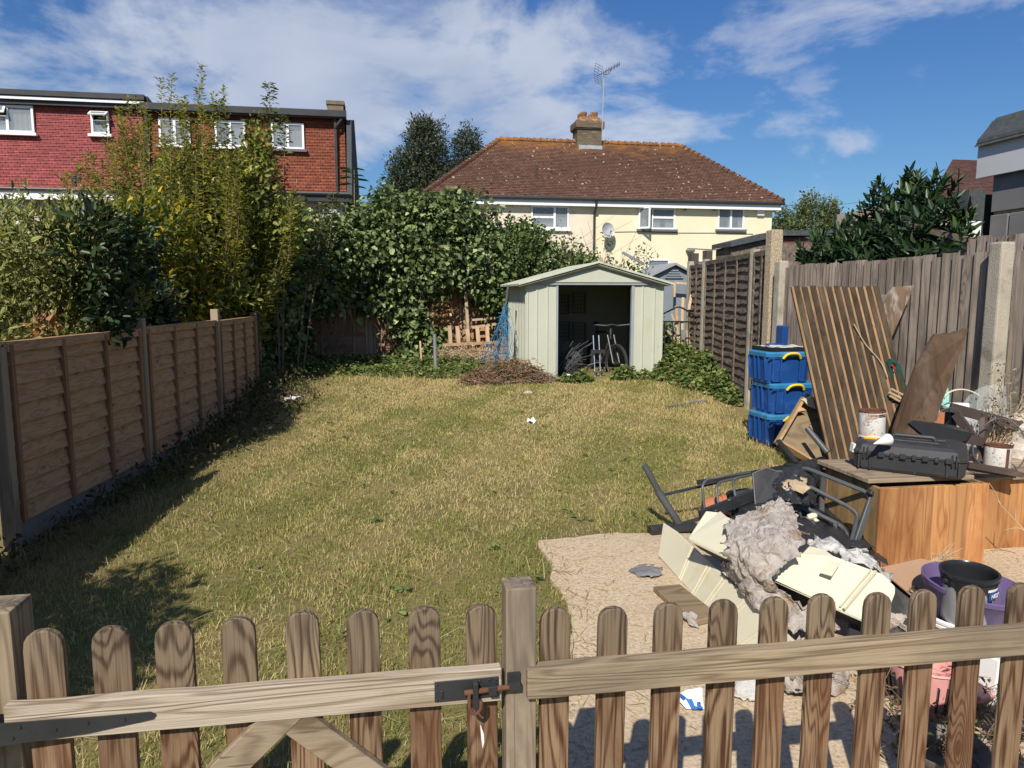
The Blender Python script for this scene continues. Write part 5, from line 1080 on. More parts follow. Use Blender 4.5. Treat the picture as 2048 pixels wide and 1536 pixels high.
mask = (P_[:, 0] > 4.66) | (P_[:, 2] > 2.02); P_, tp_ = P_[mask], tp_[mask]
pp = []; tt = []; nn_ = []
for p, d in zip(P_, tp_):          # whorled shoots of long leaves
    e1 = np.cross(d, UPV + .01); e1 /= np.linalg.norm(e1); e2 = np.cross(d, e1)
    for j in range(11):
        a = j * 2.4 + rng.random() * .5; f = j / 11; o = e1 * math.cos(a) + e2 * math.sin(a); pp.append(p + d * (.16 * f) ); tt.append(o * (1.15 - .75 * f) + d * (.35 + .9 * f)); nn_.append(d + o * -.2)
n = len(pp); leaves('foliage', np.array(pp), np.array(tt), norm(np.array(nn_)), .125 * rng.uniform(.65, 1.2, n), palette(n, [(.022, .048, .018), (.035, .07, .022), (.014, .03, .013), (.09, .14, .04)], [4, 4, 3, .4], .2), 'leaf_gloss', cl, .33, .16, .12)
stems('branches', [spline([(5.5 + random.uniform(-.2, .2), 7.6 + random.uniform(-.4, .4), 0), (5.4 + random.uniform(-.3, .3), 7.5 + random.uniform(-.6, .6), 1.2), tuple(P_[random.randrange(len(P_))])], 5) for _ in range(60)], [.022] * 60, 'bark', cl)

# --- ground covers
def cover(name, label, spots, n, size, cols, wts, mat='leaf', aspect=.8, seed=5, h=.16, kind='stuff', up=.5):
    P = []
    for (x, y, rx, ry, hh) in spots:
        k = int(n * rx * ry / sum(q[2] * q[3] for q in spots)); a = rng.random(k) * 2 * PI; r = np.sqrt(rng.random(k)); X = x + rx * r * np.cos(a); Y = y + ry * r * np.sin(a); Z = gzv(X, Y) + hh * (1 - r * r * .8) * rng.random(k) ** .7
        P.append(np.stack([X, Y, Z], 1))
    P = np.concatenate(P); n = len(P); o = leaves(name, P, rng.normal(size=(n, 3)) * np.array([1, 1, .5]) + UPV * up * .4, norm(rng.normal(size=(n, 3)) * .45 + UPV - np.array([0, .3, 0])), size * rng.uniform(.5, 1.3, n), palette(n, cols, wts, .25), mat, None, aspect, .2, .25)
    tag(o, label, None, None, kind); return o
GC = [(.11, .16, .045), (.17, .23, .065), (.07, .10, .03), (.30, .32, .10), (.32, .22, .12)]
cover('ground_ivy', 'low creeping ivy and weeds along the foot of the back fence', [(-1.9, 11.2, .35, 1.0, .35), (-1.6, 12.4, .5, .9, .35), (-.9, 12.4, .8, .55, .18), (.1, 12.3, .8, .5, .16), (1.0, 12.1, .8, .45, .18), (1.7, 12.5, .5, .5, .2), (-1.6, 11.0, .4, .5, .12), (-.4, 13.2, 1.4, .5, .25), (1.0, 13.0, 1.0, .5, .25)], 13000, .06, GC, [4, 4, 4, 1.4, .7])
cover('weed_patch', 'leafy weeds and brambles growing between the shed and the right fence', [(4.85, 11.6, .45, .7, .62), (4.95, 10.7, .45, .7, .55), (4.85, 9.8, .38, .6, .38), (4.6, 10.6, .35, .7, .35), (4.55, 11.3, .3, .3, .4), (4.5, 11.0, .25, .35, .25), (4.75, 9.2, .3, .4, .2), (4.9, 12.6, .5, .7, .9)], 11500, .068, GC, [4, 5, 3, 2, .6])
cover('doorway_weeds', 'small green weeds growing at the shed threshold', [(3.75, 11.12, .25, .14, .26), (4.1, 11.15, .2, .1, .14), (3.0, 11.1, .22, .12, .2), (2.75, 11.12, .12, .1, .14), (4.38, 11.15, .16, .12, .36)], 1500, .06, GC, [4, 5, 3, 2, .4])

# --- brush pile
mb = MB(); random.seed(5)
for i in range(900):
    a = random.uniform(0, 2 * PI); r = math.sqrt(random.random()); x = 1.85 + r * .78 * math.cos(a); y = 11.25 + r * .45 * math.sin(a); zt = gz(x, y) + .36 * (1 - r * r) * random.random()
    L = random.uniform(.08, .32); d = Vector((random.gauss(0, 1), random.gauss(0, 1), random.gauss(0, .35))).normalized() * L
    c = Vector((x, y, zt + .02)); mb.tube([c - d / 2, c + Vector((0, 0, random.uniform(-.01, .03))), c + d / 2], [.0055, .005, .0025], 3, m=random.randrange(2))
tag(rootbox(mb.build('brush_pile', ['twig_brown', 'bark'])), 'low heap of cut brown twigs and brambles left of the shed', 'brush pile', kind='stuff')
cover('dry_leaf_heap', 'brown dead leaves lying over the cut twigs', [(1.95, 11.2, .5, .3, .38), (2.25, 11.1, .2, .15, .42), (1.5, 11.2, .4, .3, .2)], 1500, .05, [(.30, .15, .07), (.2, .12, .07), (.42, .22, .11), (.12, .11, .05)], [3, 3, 1.5, 2], 'leaf_matt', .6)

# ================================================================== GRASS
def grass(name, label, n, xr, yr, dens, hfun, wfun, colfun, keep, lean=.55, kind='stuff'):
    X = rng.uniform(*xr, n); Y = yr[0] + (yr[1] - yr[0]) * rng.random(n) ** dens; k = keep(X, Y); X, Y = X[k], Y[k]; n = len(X)
    H = hfun(X, Y) * rng.uniform(.45, 1.35, n); Wd = wfun(X, Y); a = rng.random(n) * 2 * PI; ln = lean * rng.normal(size=n)
    la = rng.random(n) * 2 * PI; lv = np.stack([np.cos(la), np.sin(la), np.zeros(n)], 1) * np.abs(ln)[:, None]
    B = np.stack([X, Y, gzv(X, Y) - .003], 1); sd_ = np.stack([np.cos(a), np.sin(a), np.zeros(n)], 1) * Wd[:, None] / 2
    mid = B + UPV * H[:, None] * .6 + lv * H[:, None] * .35; tip = B + UPV * H[:, None] * (1 / (1 + .5 * np.abs(ln)))[:, None] + lv * H[:, None]
    V = np.stack([B - sd_, B + sd_, mid + sd_ * .8, mid - sd_ * .8, tip + sd_ * .1], 1).reshape(-1, 3)
    b = (np.arange(n) * 5)[:, None]; F = np.concatenate([b + np.array([0, 1, 2]), b + np.array([0, 2, 3]), b + np.array([3, 2, 4])], 1).ravel()
    C = np.repeat(colfun(X, Y, n), 5, 0); o = npmesh(name, V, F, 3, C, 'grass_blade'); tag(o, label, None, None, kind); return o
def patch(x, y, s, k): return .5 + .25 * (np.sin(x * s + k) * np.sin(y * s * 1.2 + k * 2) + np.sin(x * s * 2.3 - y * s * 1.1 + k * 3)) + .12 * np.sin(x * s * 5.1 + y * s * 4.3 + k)
def lawncol(X, Y, n):
    g = (patch(X, Y, 1.1, 1.3) - .5) * .85 + (patch(X, Y, 3.7, 4.1) - .5) * .6 + .5 + .20 * rng.normal(size=n) - .13 * np.clip((Y - 7) / 4, 0, 1) - .22 * (np.exp(-((X - 2.6) / 1.6) ** 2 - ((Y - 9.6) / 1.3) ** 2)) + .12 * np.clip((4.6 - Y) / 2, 0, 1) - .2 * np.exp(-((X - 1.4) / .5) ** 2 - ((Y - 5.2) / .5) ** 2) + .10 * np.exp(-((X + .3) / 1.2) ** 2 - ((Y - 6.5) / 1.8) ** 2) - .2 * np.exp(-((X + .4) / 1.1) ** 2 - ((Y - 10.6) / .9) ** 2) - .03
    gr = np.array([.235, .27, .07]); yl = np.array([.46, .42, .16]); st = np.array([.58, .48, .25]); br = np.array([.32, .225, .12])
    C = np.where((g > .56)[:, None], gr, np.where((g > .40)[:, None], yl * .8 + gr * .2, st)); m = rng.random(n) < .10; C[m] = br; m = rng.random(n) < .12; C[m] = st
    dk = np.clip(1.2 - (X - np.interp(Y, [3, 4.9, 6.8, 8.7, 10.5, 14], [-2.6, -2.35, -2.1, -1.9, -1.8, -2.1])) / np.interp(Y, [3, 7, 10], [.9, .9, 1.1]), 0, 1)[:, None]; C = C * (1 - .55 * dk) + np.array([.05, .035, .02]) * .4 * dk  # darker strip by left fence: its shade put into blade colour, plus dead debris
    return C * rng.uniform(.78, 1.22, (n, 1))
def klawn(X, Y):
    k = (~in_slab(X, Y) | ((rng.random(len(X)) < .6) & ~in_slab(X - .20 * rng.random(len(X)) ** 1.5, Y + .14 * rng.random(len(X)) ** 1.5))) & (X > -2.75) & (X < 4.5) & (X < np.interp(Y, [8, 12], [4.3, 4.95]))
    fl = np.interp(Y, [3, 4.9, 6.8, 8.7, 10.5, 14], [-2.6, -2.35, -2.1, -1.9, -1.8, -2.1]); k &= X > fl
    k &= ~((X > 2.1) & (X < 4.5) & (Y > 11.25)); k &= Y < 13.8
    vis = np.abs(np.arctan2(X, Y) - YAW) < R(39); bare = (patch(X, Y, 4.3, 9.1) < .36) & (rng.random(len(X)) < .6); return k & vis & ~bare
hl = lambda X, Y: .027 + .018 * patch(X, Y, 2.1, 7.7) + .03 * np.exp(-((X + 2.0) / .25) ** 2) + .05 * np.clip((Y - 11.6) / 1, 0, 1)
wl = lambda X, Y: .0022 + .00050 * np.maximum(Y, 0)
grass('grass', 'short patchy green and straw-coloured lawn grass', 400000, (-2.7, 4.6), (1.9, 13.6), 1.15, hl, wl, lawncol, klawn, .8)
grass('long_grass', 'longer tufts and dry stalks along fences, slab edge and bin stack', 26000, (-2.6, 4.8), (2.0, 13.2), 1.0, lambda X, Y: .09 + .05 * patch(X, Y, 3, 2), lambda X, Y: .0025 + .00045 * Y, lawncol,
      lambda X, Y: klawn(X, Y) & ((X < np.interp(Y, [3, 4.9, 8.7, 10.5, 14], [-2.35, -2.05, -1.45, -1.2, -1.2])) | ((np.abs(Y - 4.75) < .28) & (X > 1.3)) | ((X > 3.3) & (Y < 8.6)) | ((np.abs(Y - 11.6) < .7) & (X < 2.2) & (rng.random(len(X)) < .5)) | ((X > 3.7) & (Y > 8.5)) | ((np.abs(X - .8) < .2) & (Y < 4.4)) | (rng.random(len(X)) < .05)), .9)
# straw and clippings on the slab
n = 2000
X = rng.uniform(.6, 4.2, n); Y = 1.9 + 2.6 * rng.random(n); xl = np.interp(Y, [p[1] for p in SLAB_L[:8]], [p[0] for p in SLAB_L[:8]]); k = (X > xl - .05) & (rng.random(n) < np.clip(1.1 - (X - xl) * 1.9, .10, 1)); X, Y = X[k], Y[k]; n = len(X)
a = rng.random(n) * PI; L = rng.uniform(.02, .11, n); d = np.stack([np.cos(a), np.sin(a), np.zeros(n)], 1); nrm_ = np.stack([-np.sin(a), np.cos(a), np.zeros(n)], 1) * .0016; B = np.stack([X, Y, np.full(n, .0255)], 1); mid = B + d * L[:, None] * .5 + nrm_ * rng.normal(size=(n, 1)) * 6 + UPV * .004; tip = B + d * L[:, None]
V = np.stack([B - nrm_, B + nrm_, mid + nrm_, mid - nrm_, tip + nrm_, tip - nrm_], 1).reshape(-1, 3); b = (np.arange(n) * 6)[:, None]; F = np.concatenate([b + np.array([0, 1, 2, 3]), b + np.array([3, 2, 4, 5])], 1).ravel()
tag(npmesh('dry_clippings', V, F, 4, np.repeat(palette(n, [(.55, .46, .26), (.38, .33, .15), (.24, .18, .09)], [3, 2, 1]), 6, 0), 'grass_blade'), 'dry grass clippings scattered over the concrete slab', None, None, 'stuff')

# ================================================================== THINGS ON THE LAWN AND SLAB
def q(px, py, y): return py_(px, py, y)
def one(name, label, cat, mb, mat, smooth=False, bevel=0.0, group=None, kind=None, solid=0.0, seg=1):
    return tag(rootbox(mb.build(name, mat, None, smooth=smooth, bevel=bevel, solid=solid, seg=seg)), label, cat, group, kind)
def textmesh(s, size, mat, mtx, parent, name='lettering', ext=.0006):
    cu = bpy.data.curves.new(name, 'FONT'); cu.body = s; cu.size = size; cu.extrude = ext; cu.align_x = 'CENTER'; cu.align_y = 'CENTER'; cu.offset = size * .02
    to = bpy.data.objects.new('tmp', cu); COL.objects.link(to); bpy.context.view_layer.update()
    me = bpy.data.meshes.new_from_object(to.evaluated_get(bpy.context.evaluated_depsgraph_get())); bpy.data.objects.remove(to)
    me.transform(WM[parent.name].inverted() @ mtx); me.materials.clear(); me.materials.append(M[mat]); me.name = name
    o = bpy.data.objects.new(name, me); COL.objects.link(o); o.parent = parent; WM[o.name] = WM[parent.name]; return o
def crumple(name, label, cat, rows, nu, nv, amp, mat, solid=.006, seed=0, rag=.0, kind=None, fine=9.0):
    """surface through rows of control points, creased with ridged noise and given a torn edge"""
    R_ = [spline(r, 8) for r in rows]; vs = []; m_ = len(R_[0])
    def _at(r, f): k = min(int(f), len(r) - 2); return r[k].lerp(r[k + 1], f - k)
    cols_ = [spline([_at(r, i * (m_ - 1) / nu) for r in R_], 8) for i in range(nu + 1)]; L = len(cols_[0])
    for i in range(nu + 1):
        for j in range(nv + 1):
            f = j / nv * (L - 1); j0 = min(int(f), L - 2); p = cols_[i][j0].lerp(cols_[i][j0 + 1], f - j0)
            e = min(i, nu - i, j, nv - j); s_ = Vector((seed, seed * 2, 0))
            r1 = abs(mnoise.noise(p * fine + s_)); r2 = abs(mnoise.noise(p * fine * 2.6 + s_ * 2)); d = Vector((mnoise.noise(p * fine * 1.3 + s_ * 3), mnoise.noise(p * fine * 1.3 + s_ * 4), 0))
            k = 1.0 + (1.8 if e < 1 else .8 if e < 2 else 0) * rag
            vs.append(p + Vector((0, 0, amp * (1.2 - 2.6 * r1 - 1.3 * r2))) + d * amp * 1.4 * k + Vector((0, -.3, 0)) * amp * r1)
    fs = []
    for i in range(nu):
        for j in range(nv):
            e = min(i, nu - 1 - i, j, nv - 1 - j)
            if e < 2 and mnoise.noise(vs[i * (nv + 1) + j] * 22) > .28 - .1 * (e == 0): continue
            a = i * (nv + 1) + j; fs.append((a, a + 1, a + nv + 2, a + nv + 1))
    mb = MB(); mb.add(vs, fs); o = mb.build(name, mat, None, smooth=True, solid=solid); return tag(rootbox(o), label, cat, kind=kind)

# ---- net, poles, small back fence bits
nt = thing('blue_net', 'blue netting draped on a leaning pole at the left side of the shed', 'net', (1.95, 11.9, .15))
pt_ = q(1014, 578, 11.75); pb_ = q(1000, 720, 11.75)
mb = MB(); random.seed(9)
for i in range(26):
    f = random.random(); a = pt_.lerp(pb_, .15 + .25 * random.random()) + Vector((random.uniform(-.04, .05), random.uniform(-.08, .05), 0)); e = q(958 + 62 * f, 722, 11.7)
    m1 = a.lerp(e, .5) + Vector((random.uniform(-.06, .06) + .06, random.uniform(-.06, .06), random.uniform(-.05, .05))); mb.tube(spline([a, m1, e], 8), .0045, 3)
    for j in range(5):
        g_ = random.random(); p = a.lerp(e, g_); mb.tube([p, p + Vector((random.uniform(-.09, .09), random.uniform(-.05, .05), random.uniform(-.09, .05)))], .004, 3)
mb.build('net', 'net_blue', nt)
MB().tube([pt_ + Vector((.02, 0, .05)), pt_.lerp(pb_, .5), pb_ + Vector((-.12, .02, -.3))], .022, 8).build('pole', 'grey_tube', nt)
pf = thing('broken_picket_panel', 'broken bare wood picket panel leaning by the back fence, left of the net', 'picket panel', (1.5, 13.2, .25))
for px_ in (900, 917, 938, 957, 975): a = q(px_ - 3 + random.uniform(-3, 3), 655 + random.uniform(-6, 6), 13.3); b_ = q(px_ + 3, 722, 13.2); mb = MB(); mb.beam(a, b_, .07, .02, up=(0, 1, 0)); mb.build('picket', 'pallet_wood', pf)
mb = MB(); mb.beam(q(885, 690, 13.15), q(985, 685, 13.2), .05, .05); mb.build('rail', 'pallet_wood', pf)
one('wooden_stake', 'pale upright stake standing in ivy left of the broken picket panel', 'stake', MB().beam(q(840, 682, 12.9), q(844, 745, 12.9), .055, .03), 'pallet_wood')
one('metal_post', 'short grey metal post standing in the weeds before the back fence', 'post', MB().tube([q(869, 668, 12.3), q(872, 765, 12.3)], .032, 10), 'galvanised', True)
one('leaning_batten', 'tall split batten leaning on the back fence above the broken pickets', 'batten', MB().beam(q(931, 585, 13.6), q(940, 720, 13.4), .05, .03).beam(q(944, 640, 13.7), q(990, 636, 13.7), .03, .04).beam(q(944, 655, 13.7), q(992, 648, 13.7), .03, .05), 'twig_pale')
mb = MB()
for i in range(420):
    c = q(random.uniform(880, 985), random.uniform(700, 738), 12.9); d = Vector((random.gauss(0, 1), random.gauss(0, .6), random.gauss(0, .8))).normalized() * random.uniform(.05, .2); mb.tube([c - d, c + d], .004, 3)
one('dry_stalks', 'tangle of dry pale stalks in front of the broken picket panel', 'stalks', mb, 'twig_pale', kind='stuff')
# iron gate and sticks right of shed
ig = thing('iron_gate', 'old black wrought iron gate with arched top leaning beyond the shed', 'iron gate', (4.8, 11.6, .3))
yg = 11.65
mb = MB(); mb.tube(spline([q(1318, 632, yg), q(1338, 622, yg), q(1357, 614, yg), q(1375, 622, yg), q(1390, 632, yg), q(1410, 633, yg)], 4), .015, 6); mb.tube([q(1322, 643, yg), q(1410, 644, yg)], .014, 6); mb.tube([q(1322, 705, yg), q(1408, 702, yg)], .014, 6); mb.beam(q(1408, 628, yg), q(1413, 715, yg), .05, .05)
for i in range(6): x_ = 1329 + i * 16; mb.tube([q(x_, 643, yg), q(x_ + 1, 740, yg)], .009, 5)
mb.build('frame', 'iron_black', ig)
wb = [((1344, 628), (1366, 690)), ((1352, 612), (1356, 690)), ((1349, 640), (1368, 720)), ((1366, 595), (1364, 660)), ((1383, 590), (1378, 620)), ((1330, 655), (1352, 680)), ((1374, 660), (1380, 720))]
for i, (a, b_) in enumerate(wb):
    one('garden_stick', ('weathered', 'thin crooked', 'split grey', 'rusty orange', 'vine-wrapped', 'short brown', 'broad grey')[i] + ' wooden stick standing among the weeds behind the iron gate', 'stick', MB().beam(q(*a, 12.0), q(*b_, 11.9), .07 if i in (0, 2, 6) else .045, .03), 'pallet_wood' if i == 3 else 'twig_pale', group='sticks behind the iron gate')
# litter on the lawn
def paper(name, label, px, py, z, s, mat, seed, cat='litter', flat=.35):
    random.seed(seed); c = pz(px, py, z); rows = [[c + Vector(((i - 1.5) * s[0] / 3 + random.uniform(-.2, .2) * s[0] / 3, (j - 1.5) * s[1] / 3, random.uniform(0, flat) * s[0])) for i in range(4)] for j in range(4)]
    return crumple(name, label, cat, rows, 14, 14, s[0] * .07, mat, .002, seed, fine=18)
paper('paper_scrap', 'small torn white scrap lying alone in the middle of the lawn', 1063, 848, .10, (.10, .10), 'paper_white', 3, flat=.7)
paper('plastic_bag', 'bluish white crumpled plastic bag in the shade by the far left corner', 562, 808, .22, (.26, .20), 'paper_blue' if False else 'membrane_white', 4)
paper('white_sheet', 'bright white folded sheet lying beside the crumpled bag', 592, 802, .28, (.14, .16), 'paper_white', 6, flat=.6)
paper('ash_heap', 'faint pale rubble and scraps in the shaded weeds by the left fence', 490, 868, .06, (.32, .2), 'rag_grey', 8)
one('grey_board', 'narrow grey board leaning in the dark ivy corner', 'board', MB().beam(q(536, 762, 11.6), q(556, 800, 11.2), .16, .03, up=(0, 1, .3)), 'slate_grey')
one('thin_pole', 'thin pale metal pole lying on the lawn before the blue boxes', 'pole', MB().tube([pz(1336, 812, .17), pz(1413, 800, .20)], .012, 8), 'galvanised', True)
one('thin_pole', 'thin dark pole on dry grass left of the blue boxes', 'pole', MB().tube([pz(1462, 797, .17), pz(1512, 790, .16)], .012, 6), 'iron_black')
one('pebble', 'rounded pale stone at the foot of the cut twigs', 'stone', MB().lathe([(.001, 0), (.07, .01), (.09, .05), (.05, .09), (.001, .10)], 12, Matrix.Translation(pz(1056, 795, .14))), 'rubble_bag', True)

# ---- blue storage boxes
def bluebox(name, label, x, y, z, rot, top=False):
    w, d, h = .50, .44, .325
    r = thing(name, label, 'storage box', (x, y, z), (0, 0, rot), 'stacked blue boxes')
    mb = MB(); b = .035
    def ring(s, zz): return [(-w / 2 * s + .05, -d / 2 * s, zz), (w / 2 * s - .05, -d / 2 * s, zz), (w / 2 * s, -d / 2 * s + .05, zz), (w / 2 * s, d / 2 * s - .05, zz), (w / 2 * s - .05, d / 2 * s, zz), (-w / 2 * s + .05, d / 2 * s, zz), (-w / 2 * s, d / 2 * s - .05, zz), (-w / 2 * s, -d / 2 * s + .05, zz)]
    a0 = ring(.86, 0); a1 = ring(.93, h - .055); vs = a0 + a1; mb.add(vs, [(i, (i + 1) % 8, (i + 1) % 8 + 8, i + 8) for i in range(8)] + [tuple(range(7, -1, -1)), tuple(range(8, 16))])
    for xx in (-.19, -.105, .105, .19): mb.beam((xx, -d / 2 * .90, .03), (xx, -d / 2 * .97, h - .05), .014, .035, up=(0, 1, 0))
    for yy in (-.15, -.02, .06, .17): mb.beam((-w / 2 * .89, yy, .03), (-w / 2 * .97, yy, h - .05), .035, .014, up=(0, 1, 0))
    for xa, xb in ((-.19, -.105), (.105, .19)): mb.bb(xa, xb, -d / 2 * .95, -d / 2 * .8, .02, .035)
    mb.bb(-w / 2 * .97, w / 2 * .97, -d / 2 * .965, -d / 2 * .9, h - .075, h - .055)
    mb.build('body', 'blue_tub', r, world=False, bevel=.004)
    mb = MB(); c0, c1, c2 = ring(1.0, h - .055), ring(1.02, h - .012), ring(.96, h); vs = c0 + c1 + c2; mb.add(vs, [(k * 8 + i, k * 8 + (i + 1) % 8, k * 8 + (i + 1) % 8 + 8, k * 8 + i + 8) for k in (0, 1) for i in range(8)] + [tuple(range(16, 24)), tuple(range(7, -1, -1))])
    mb.build('lid', 'blue_rim', r, world=False, bevel=.004)
    mb = MB(); mb.tube(fillet([(-.095, -d / 2 - .012, h - .065), (-.07, -d / 2 - .03, h - .025), (-.03, -d / 2 - .038, h - .012), (.03, -d / 2 - .038, h - .012), (.07, -d / 2 - .03, h - .025), (.095, -d / 2 - .012, h - .065)], .03), .013, 8); mb.build('handle', 'yellow_plastic', r, world=False, smooth=True)
    return r
bluebox('storage_box', 'bottom blue storage box of the stack, half sunk in long grass', 4.03, 6.93, .085, .05)
bluebox('storage_box', 'middle blue storage box of the three-high stack', 4.05, 6.93, .405, .04)
bluebox('storage_box', 'top blue storage box, under a paint-splashed tray', 4.0, 6.93, .725, .02)
tr = thing('paint_tray', 'black tray splashed with white paint on top of the blue boxes', 'tray', (4.02, 6.93, 1.05), (0, 0, .02))
mb = MB(); mb.bb(-.23, .24, -.19, .19, 0, .01); mb.bb(-.23, .24, -.19, -.18, .01, .042); mb.bb(-.23, .24, .18, .19, .01, .042); mb.bb(-.23, -.22, -.18, .18, .01, .042); mb.bb(.23, .24, -.18, .18, .01, .042); mb.build('tray', 'paint_black', tr, world=False, bevel=.002)
vs = [(-.2 + .44 * i / 14, -.17 + .34 * j / 10, 0.043 + .010 * mnoise.noise(Vector((i * .4, j * .4, 0)))) for i in range(15) for j in range(11)]; mb = MB(); mb.add(vs, [(i * 11 + j, (i + 1) * 11 + j, (i + 1) * 11 + j + 1, i * 11 + j + 1) for i in range(14) for j in range(10)]); mb.build('dried_paint', 'paint_spatter', tr, world=False, smooth=True)
one('blue_crate', 'dark blue crate standing on end behind the storage box stack', 'crate', MB().bb(4.33, 4.40, 7.45, 7.6, .1, 1.28), 'blue_tub', bevel=.01)
one('plastic_cover', 'blue cover lying at an angle behind the paint tray', 'lid', MB().box((4.2, 7.27, 1.06), (.24, .2, .03), rot=(.2, 0, .2)), 'blue_tub', bevel=.005)

# ---- slatted panel
sp_ = thing('slatted_panel', 'tall dark slatted timber panel leaning behind the black tool case', 'timber panel', (3.4, 4.8, 0))
TL, TR = q(1582, 574, 5.30), q(1756, 574, 5.30); BL = q(1660, 928, 4.92); BR = BL + (TR - TL) * 1.02 + Vector((0, 0, .03))
TLn, BLn = TL, TL + (BL - TL) * 1.33; TRn, BRn = TR, TR + (BR - TR) * 1.33
nrm2 = (TR - TL).cross(BL - TL).normalized(); nrm2 = nrm2 if nrm2.y < 0 else -nrm2
NS = 11
mb = MB(); mb.prism([TLn, TRn, BRn, BLn], -nrm2 * .012); mb.build('backing', 'slat_dark', sp_)
for i in range(NS):
    f0, f1 = i / NS, (i + 1) / NS; w = f1 - f0; dz = random.uniform(-.006, .006); Z = Vector((0, 0, dz)); jt = random.uniform(-.004, .004)
    A, B_, C_, D_ = TLn.lerp(TRn, f0 + jt) + Z, TLn.lerp(TRn, f1 - .01) + Z, BLn.lerp(BRn, f1 - .01) + Z, BLn.lerp(BRn, f0 + jt) + Z
    a2, d2 = A.lerp(B_, .24), D_.lerp(C_, .24)
    mb = MB(); mb.prism([a2 + nrm2 * .001, B_ + nrm2 * .001, C_ + nrm2 * .001, d2 + nrm2 * .001], nrm2 * .017); s1 = mb.build('slat', 'slat_dark', sp_)
    mb = MB(); mb.prism([A + nrm2 * .001, a2 - (B_ - A) * .01 + nrm2 * .001, d2 - (C_ - D_) * .01 + nrm2 * .001, D_ + nrm2 * .001], nrm2 * .011 ); mb.v[4] = tuple(Vector(mb.v[4]) - nrm2 * .009); mb.v[7] = tuple(Vector(mb.v[7]) - nrm2 * .009); mb.build('sawn_edge', 'slat_edge', s1)
mb = MB(); mb.tube(spline([q(1703, 650, 5.2) + nrm2 * .03, q(1722, 690, 5.2) + nrm2 * .05, q(1752, 725, 5.15) + nrm2 * .05, q(1768, 755, 5.1) + nrm2 * .04], 5), .006, 5); one('dry_vine', 'thin dry vine stem across the slatted panel', 'vine', mb, 'twig_pale')
def board(name, label, pts, off, mat, cat='plank', ragged=None, bevel=.003):
    return one(name, label, cat, MB().prism(pts, off), mat, bevel=bevel)
board('weathered_plank', 'peeling white-flecked brown plank sticking up behind the slatted panel', [q(1786, 574, 5.45), q(1830, 571, 5.45), q(1755, 740, 5.35), q(1712, 740, 5.35)], (0, .035, 0), 'plank_peeled')
board('pale_offcut', 'small pale offcut between the slatted panel and the peeling plank', [q(1745, 588, 5.52), q(1782, 590, 5.52), q(1770, 650, 5.5), q(1745, 650, 5.5)], (0, .03, 0), 'gravel_board', 'offcut')
rag_ = [q(1868, 672, 4.75), q(1872, 668, 4.75), q(1882, 669, 4.75), q(1893, 666, 4.75), q(1902, 668, 4.75), q(1912, 662, 4.75), q(1922, 663, 4.75), q(1930, 657, 4.75), q(1938, 658, 4.75), q(1932, 672, 4.74)]
board('dark_plank', 'dark brown snapped plank slanting behind the black case', rag_ + [q(1866, 858, 4.45), q(1785, 905, 4.42), q(1790, 858, 4.45), q(1832, 736, 4.6)], (0, .03, 0), 'plank_dark')
# ---- tipped wooden box
wbx = thing('wooden_box', 'shallow wooden box tipped on its side in front of the blue boxes', 'wooden box', (3.5, 5.3, .2))
A_, B_ = q(1604, 792, 5.42), q(1549, 884, 5.02); u_ = (B_ - A_); D_ = q(1720, 862, 5.38); v_ = (D_ - A_); n_ = u_.cross(v_).normalized(); n_ = n_ if n_.y < 0 else -n_
MB().prism([A_, B_, B_ + v_, A_ + v_], -n_ * .015).build('base_board', 'plank_ground', wbx)
def rim(p, q_, nm): MB().prism([p, q_, q_ + n_ * .055, p + n_ * .055], v_.normalized() * .022 if nm in 'lr' else u_.normalized() * .022).build('side', 'crate_wood', wbx, bevel=.002)
rim(A_, B_, 'l'); rim(A_ + v_, B_ + v_, 'r'); rim(A_ + v_.normalized() * .023, A_ + v_ - v_.normalized() * .001, 't'); rim(B_ + v_.normalized() * .023, B_ + v_ - v_.normalized() * .001, 'b')
MB().prism([A_.lerp(B_, .3) + n_ * .056, A_.lerp(B_, .3) + n_ * .056 + v_ * .12, A_.lerp(B_, .42) + n_ * .056 + v_ * .02], -n_ * .03).build('corner_block', 'crate_wood', wbx)
one('cream_wedge', 'small cream plastic wedge resting on the tipped wooden box', 'wedge', MB().prism([q(1607, 801, 5.28), q(1626, 793, 5.28), q(1632, 818, 5.28), q(1618, 812, 5.28)], (0, .04, 0)), 'cream_panel')
one('grey_tube_stub', 'thick grey tube end leaning on the tipped wooden box', 'tube', MB().tube([q(1614, 856, 4.95), q(1655, 905, 4.8)], .022, 12), 'grey_tube', True)
one('black_strut', 'flat black strut crossing the corner of the tipped wooden box', 'strut', MB().beam(q(1556, 880, 4.95), q(1594, 925, 4.8), .045, .012), 'black_metal')

# ---- chests
c1 = thing('wooden_chest', 'orange-brown boarded wooden chest carrying the black tool case', 'chest', (3.09, 3.87, 0))
CX0, CX1, CY0, CY1, CT = 2.745, 3.455, 3.61, 4.14, .525
MB().bb(CX0, CX1, CY0, CY0 + .022, 0, CT).build('front', 'chest_wood', c1, bevel=.003)
MB().bb(CX0 + .002, CX0 + .024, CY0 + .0225, CY1 - .0225, 0, CT).build('side', 'chest_side', c1, bevel=.003)
MB().bb(CX1 - .024, CX1 - .002, CY0 + .0225, CY1 - .0225, 0, CT).build('side', 'chest_side', c1, bevel=.003)
MB().bb(CX0, CX1, CY1 - .022, CY1, 0, CT).build('back', 'chest_wood', c1)
mb = MB()
for k in range(4): mb.box((3.055, CY0 + .10 + .128 * k + .02, CT + .026), (.70, .124, .026), rot=(0, .012, .01))
mb.build('lid', 'chest_lid', c1, bevel=.003)
MB().bb(CX0 + .03, CX1 - .03, CY0 + .024, CY0 + .05, CT - .05, CT - .005).build('rail', 'chest_side', c1)
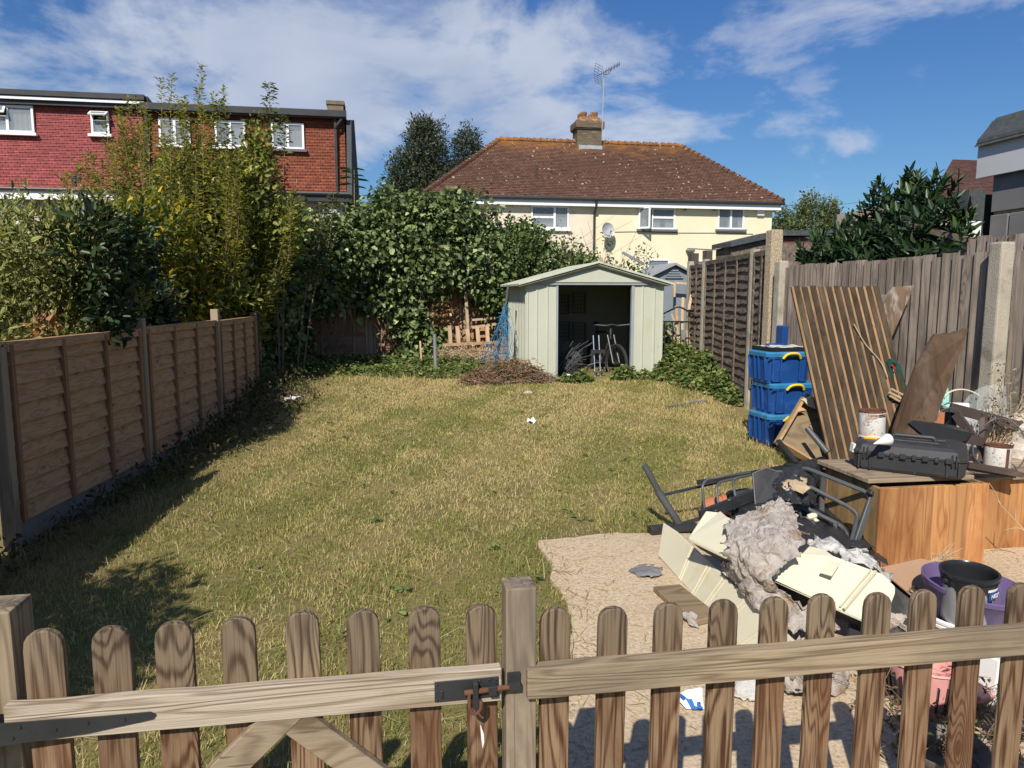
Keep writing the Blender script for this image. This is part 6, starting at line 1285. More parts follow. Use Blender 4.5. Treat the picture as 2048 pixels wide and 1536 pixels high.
c2 = thing('wooden_chest', 'second wooden chest at the right edge with a rusty can on its lid', 'chest', (3.9, 4.1, 0))
MB().bb(3.50, 4.32, 3.86, 3.882, 0, .47).build('front', 'chest_wood', c2, bevel=.003); MB().bb(3.502, 3.524, 3.884, 4.4, 0, .47).build('side', 'chest_side', c2, bevel=.003); MB().bb(4.298, 4.32, 3.884, 4.4, 0, .47).build('side', 'chest_side', c2)
mb = MB()
for k in range(5): mb.bb(3.47, 4.36, 3.82 + .12 * k, 3.936 + .12 * k, .475 + .001 * k, .50)
mb.build('lid', 'chest_lid', c2, bevel=.003)
MB().beam((3.44, 3.78, .60), (3.78, 3.73, .535), .06, .03).beam((3.44, 3.84, .585), (3.80, 3.79, .525), .03, .05).build('x', 'brown_steel'); o = bpy.data.objects['x']; o.name = 'steel_bars'; o.data.name = 'steel_bars'; WM['steel_bars'] = Matrix(); tag(rootbox(o), 'dark steel bars lying along the front of the second chest lid', 'bars')
# ---- tool case
pA, pB = pz(1712, 938, CT + .042), pz(1922, 962, CT + .042); cw = (pB - pA).length; ca = math.atan2((pB - pA).y, (pB - pA).x)
tc = thing('tool_case', 'black hard plastic tool case with orange badges on the wooden chest', 'tool case', tuple((pA + pB) / 2 + Vector((-math.sin(ca), math.cos(ca), 0)) * .19), (0, 0, ca))
def oct_(w, d, z, c=.045): return [(-w / 2 + c, -d / 2, z), (w / 2 - c, -d / 2, z), (w / 2, -d / 2 + c, z), (w / 2, d / 2 - c, z), (w / 2 - c, d / 2, z), (-w / 2 + c, d / 2, z), (-w / 2, d / 2 - c, z), (-w / 2, -d / 2 + c, z)]
def stack(rings):
    mb = MB(); vs = sum(rings, []); k = len(rings); mb.add(vs, [(a * 8 + i, a * 8 + (i + 1) % 8, a * 8 + (i + 1) % 8 + 8, a * 8 + i + 8) for a in range(k - 1) for i in range(8)] + [tuple(range(7, -1, -1)), tuple(range(8 * k - 8, 8 * k))]); return mb
W_ = cw + .05; D__ = .38
mb = stack([oct_(W_ * .93, D__ * .9, 0), oct_(W_ * .98, D__ * .96, .02), oct_(W_, D__ * .98, .098)])
for xx in (-.26, -.2, .2, .26): mb.bb(xx - .006, xx + .006, -D__ / 2 - .004, -D__ / 2 + .05, .01, .095)
bd_ = mb.build('base', 'case_plastic', tc, world=False, bevel=.004, seg=2)
mb = stack([oct_(W_ * 1.02, D__ * 1.02, .100), oct_(W_ * 1.02, D__ * 1.02, .118), oct_(W_, D__, .122), oct_(W_ * .98, D__ * .96, .155), oct_(W_ * .88, D__ * .84, .176)])
mb.box((0, .03, .183), (W_ * .62, .05, .014)); mb.box((0, -.06, .180), (W_ * .5, .03, .010))
for xx in (-.16, .0, .13): mb.beam((xx, -.12, .178), (xx + .05, -.06, .178), .012, .010)
ld = mb.build('lid', 'case_plastic', tc, world=False, bevel=.004, seg=2)
mb = MB()
for i in range(8): xx = -.2 + i * .058; mb.box((xx, -D__ / 2 - .008, .108), (.032 if i % 2 else .022, .016, .030))
for xx in (-.235, -.215, .225, .245): mb.box((xx, -D__ / 2 - .006, .11), (.008, .012, .07))
mb.build('latch_ribs', 'case_plastic', bd_, world=False, bevel=.002)
MB().box((-W_ / 2 + .085, -.06, .178), (.075, .06, .012)).build('badge', 'orange_plastic', tc, world=False, bevel=.002)
MB().box((W_ / 2 - .06, -.12, .166), (.035, .012, .012)).build('badge', 'orange_plastic', tc, world=False)
mb = MB(); mb.box((-W_ / 2 - .005, -.13, .12), (.018, .05, .055), rot=(0, .12, .5)); mb.build('latch', 'white_plastic', tc, world=False, bevel=.003)
MB().tube(fillet([(-.10, .01, .178), (-.09, .01, .20), (.12, .01, .20), (.13, .01, .178)], .02), .013, 8).build('carry_handle', 'case_plastic', tc, world=False, smooth=True)
zc_ = CT + .042 + .178
# ---- cans
def can(name, label, base, r, h, mats=('tin_rusty_white', 'rust'), tilt=(0, 0, 0)):
    t_ = thing(name, label, 'paint can', tuple(base), tilt)
    mb = MB(); mb.lathe([(0.001, .002), (r * .98, .002), (r, .006), (r, h - .012), (r * .99, h - .008)], 32); mb.lathe([(r * 1.015, .0), (r * 1.02, .008), (r, .010)], 32); mb.build('body', mats[0], t_, world=False, smooth=True)
    MB().lathe([(r * 1.0, h - .012), (r * 1.03, h - .006), (r * 1.02, h), (r * .9, h + .001), (r * .86, h - .008), (.001, h - .008)], 32).build('rim', mats[1], t_, world=False, smooth=True); return t_
cA = can('paint_can', 'rust-stained white can standing on the black tool case', q(1744, 862, 4.02).xy.to_3d() + Vector((0, 0, zc_)), .076, .165, tilt=(0, -.04, 0))
for k, (w_, zz) in enumerate(((.058, .142), (.058, .132))):
    vs = []; K = 8
    for i in range(K + 1):
        an = -PI / 2 + .28 + (i / K - .5) * w_ / .076; vs += [(.0766 * math.cos(an), .0766 * math.sin(an), zz - .004), (.0766 * math.cos(an), .0766 * math.sin(an), zz + .004)]
    mb = MB(); mb.add(vs, [(2 * i, 2 * i + 2, 2 * i + 3, 2 * i + 1) for i in range(K)]); mb.build('label_bar', 'paint_black', cA, world=False)
cB = can('paint_can', 'light can with rusty red lid on the second chest lid', q(1994, 925, 4.02).xy.to_3d() + Vector((0, 0, .502)), .077, .155, tilt=(0, .02, 0))
MB().lathe([(.0775, .012), (.0776, .14)], 40).build('dripped_rust', 'rust', cB, world=False); dr = [o for o in cB.children if o.name.startswith('dripped_rust')][0]
me = dr.data; bm_keep = [p.index for p in me.polygons if -1.75 < math.atan2(p.center.y, p.center.x) < -1.35]
v2 = [tuple(v.co) for v in me.vertices]; f2 = [tuple(me.polygons[i].vertices) for i in bm_keep]; me.clear_geometry(); me.from_pydata(v2, [], f2); me.update()
cn = Matrix.Translation(q(1778, 866, 3.78).xy.to_3d() + Vector((0, 0, zc_ + .028))) @ Euler((0, R(-98), .25)).to_matrix().to_4x4()
one('plastic_cone', 'white plastic cone nozzle lying on the tool case', 'nozzle', MB().lathe([(.001, 0), (.034, 0), (.036, .006), (.034, .012), (.006, .11), (.002, .125)], 24, cn), 'white_plastic', True)
# black tray/monitor shell, brown steel frame, bucket etc behind
one('black_tray', 'glossy black curved tray lying across the right end of the case', 'tray', MB().prism([q(1812, 848, 4.12), q(1822, 842, 4.14), q(1900, 852, 4.18), q(1940, 868, 4.1), q(1926, 884, 4.05), q(1885, 892, 4.0), q(1850, 880, 4.02)], (0, -.03, .012)), 'paint_black', bevel=.006, seg=2)
wkb = thing('white_bucket', 'white plastic bucket with raised wire handle behind the tool case', 'bucket', tuple(q(1932, 840, 4.75).xy.to_3d() + Vector((0, 0, .50))))
MB().lathe([(.001, 0), (.135, 0), (.165, .27), (.172, .272), (.172, .29), (.160, .29), (.155, .26), (.001, .255)], 32).build('body', 'white_plastic', wkb, world=False, smooth=True)
MB().tube(spline([q(1876, 832, 4.7), q(1882, 802, 4.7), (q(1900, 784, 4.7)), q(1925, 779, 4.7), q(1952, 787, 4.7), q(1968, 803, 4.7), q(1973, 825, 4.7)], 6), .006, 6).build('handle', 'cream_panel', wkb, smooth=True)
bs_ = thing('steel_bracket', 'brown steel trestle bracket lying over the right chest', 'steel frame', (3.9, 4.2, .5))
MB().beam(q(1900, 815, 4.35), q(2075, 862, 4.25), .03, .07, up=(0, 0, 1)).build('top_bar', 'brown_steel', bs_, bevel=.003)
MB().beam(q(1912, 828, 4.33), q(1952, 884, 4.2), .03, .055).build('strut', 'brown_steel', bs_); MB().beam(q(1983, 838, 4.33), q(1958, 890, 4.2), .03, .075).build('strut', 'brown_steel', bs_)
MB().beam(q(1915, 876, 4.12), q(1968, 884, 4.1), .03, .055).beam(q(1964, 830, 4.33), q(1962, 925, 4.08), .03, .03).build('foot', 'brown_steel', bs_)
one('black_canister', 'small glossy black canister beside the white bucket', 'canister', MB().lathe([(.001, 0), (.038, 0), (.038, .15), (.03, .16), (.001, .16)], 20, Matrix.Translation(q(1899, 868, 4.42))), 'paint_black', True)
one('wire_loop', 'thin dark wire loop curving over the black canister', 'wire', MB().tube(spline([q(1872, 842, 4.3), q(1880, 824, 4.3), q(1902, 816, 4.3), q(1922, 828, 4.3), q(1932, 848, 4.28), q(1931, 870, 4.2)], 6), .004, 5), 'grey_tube', True)
one('cable_loop', 'long looping cable hanging round the rusty-lidded can', 'cable', MB().tube(spline([q(1968, 852, 4.15), q(1985, 840, 4.15), q(2010, 838, 4.1), q(2035, 852, 4.05), q(2052, 885, 3.95), q(2045, 925, 3.86), q(2015, 946, 3.83), q(1975, 938, 3.83), q(1950, 915, 3.9), q(1946, 893, 3.95)], 7), .0045, 6), 'grey_tube', True)
one('rubble_sack', 'torn pale rubble sack bulging at the right edge above the chest', 'sack', MB().lathe([(.001, 0)] + [(.19 + .018 * math.sin(i * 2.3), .02 + .055 * i) for i in range(5)] + [(.11, .30), (.001, .32)], 18, Matrix.Translation(q(2052, 915, 4.35))), 'rubble_bag', True)
sk = bpy.data.objects['rubble_sack']
for v in sk.data.vertices: v.co += Vector((mnoise.noise(v.co * 14), mnoise.noise(v.co * 14 + Vector((5, 0, 0))), mnoise.noise(v.co * 14 + Vector((0, 9, 0))))) * .045
one('orange_board', 'terracotta coloured flat board behind the dark plank', 'board', MB().prism([q(1858, 820, 4.62), q(1895, 826, 4.62), q(1895, 858, 4.6), q(1842, 856, 4.6)], (0, .02, 0)), 'terracotta')
st = thing('strimmer', 'mint green grass trimmer handle upright behind the dark plank', 'trimmer', (3.9, 4.9, .6))
MB().tube(fillet([q(1872, 766, 4.85), q(1886, 768, 4.85), q(1894, 785, 4.85), q(1893, 805, 4.85), q(1886, 818, 4.85)], .03), .018, 8).tube([q(1868, 782, 4.85), q(1890, 808, 4.85)], .018, 8).tube([q(1888, 800, 4.85), q(1896, 830, 4.85)], [.03, .045], 10).build('housing', 'mint_plastic', st, smooth=True)
MB().tube([q(1872, 775, 4.84), q(1884, 781, 4.84)], .007, 6).build('trigger', 'red_plastic', st)
MB().tube([q(1863, 822, 4.84), q(1872, 808, 4.84), q(1872, 795, 4.84)], .005, 6).build('cord', 'red_plastic', st)
hs_ = thing('hedge_trimmer', 'dark green power tool with red trigger right of the slatted panel', 'power tool', (3.9, 5.2, .5))
MB().tube(fillet([q(1778, 722, 5.1), q(1792, 726, 5.1), q(1802, 760, 5.1), q(1806, 800, 5.1)], .05), [.02] * 5 + [.025] * 5 + [.035] * 2, 10).tube([q(1778, 722, 5.1), q(1782, 760, 5.1), q(1800, 790, 5.1)], .022, 8).build('housing', 'green_plastic', hs_, smooth=True)
MB().tube([q(1784, 730, 5.06), q(1790, 738, 5.06)], .008, 6).build('trigger', 'red_plastic', hs_)
one('cane_bundle', 'short bundle of pale canes beside the slatted panel foot', 'canes', MB().tube([q(1782, 778, 5.0), q(1806, 790, 5.0)], .009, 6).tube([q(1778, 785, 5.0), q(1808, 800, 5.0)], .01, 6).tube([q(1780, 792, 5.0), q(1804, 806, 5.0)], .009, 6), 'twig_pale')
gdisc = thing('glass_top', 'clear round table top standing on edge before the right fence', 'glass disc', tuple(q(2010, 900, 4.42)), (R(74), 0, .15))
gmt = Matrix.Translation((0, 0, 0)); mb = MB(); mb.lathe([(.001, 0), (.47, 0), (.475, .003), (.47, .006), (.001, .006)], 48); mb.build('disc', 'clear_plastic', gdisc, world=False)
dp = thing('dried_plant', 'dead grey branching plant against the fence at the right edge', 'dead plant', (4.2, 4.25, .45))
paths = []; rd = []
for i in range(34):
    e = q(random.uniform(1985, 2075), random.uniform(735, 850), 4.3 + random.uniform(-.08, .05)); b0 = Vector((4.2 + random.uniform(-.1, .1), 4.42, .3)); paths.append(spline([b0, b0.lerp(e, .5) + Vector((random.uniform(-.1, .1), 0, .05)), e], 4)); rd.append(.005)
stems('twigs', paths, rd, 'twig_pale', dp, 3)
P = np.array([tuple(random.choice(paths)[random.randint(4, 8)] + Vector((random.gauss(0, .04), random.gauss(0, .04), random.gauss(0, .04)))) for _ in range(600)]); leaves('dead_leaves', P, rng.normal(size=(600, 3)), norm(rng.normal(size=(600, 3))), .022 * rng.uniform(.5, 1.4, 600), palette(600, [(.30, .26, .18), (.14, .13, .09), (.42, .38, .30)], [3, 3, 1]), 'leaf_matt', dp, .5, .2, .2)
dp2 = thing('dry_weed', 'thin dry weed stem with seed heads in front of the second chest', 'dead plant', (3.5, 3.5, 0))
paths = [spline([q(2062, 1075, 3.6), q(2030, 1040, 3.6), q(2000, 1008, 3.6), q(1985, 985, 3.6)], 4), spline([q(2000, 1008, 3.6), q(1990, 985, 3.6), q(1978, 965, 3.6)], 4), spline([q(2030, 1040, 3.6), q(2032, 1010, 3.6)], 3), spline([q(2062, 1075, 3.6), q(2040, 1056, 3.6), q(2008, 1060, 3.6)], 3), spline([q(1800, 1115, 3.4), q(1850, 1125, 3.35), q(1885, 1150, 3.3)], 4)]
for i in range(26): a = q(random.uniform(1862, 1885), random.uniform(1118, 1145), 3.45); paths.append(spline([a, a + Vector((random.uniform(-.02, .07), 0, random.uniform(.02, .06))), a + Vector((random.uniform(.02, .15), random.uniform(-.05, .05), random.uniform(0, .1)))], 4))
stems('twigs', paths[:4], [.004] * 4, 'twig_pale', dp2, 4); stems('seed_tangle', paths[5:], [.004] * 26, 'twig_pale', dp2, 4)

# ---- metal chair frames
ch = thing('chair_frame', 'grey tubular metal chair frame lying against the wooden chest', 'chair', (2.8, 3.9, .1))
def tp(pts, r, name, par, mat='grey_tube', fr=.06, n=8): return MB().tube(fillet([q(*p) for p in pts], fr), r, n).build(name, mat, par, smooth=True)
tp([(1588, 1005, 4.05), (1582, 985, 4.05), (1596, 940, 4.05), (1612, 936, 4.0), (1735, 985, 3.72), (1742, 1000, 3.70), (1700, 1110, 3.66), (1690, 1150, 3.66)], .0135, 'frame_tube', ch)
tp([(1560, 1068, 4.0), (1582, 985, 4.0), (1590, 968, 4.0), (1604, 966, 3.98), (1700, 1015, 3.76), (1716, 1030, 3.72), (1702, 1085, 3.70)], .0125, 'frame_tube', ch)
tp([(1565, 1050, 3.95), (1578, 1012, 3.95), (1592, 1005, 3.95), (1680, 1050, 3.76), (1694, 1066, 3.74), (1692, 1100, 3.70)], .0125, 'frame_tube', ch)
MB().beam(q(1744, 992, 3.70), q(1690, 1150, 3.62), .035, .02, up=(0, 1, 0)).build('leg', 'grey_tube', ch, bevel=.004)
MB().beam(q(1738, 982, 3.69), q(1750, 990, 3.69), .045, .03).build('foot_cap', 'black_plastic', ch, bevel=.004)
MB().beam(q(1592, 1008, 3.93), q(1600, 1040, 3.9), .03, .02).beam(q(1672, 1045, 3.74), q(1662, 1120, 3.7), .02, .02).build('brace', 'grey_tube', ch)
bc = thing('black_chair_back', 'black upright panel with grey hinge arm behind the chair frame', 'chair', (2.7, 4.3, 0))
MB().prism([q(1630, 938, 4.2), q(1662, 942, 4.15), q(1658, 1060, 4.1), q(1622, 1020, 4.15)], (0, .03, 0)).build('panel', 'black_cloth', bc, bevel=.004)
MB().beam(q(1647, 952, 4.08), q(1644, 985, 4.08), .035, .015, up=(0, 1, 0)).beam(q(1644, 985, 4.08), q(1642, 1055, 4.02), .03, .015, up=(0, 1, 0)).build('arm', 'grey_tube', bc)
one('black_cushion', 'dark padded seat half buried under the chair frame', 'cushion', MB().prism([q(1588, 1035, 3.95), q(1610, 1020, 3.98), q(1690, 1062, 3.8), q(1694, 1095, 3.7), q(1680, 1118, 3.66), q(1600, 1072, 3.82)], (0, .12, .0)), 'black_cloth', bevel=.012, seg=2)
one('black_crate', 'small black wire crate behind the cream panel end', 'crate', MB().tube([q(1700, 1092, 3.55), q(1758, 1108, 3.5), q(1760, 1135, 3.5)], .005, 5).tube([q(1702, 1105, 3.55), q(1758, 1122, 3.5)], .005, 5).tube([q(1720, 1098, 3.55), q(1722, 1125, 3.5)], .005, 5).tube([q(1740, 1103, 3.55), q(1742, 1130, 3.5)], .005, 5).prism([q(1700, 1108, 3.56), q(1735, 1118, 3.56), q(1735, 1150, 3.5), q(1700, 1140, 3.5)], (0, .06, 0)), 'black_plastic')
# long frame
lfm = thing('metal_rack', 'long black folding metal frame stretched across the grass left of the chest', 'metal frame', (2.3, 4.8, .1))
MB().beam(q(1326, 990, 4.75), q(1648, 915, 4.95), .03, .012).build('rail', 'black_metal', lfm); MB().beam(q(1395, 965, 4.7), q(1650, 920, 4.85), .02, .03).build('rail', 'black_metal', lfm)
MB().beam(q(1400, 1032, 4.35), q(1620, 945, 4.5), .03, .07).build('sheet', 'black_sheet', lfm)
for pts in ([(1412, 1042, 4.4), (1404, 970, 4.45), (1415, 958, 4.5), (1500, 945, 4.6)], [(1442, 1035, 4.38), (1431, 975, 4.45), (1440, 964, 4.5), (1500, 950, 4.6)], [(1475, 1012, 4.4), (1465, 965, 4.5), (1472, 956, 4.55), (1502, 950, 4.6)]): tp(pts, .009, 'loop', lfm, 'grey_tube', .04)
wsn = thing('fabric_panel', 'grey-edged black fabric windbreak panel with a notched top', 'fabric panel', (2.4, 4.5, .1))
pp_ = [q(1505, 947, 4.42), q(1532, 935, 4.44), (q(1552, 942, 4.45)), q(1585, 942, 4.47), q(1600, 990, 4.4), q(1560, 1000, 4.38), q(1510, 1008, 4.36)]
MB().prism(pp_, (0, .012, 0)).build('fabric', 'black_cloth', wsn); MB().tube([p + Vector((0, -.004, 0)) for p in (pp_[6], pp_[0], pp_[1], pp_[2], pp_[3])], .0022, 5).build('piping', 'seam_grey', wsn)
lb = thing('black_pole', 'thick black pole leaning out of the rubbish towards the lawn', 'pole', tuple(pz(1352, 1042, .03)))
MB().tube([q(1289, 930, 4.62), q(1322, 992, 4.60)], .0215, 14).build('upper_tube', 'grey_tube', lb, smooth=True); MB().tube([q(1316, 982, 4.60), q(1358, 1048, 4.55)], .026, 14).build('lower_tube', 'grey_tube', lb, smooth=True)
MB().box((0, 0, 0), (.34, .07, .045), rot=(0, 0, .1)).build('foot_bar', 'black_metal', None); o = bpy.data.objects['foot_bar']; o.location = pz(1345, 1056, .05); tag(o, 'low black metal bar on the ground at the foot of the leaning pole', 'bar'); WM['foot_bar'] = Matrix.Translation(o.location)
one('long_black_bar', 'thin black bar from the foot bar to the cream panels', 'bar', MB().beam(pz(1355, 1050, .06), pz(1460, 1020, .16), .02, .02), 'black_metal')
fp = thing('flower_pot', 'reddish brown pot lying on its side among the metal loops', 'pot', tuple(pz(1418, 1020, .12)))
pm = Matrix.Translation(pz(1412, 1020, .13)) @ Euler((R(90), 0, R(75))).to_matrix().to_4x4()
MB().lathe([(.001, -.02), (.08, -.02), (.105, .10), (.115, .10), (.115, .13), (.10, .13), (.09, .05)], 24, pm).build('body', 'terracotta', fp, smooth=True)
one('black_drum', 'dark rounded plastic drum lying inside the folding frame loops', 'drum', MB().lathe([(.001, 0), (.10, 0), (.12, .03), (.12, .16), (.10, .19), (.001, .19)], 24, Matrix.Translation(pz(1462, 1015, .12)) @ Euler((0, R(90), .3)).to_matrix().to_4x4()), 'black_plastic', True)
# ---- cream panels
cpA = thing('ribbed_sheet', 'long ribbed cream plastic panel lying lowest and nearest the bare concrete', 'panel', tuple(pz(1420, 1200, 0)))
a0, a1 = pz(1352, 1062, .20), pz(1600, 1292, .18); b0, b1 = pz(1316, 1112, .03), pz(1480, 1296, .02)
oA = [a0, pz(1376, 1077, .2), a1, b1, b0, pz(1330, 1050, .20)]
nA = (a1 - a0).cross(b0 - a0).normalized(); nA = nA if nA.z > 0 else -nA
fl = lambda p: p - nA * (p - a0).dot(nA)
b1 = fl(b1); mb = MB(); mb.prism([a0, a1, b1, b0, fl(pz(1336, 1050, .17))], -nA * .02); pa = mb.build('sheet', 'cream_panel', cpA, bevel=.006, seg=2)
for f in (.20, .37, .50, .68, .86):
    for w_ in (0, .025): mb = MB(); mb.beam(a0.lerp(a1, f + w_ - .02) + nA * .001, b0.lerp(b1, f + w_ + .10) + nA * .001, .012 if not w_ else .004, .006, up=nA); mb.build('rib', 'cream_panel', pa)
MB().prism([a0 + Vector((.004, .004, -.002)), a1 + Vector((.004, .004, -.002)), a1 + Vector((.10, .09, -.10)), a0 + Vector((.10, .09, -.10))], (0, 0, -.012)).build('turned_edge', 'cream_panel', cpA)
cpB = thing('ribbed_sheet', 'broken cream plastic panel lying across the top of the heap under grey cloth', 'panel', tuple(pz(1600, 1150, 0)))
def ppan(pts, off): return MB().prism([pz(*p) for p in pts], off)
ppan([(1412, 1021, .44), (1436, 1024, .445), (1441, 1021, .45), (1456, 1034, .45), (1520, 1062, .45), (1560, 1140, .38), (1530, 1150, .34), (1376, 1076, .33)], (0, .004, -.02)).build('sheet', 'cream_panel', cpB, bevel=.005)
sB = ppan([(1556, 1085, .42), (1590, 1086, .43), (1605, 1105, .425), (1618, 1091, .44), (1650, 1099, .43), (1668, 1112, .42), (1765, 1146, .38), (1791, 1172, .34), (1790, 1185, .32), (1768, 1243, .20), (1755, 1250, .19), (1690, 1222, .23), (1528, 1148, .33)], (0, .004, -.02)).build('sheet', 'cream_panel', cpB, bevel=.005)
MB().beam(pz(1752, 1142, .395), pz(1688, 1218, .245), .010, .010).beam(pz(1743, 1138, .40), pz(1680, 1213, .250), .004, .008).build('rib', 'cream_panel', sB)
MB().prism([pz(1655, 1122, .412), pz(1680, 1128, .41), pz(1664, 1153, .367), pz(1640, 1146, .37)], (0, 0, .004)).build('tape', 'cream_panel', sB)
MB().prism([pz(1376, 1078, .325), pz(1530, 1152, .325), pz(1750, 1252, .185), pz(1740, 1262, .12), pz(1540, 1180, .22), pz(1400, 1098, .25)], (0, .02, 0)).build('underside', 'black_cloth', cpB)
# ---- crumpled cloths
crumple('crumpled_cloth', 'torn grey-brown crumpled membrane heaped over the cream panels', 'cloth',
        [[pz(1536, 1012, .47), pz(1552, 1002, .52), pz(1568, 1000, .53), pz(1586, 1014, .48)], [pz(1462, 1042, .45), pz(1500, 1045, .47), pz(1545, 1042, .50), pz(1598, 1055, .47)], [pz(1452, 1075, .43), pz(1500, 1085, .46), pz(1550, 1080, .50), pz(1605, 1090, .47)], [pz(1462, 1110, .38), pz(1500, 1118, .41), pz(1545, 1120, .42), pz(1575, 1125, .42)],
         [pz(1450, 1130, .28), pz(1480, 1140, .33), pz(1520, 1150, .36), pz(1545, 1160, .34)], [pz(1440, 1130, .22), pz(1490, 1175, .26), pz(1530, 1180, .28), pz(1590, 1200, .25)], [pz(1478, 1175, .20), pz(1515, 1215, .20), pz(1570, 1220, .22), pz(1640, 1225, .18)], [pz(1520, 1230, .12), pz(1560, 1260, .12), pz(1610, 1260, .14), pz(1680, 1262, .12)]], 90, 120, .015, 'membrane', .003, 1, 1.2, fine=19)
crumple('white_crumpled_sheet', 'whitish crumpled sheet between the cream panel and the wooden chest', 'sheet',
        [[pz(1610, 1080, .40), pz(1650, 1080, .42), pz(1690, 1092, .40), pz(1730, 1105, .36)], [pz(1625, 1098, .40), pz(1665, 1100, .42), pz(1710, 1115, .38), pz(1760, 1135, .32)], [pz(1660, 1105, .40), pz(1700, 1120, .40), pz(1745, 1140, .36), pz(1785, 1165, .30)]], 34, 26, .02, 'membrane_white', .004, 5, 1.0, fine=14)
crumple('fallen_cloth', 'grey crumpled cloth lump on the slab below the heap, seen through the pickets', 'cloth',
        [[pz(1560, 1290, .10), pz(1600, 1285, .14), pz(1650, 1280, .13), pz(1700, 1290, .10)], [pz(1555, 1330, .12), pz(1600, 1330, .17), pz(1650, 1325, .15), pz(1700, 1330, .10)], [pz(1560, 1385, .03), pz(1600, 1390, .05), pz(1650, 1385, .04), pz(1690, 1380, .03)]], 30, 30, .028, 'membrane', .004, 8, .6, fine=13)
crumple('grey_scrap', 'small grey shingle-like scrap behind the pickets under the heap', 'scrap',
        [[pz(1455, 1340, .06), pz(1480, 1335, .10), pz(1520, 1335, .10)], [pz(1460, 1370, .04), pz(1485, 1370, .08), pz(1525, 1372, .08)], [pz(1465, 1395, .03), pz(1490, 1400, .03), pz(1530, 1400, .03)]], 16, 16, .012, 'membrane_white', .003, 12, .4, fine=12)
crumple('black_bag_scraps', 'crumpled black plastic behind the grey cloth, beside the fabric panel', 'plastic bag',
        [[pz(1560, 945, .52), pz(1590, 930, .56), pz(1625, 925, .55), pz(1655, 930, .5)], [pz(1548, 985, .45), pz(1580, 965, .52), pz(1615, 960, .5), pz(1640, 960, .45)], [pz(1540, 1000, .40), pz(1575, 1010, .42), pz(1600, 1010, .4), pz(1630, 1015, .35)]], 34, 34, .02, 'black_sheet', .004, 15, 1, fine=14)
crumple('straw_clump', 'clump of pale foam and dry straw caught behind the chair frame', 'straw clump',
        [[pz(1568, 960, .52), pz(1590, 952, .53), pz(1618, 956, .52)], [pz(1564, 970, .51), pz(1590, 966, .52), pz(1616, 974, .5)], [pz(1572, 982, .48), pz(1595, 985, .48), pz(1614, 988, .47)]], 20, 18, .009, 'twig_pale', .004, 17, .8, fine=16)
one('foam_chunk', 'small cream foam chunk resting on the dark cushion', 'foam', MB().lathe([(.001, -.03), (.018, -.02), (.022, .01), (.012, .03), (.001, .035)], 8, Matrix.Translation(q(1623, 1033, 3.82)) @ Euler((.3, 1.2, 0)).to_matrix().to_4x4()), 'cream_panel')
one('foam_chunk', 'second cream foam chunk just below the first on the cushion', 'foam', MB().lathe([(.001, -.018), (.016, -.012), (.018, .008), (.001, .02)], 8, Matrix.Translation(q(1632, 1043, 3.80))), 'cream_panel')
# ---- planks, rag, packet on slab
g0 = [pz(1306, 1172, .05), pz(1358, 1168, .05), pz(1432, 1222, .05), pz(1400, 1232, .05), pz(1372, 1240, .05)]
o = MB().prism([pz(1306, 1172, .055), pz(1360, 1168, .055), pz(1440, 1230, .055), pz(1385, 1243, .055)], (0, 0, -.03)).build('ground_plank', 'plank_ground', None, bevel=.004); tag(rootbox(o), 'short weathered plank lying flat on the concrete slab', 'plank')
crumple('grey_rag', 'flat ragged grey cloth scrap on the slab beyond the plank', 'rag', [[pz(1256, 1135, .03), pz(1290, 1130, .045), pz(1325, 1132, .04)], [pz(1262, 1143, .03), pz(1295, 1143, .05), pz(1325, 1143, .04)], [pz(1275, 1152, .03), pz(1300, 1155, .035), pz(1325, 1150, .03)]], 16, 12, .006, 'rag_grey', .003, 21, .7, fine=14)
crumple('pale_scrap', 'small pale torn scrap between the plank and the pickets', 'scrap', [[pz(1362, 1225, .06), pz(1380, 1222, .07), pz(1392, 1232, .06)], [pz(1370, 1240, .04), pz(1382, 1240, .06), pz(1396, 1246, .04)], [pz(1385, 1255, .03), pz(1392, 1256, .03), pz(1398, 1258, .03)]], 10, 10, .008, 'membrane', .003, 23, .5, fine=20)
pk = thing('blue_white_packet', 'torn blue and white plastic packet on the slab behind the pickets', 'packet', tuple(pz(1380, 1400, .02)))
rows = [[pz(1355, 1390, .04), pz(1375, 1380, .07), pz(1405, 1376, .07)], [pz(1360, 1405, .04), pz(1380, 1398, .06), pz(1405, 1395, .06)], [pz(1372, 1418, .03), pz(1390, 1418, .03), pz(1408, 1418, .03)]]
mb = MB(); vs = []; Rr = [spline(r, 4) for r in rows]
for r in Rr:
    for p in r: vs.append(p + Vector((0, 0, .006 * mnoise.noise(p * 40))))
kk = len(Rr[0]); mb.add(vs, [(i * kk + j, i * kk + j + 1, (i + 1) * kk + j + 1, (i + 1) * kk + j) for i in range(2) for j in range(kk - 1)]); mb.build('wrapper', 'paper_white', pk, solid=.002)
MB().prism([pz(1356, 1389, .052), pz(1362, 1388, .055), pz(1372, 1396, .067), pz(1367, 1400, .06)], (0, 0, .002)).prism([pz(1372, 1398, .062), pz(1378, 1400, .062), pz(1390, 1414, .045), pz(1406, 1416, .042), pz(1406, 1419, .036), pz(1384, 1419, .036)], (0, 0, .004)).prism([pz(1379, 1399, .064), pz(1384, 1399, .064), pz(1390, 1414, .047), pz(1385, 1414, .047)], (0, 0, .003)).build('blue_print', 'paper_blue', pk)
cv_ = (pz(1399, 1411, .055)); textmesh('S', .04, 'paper_blue', Matrix.Translation(cv_) @ Euler((R(25), 0, R(-8))).to_matrix().to_4x4(), pk)
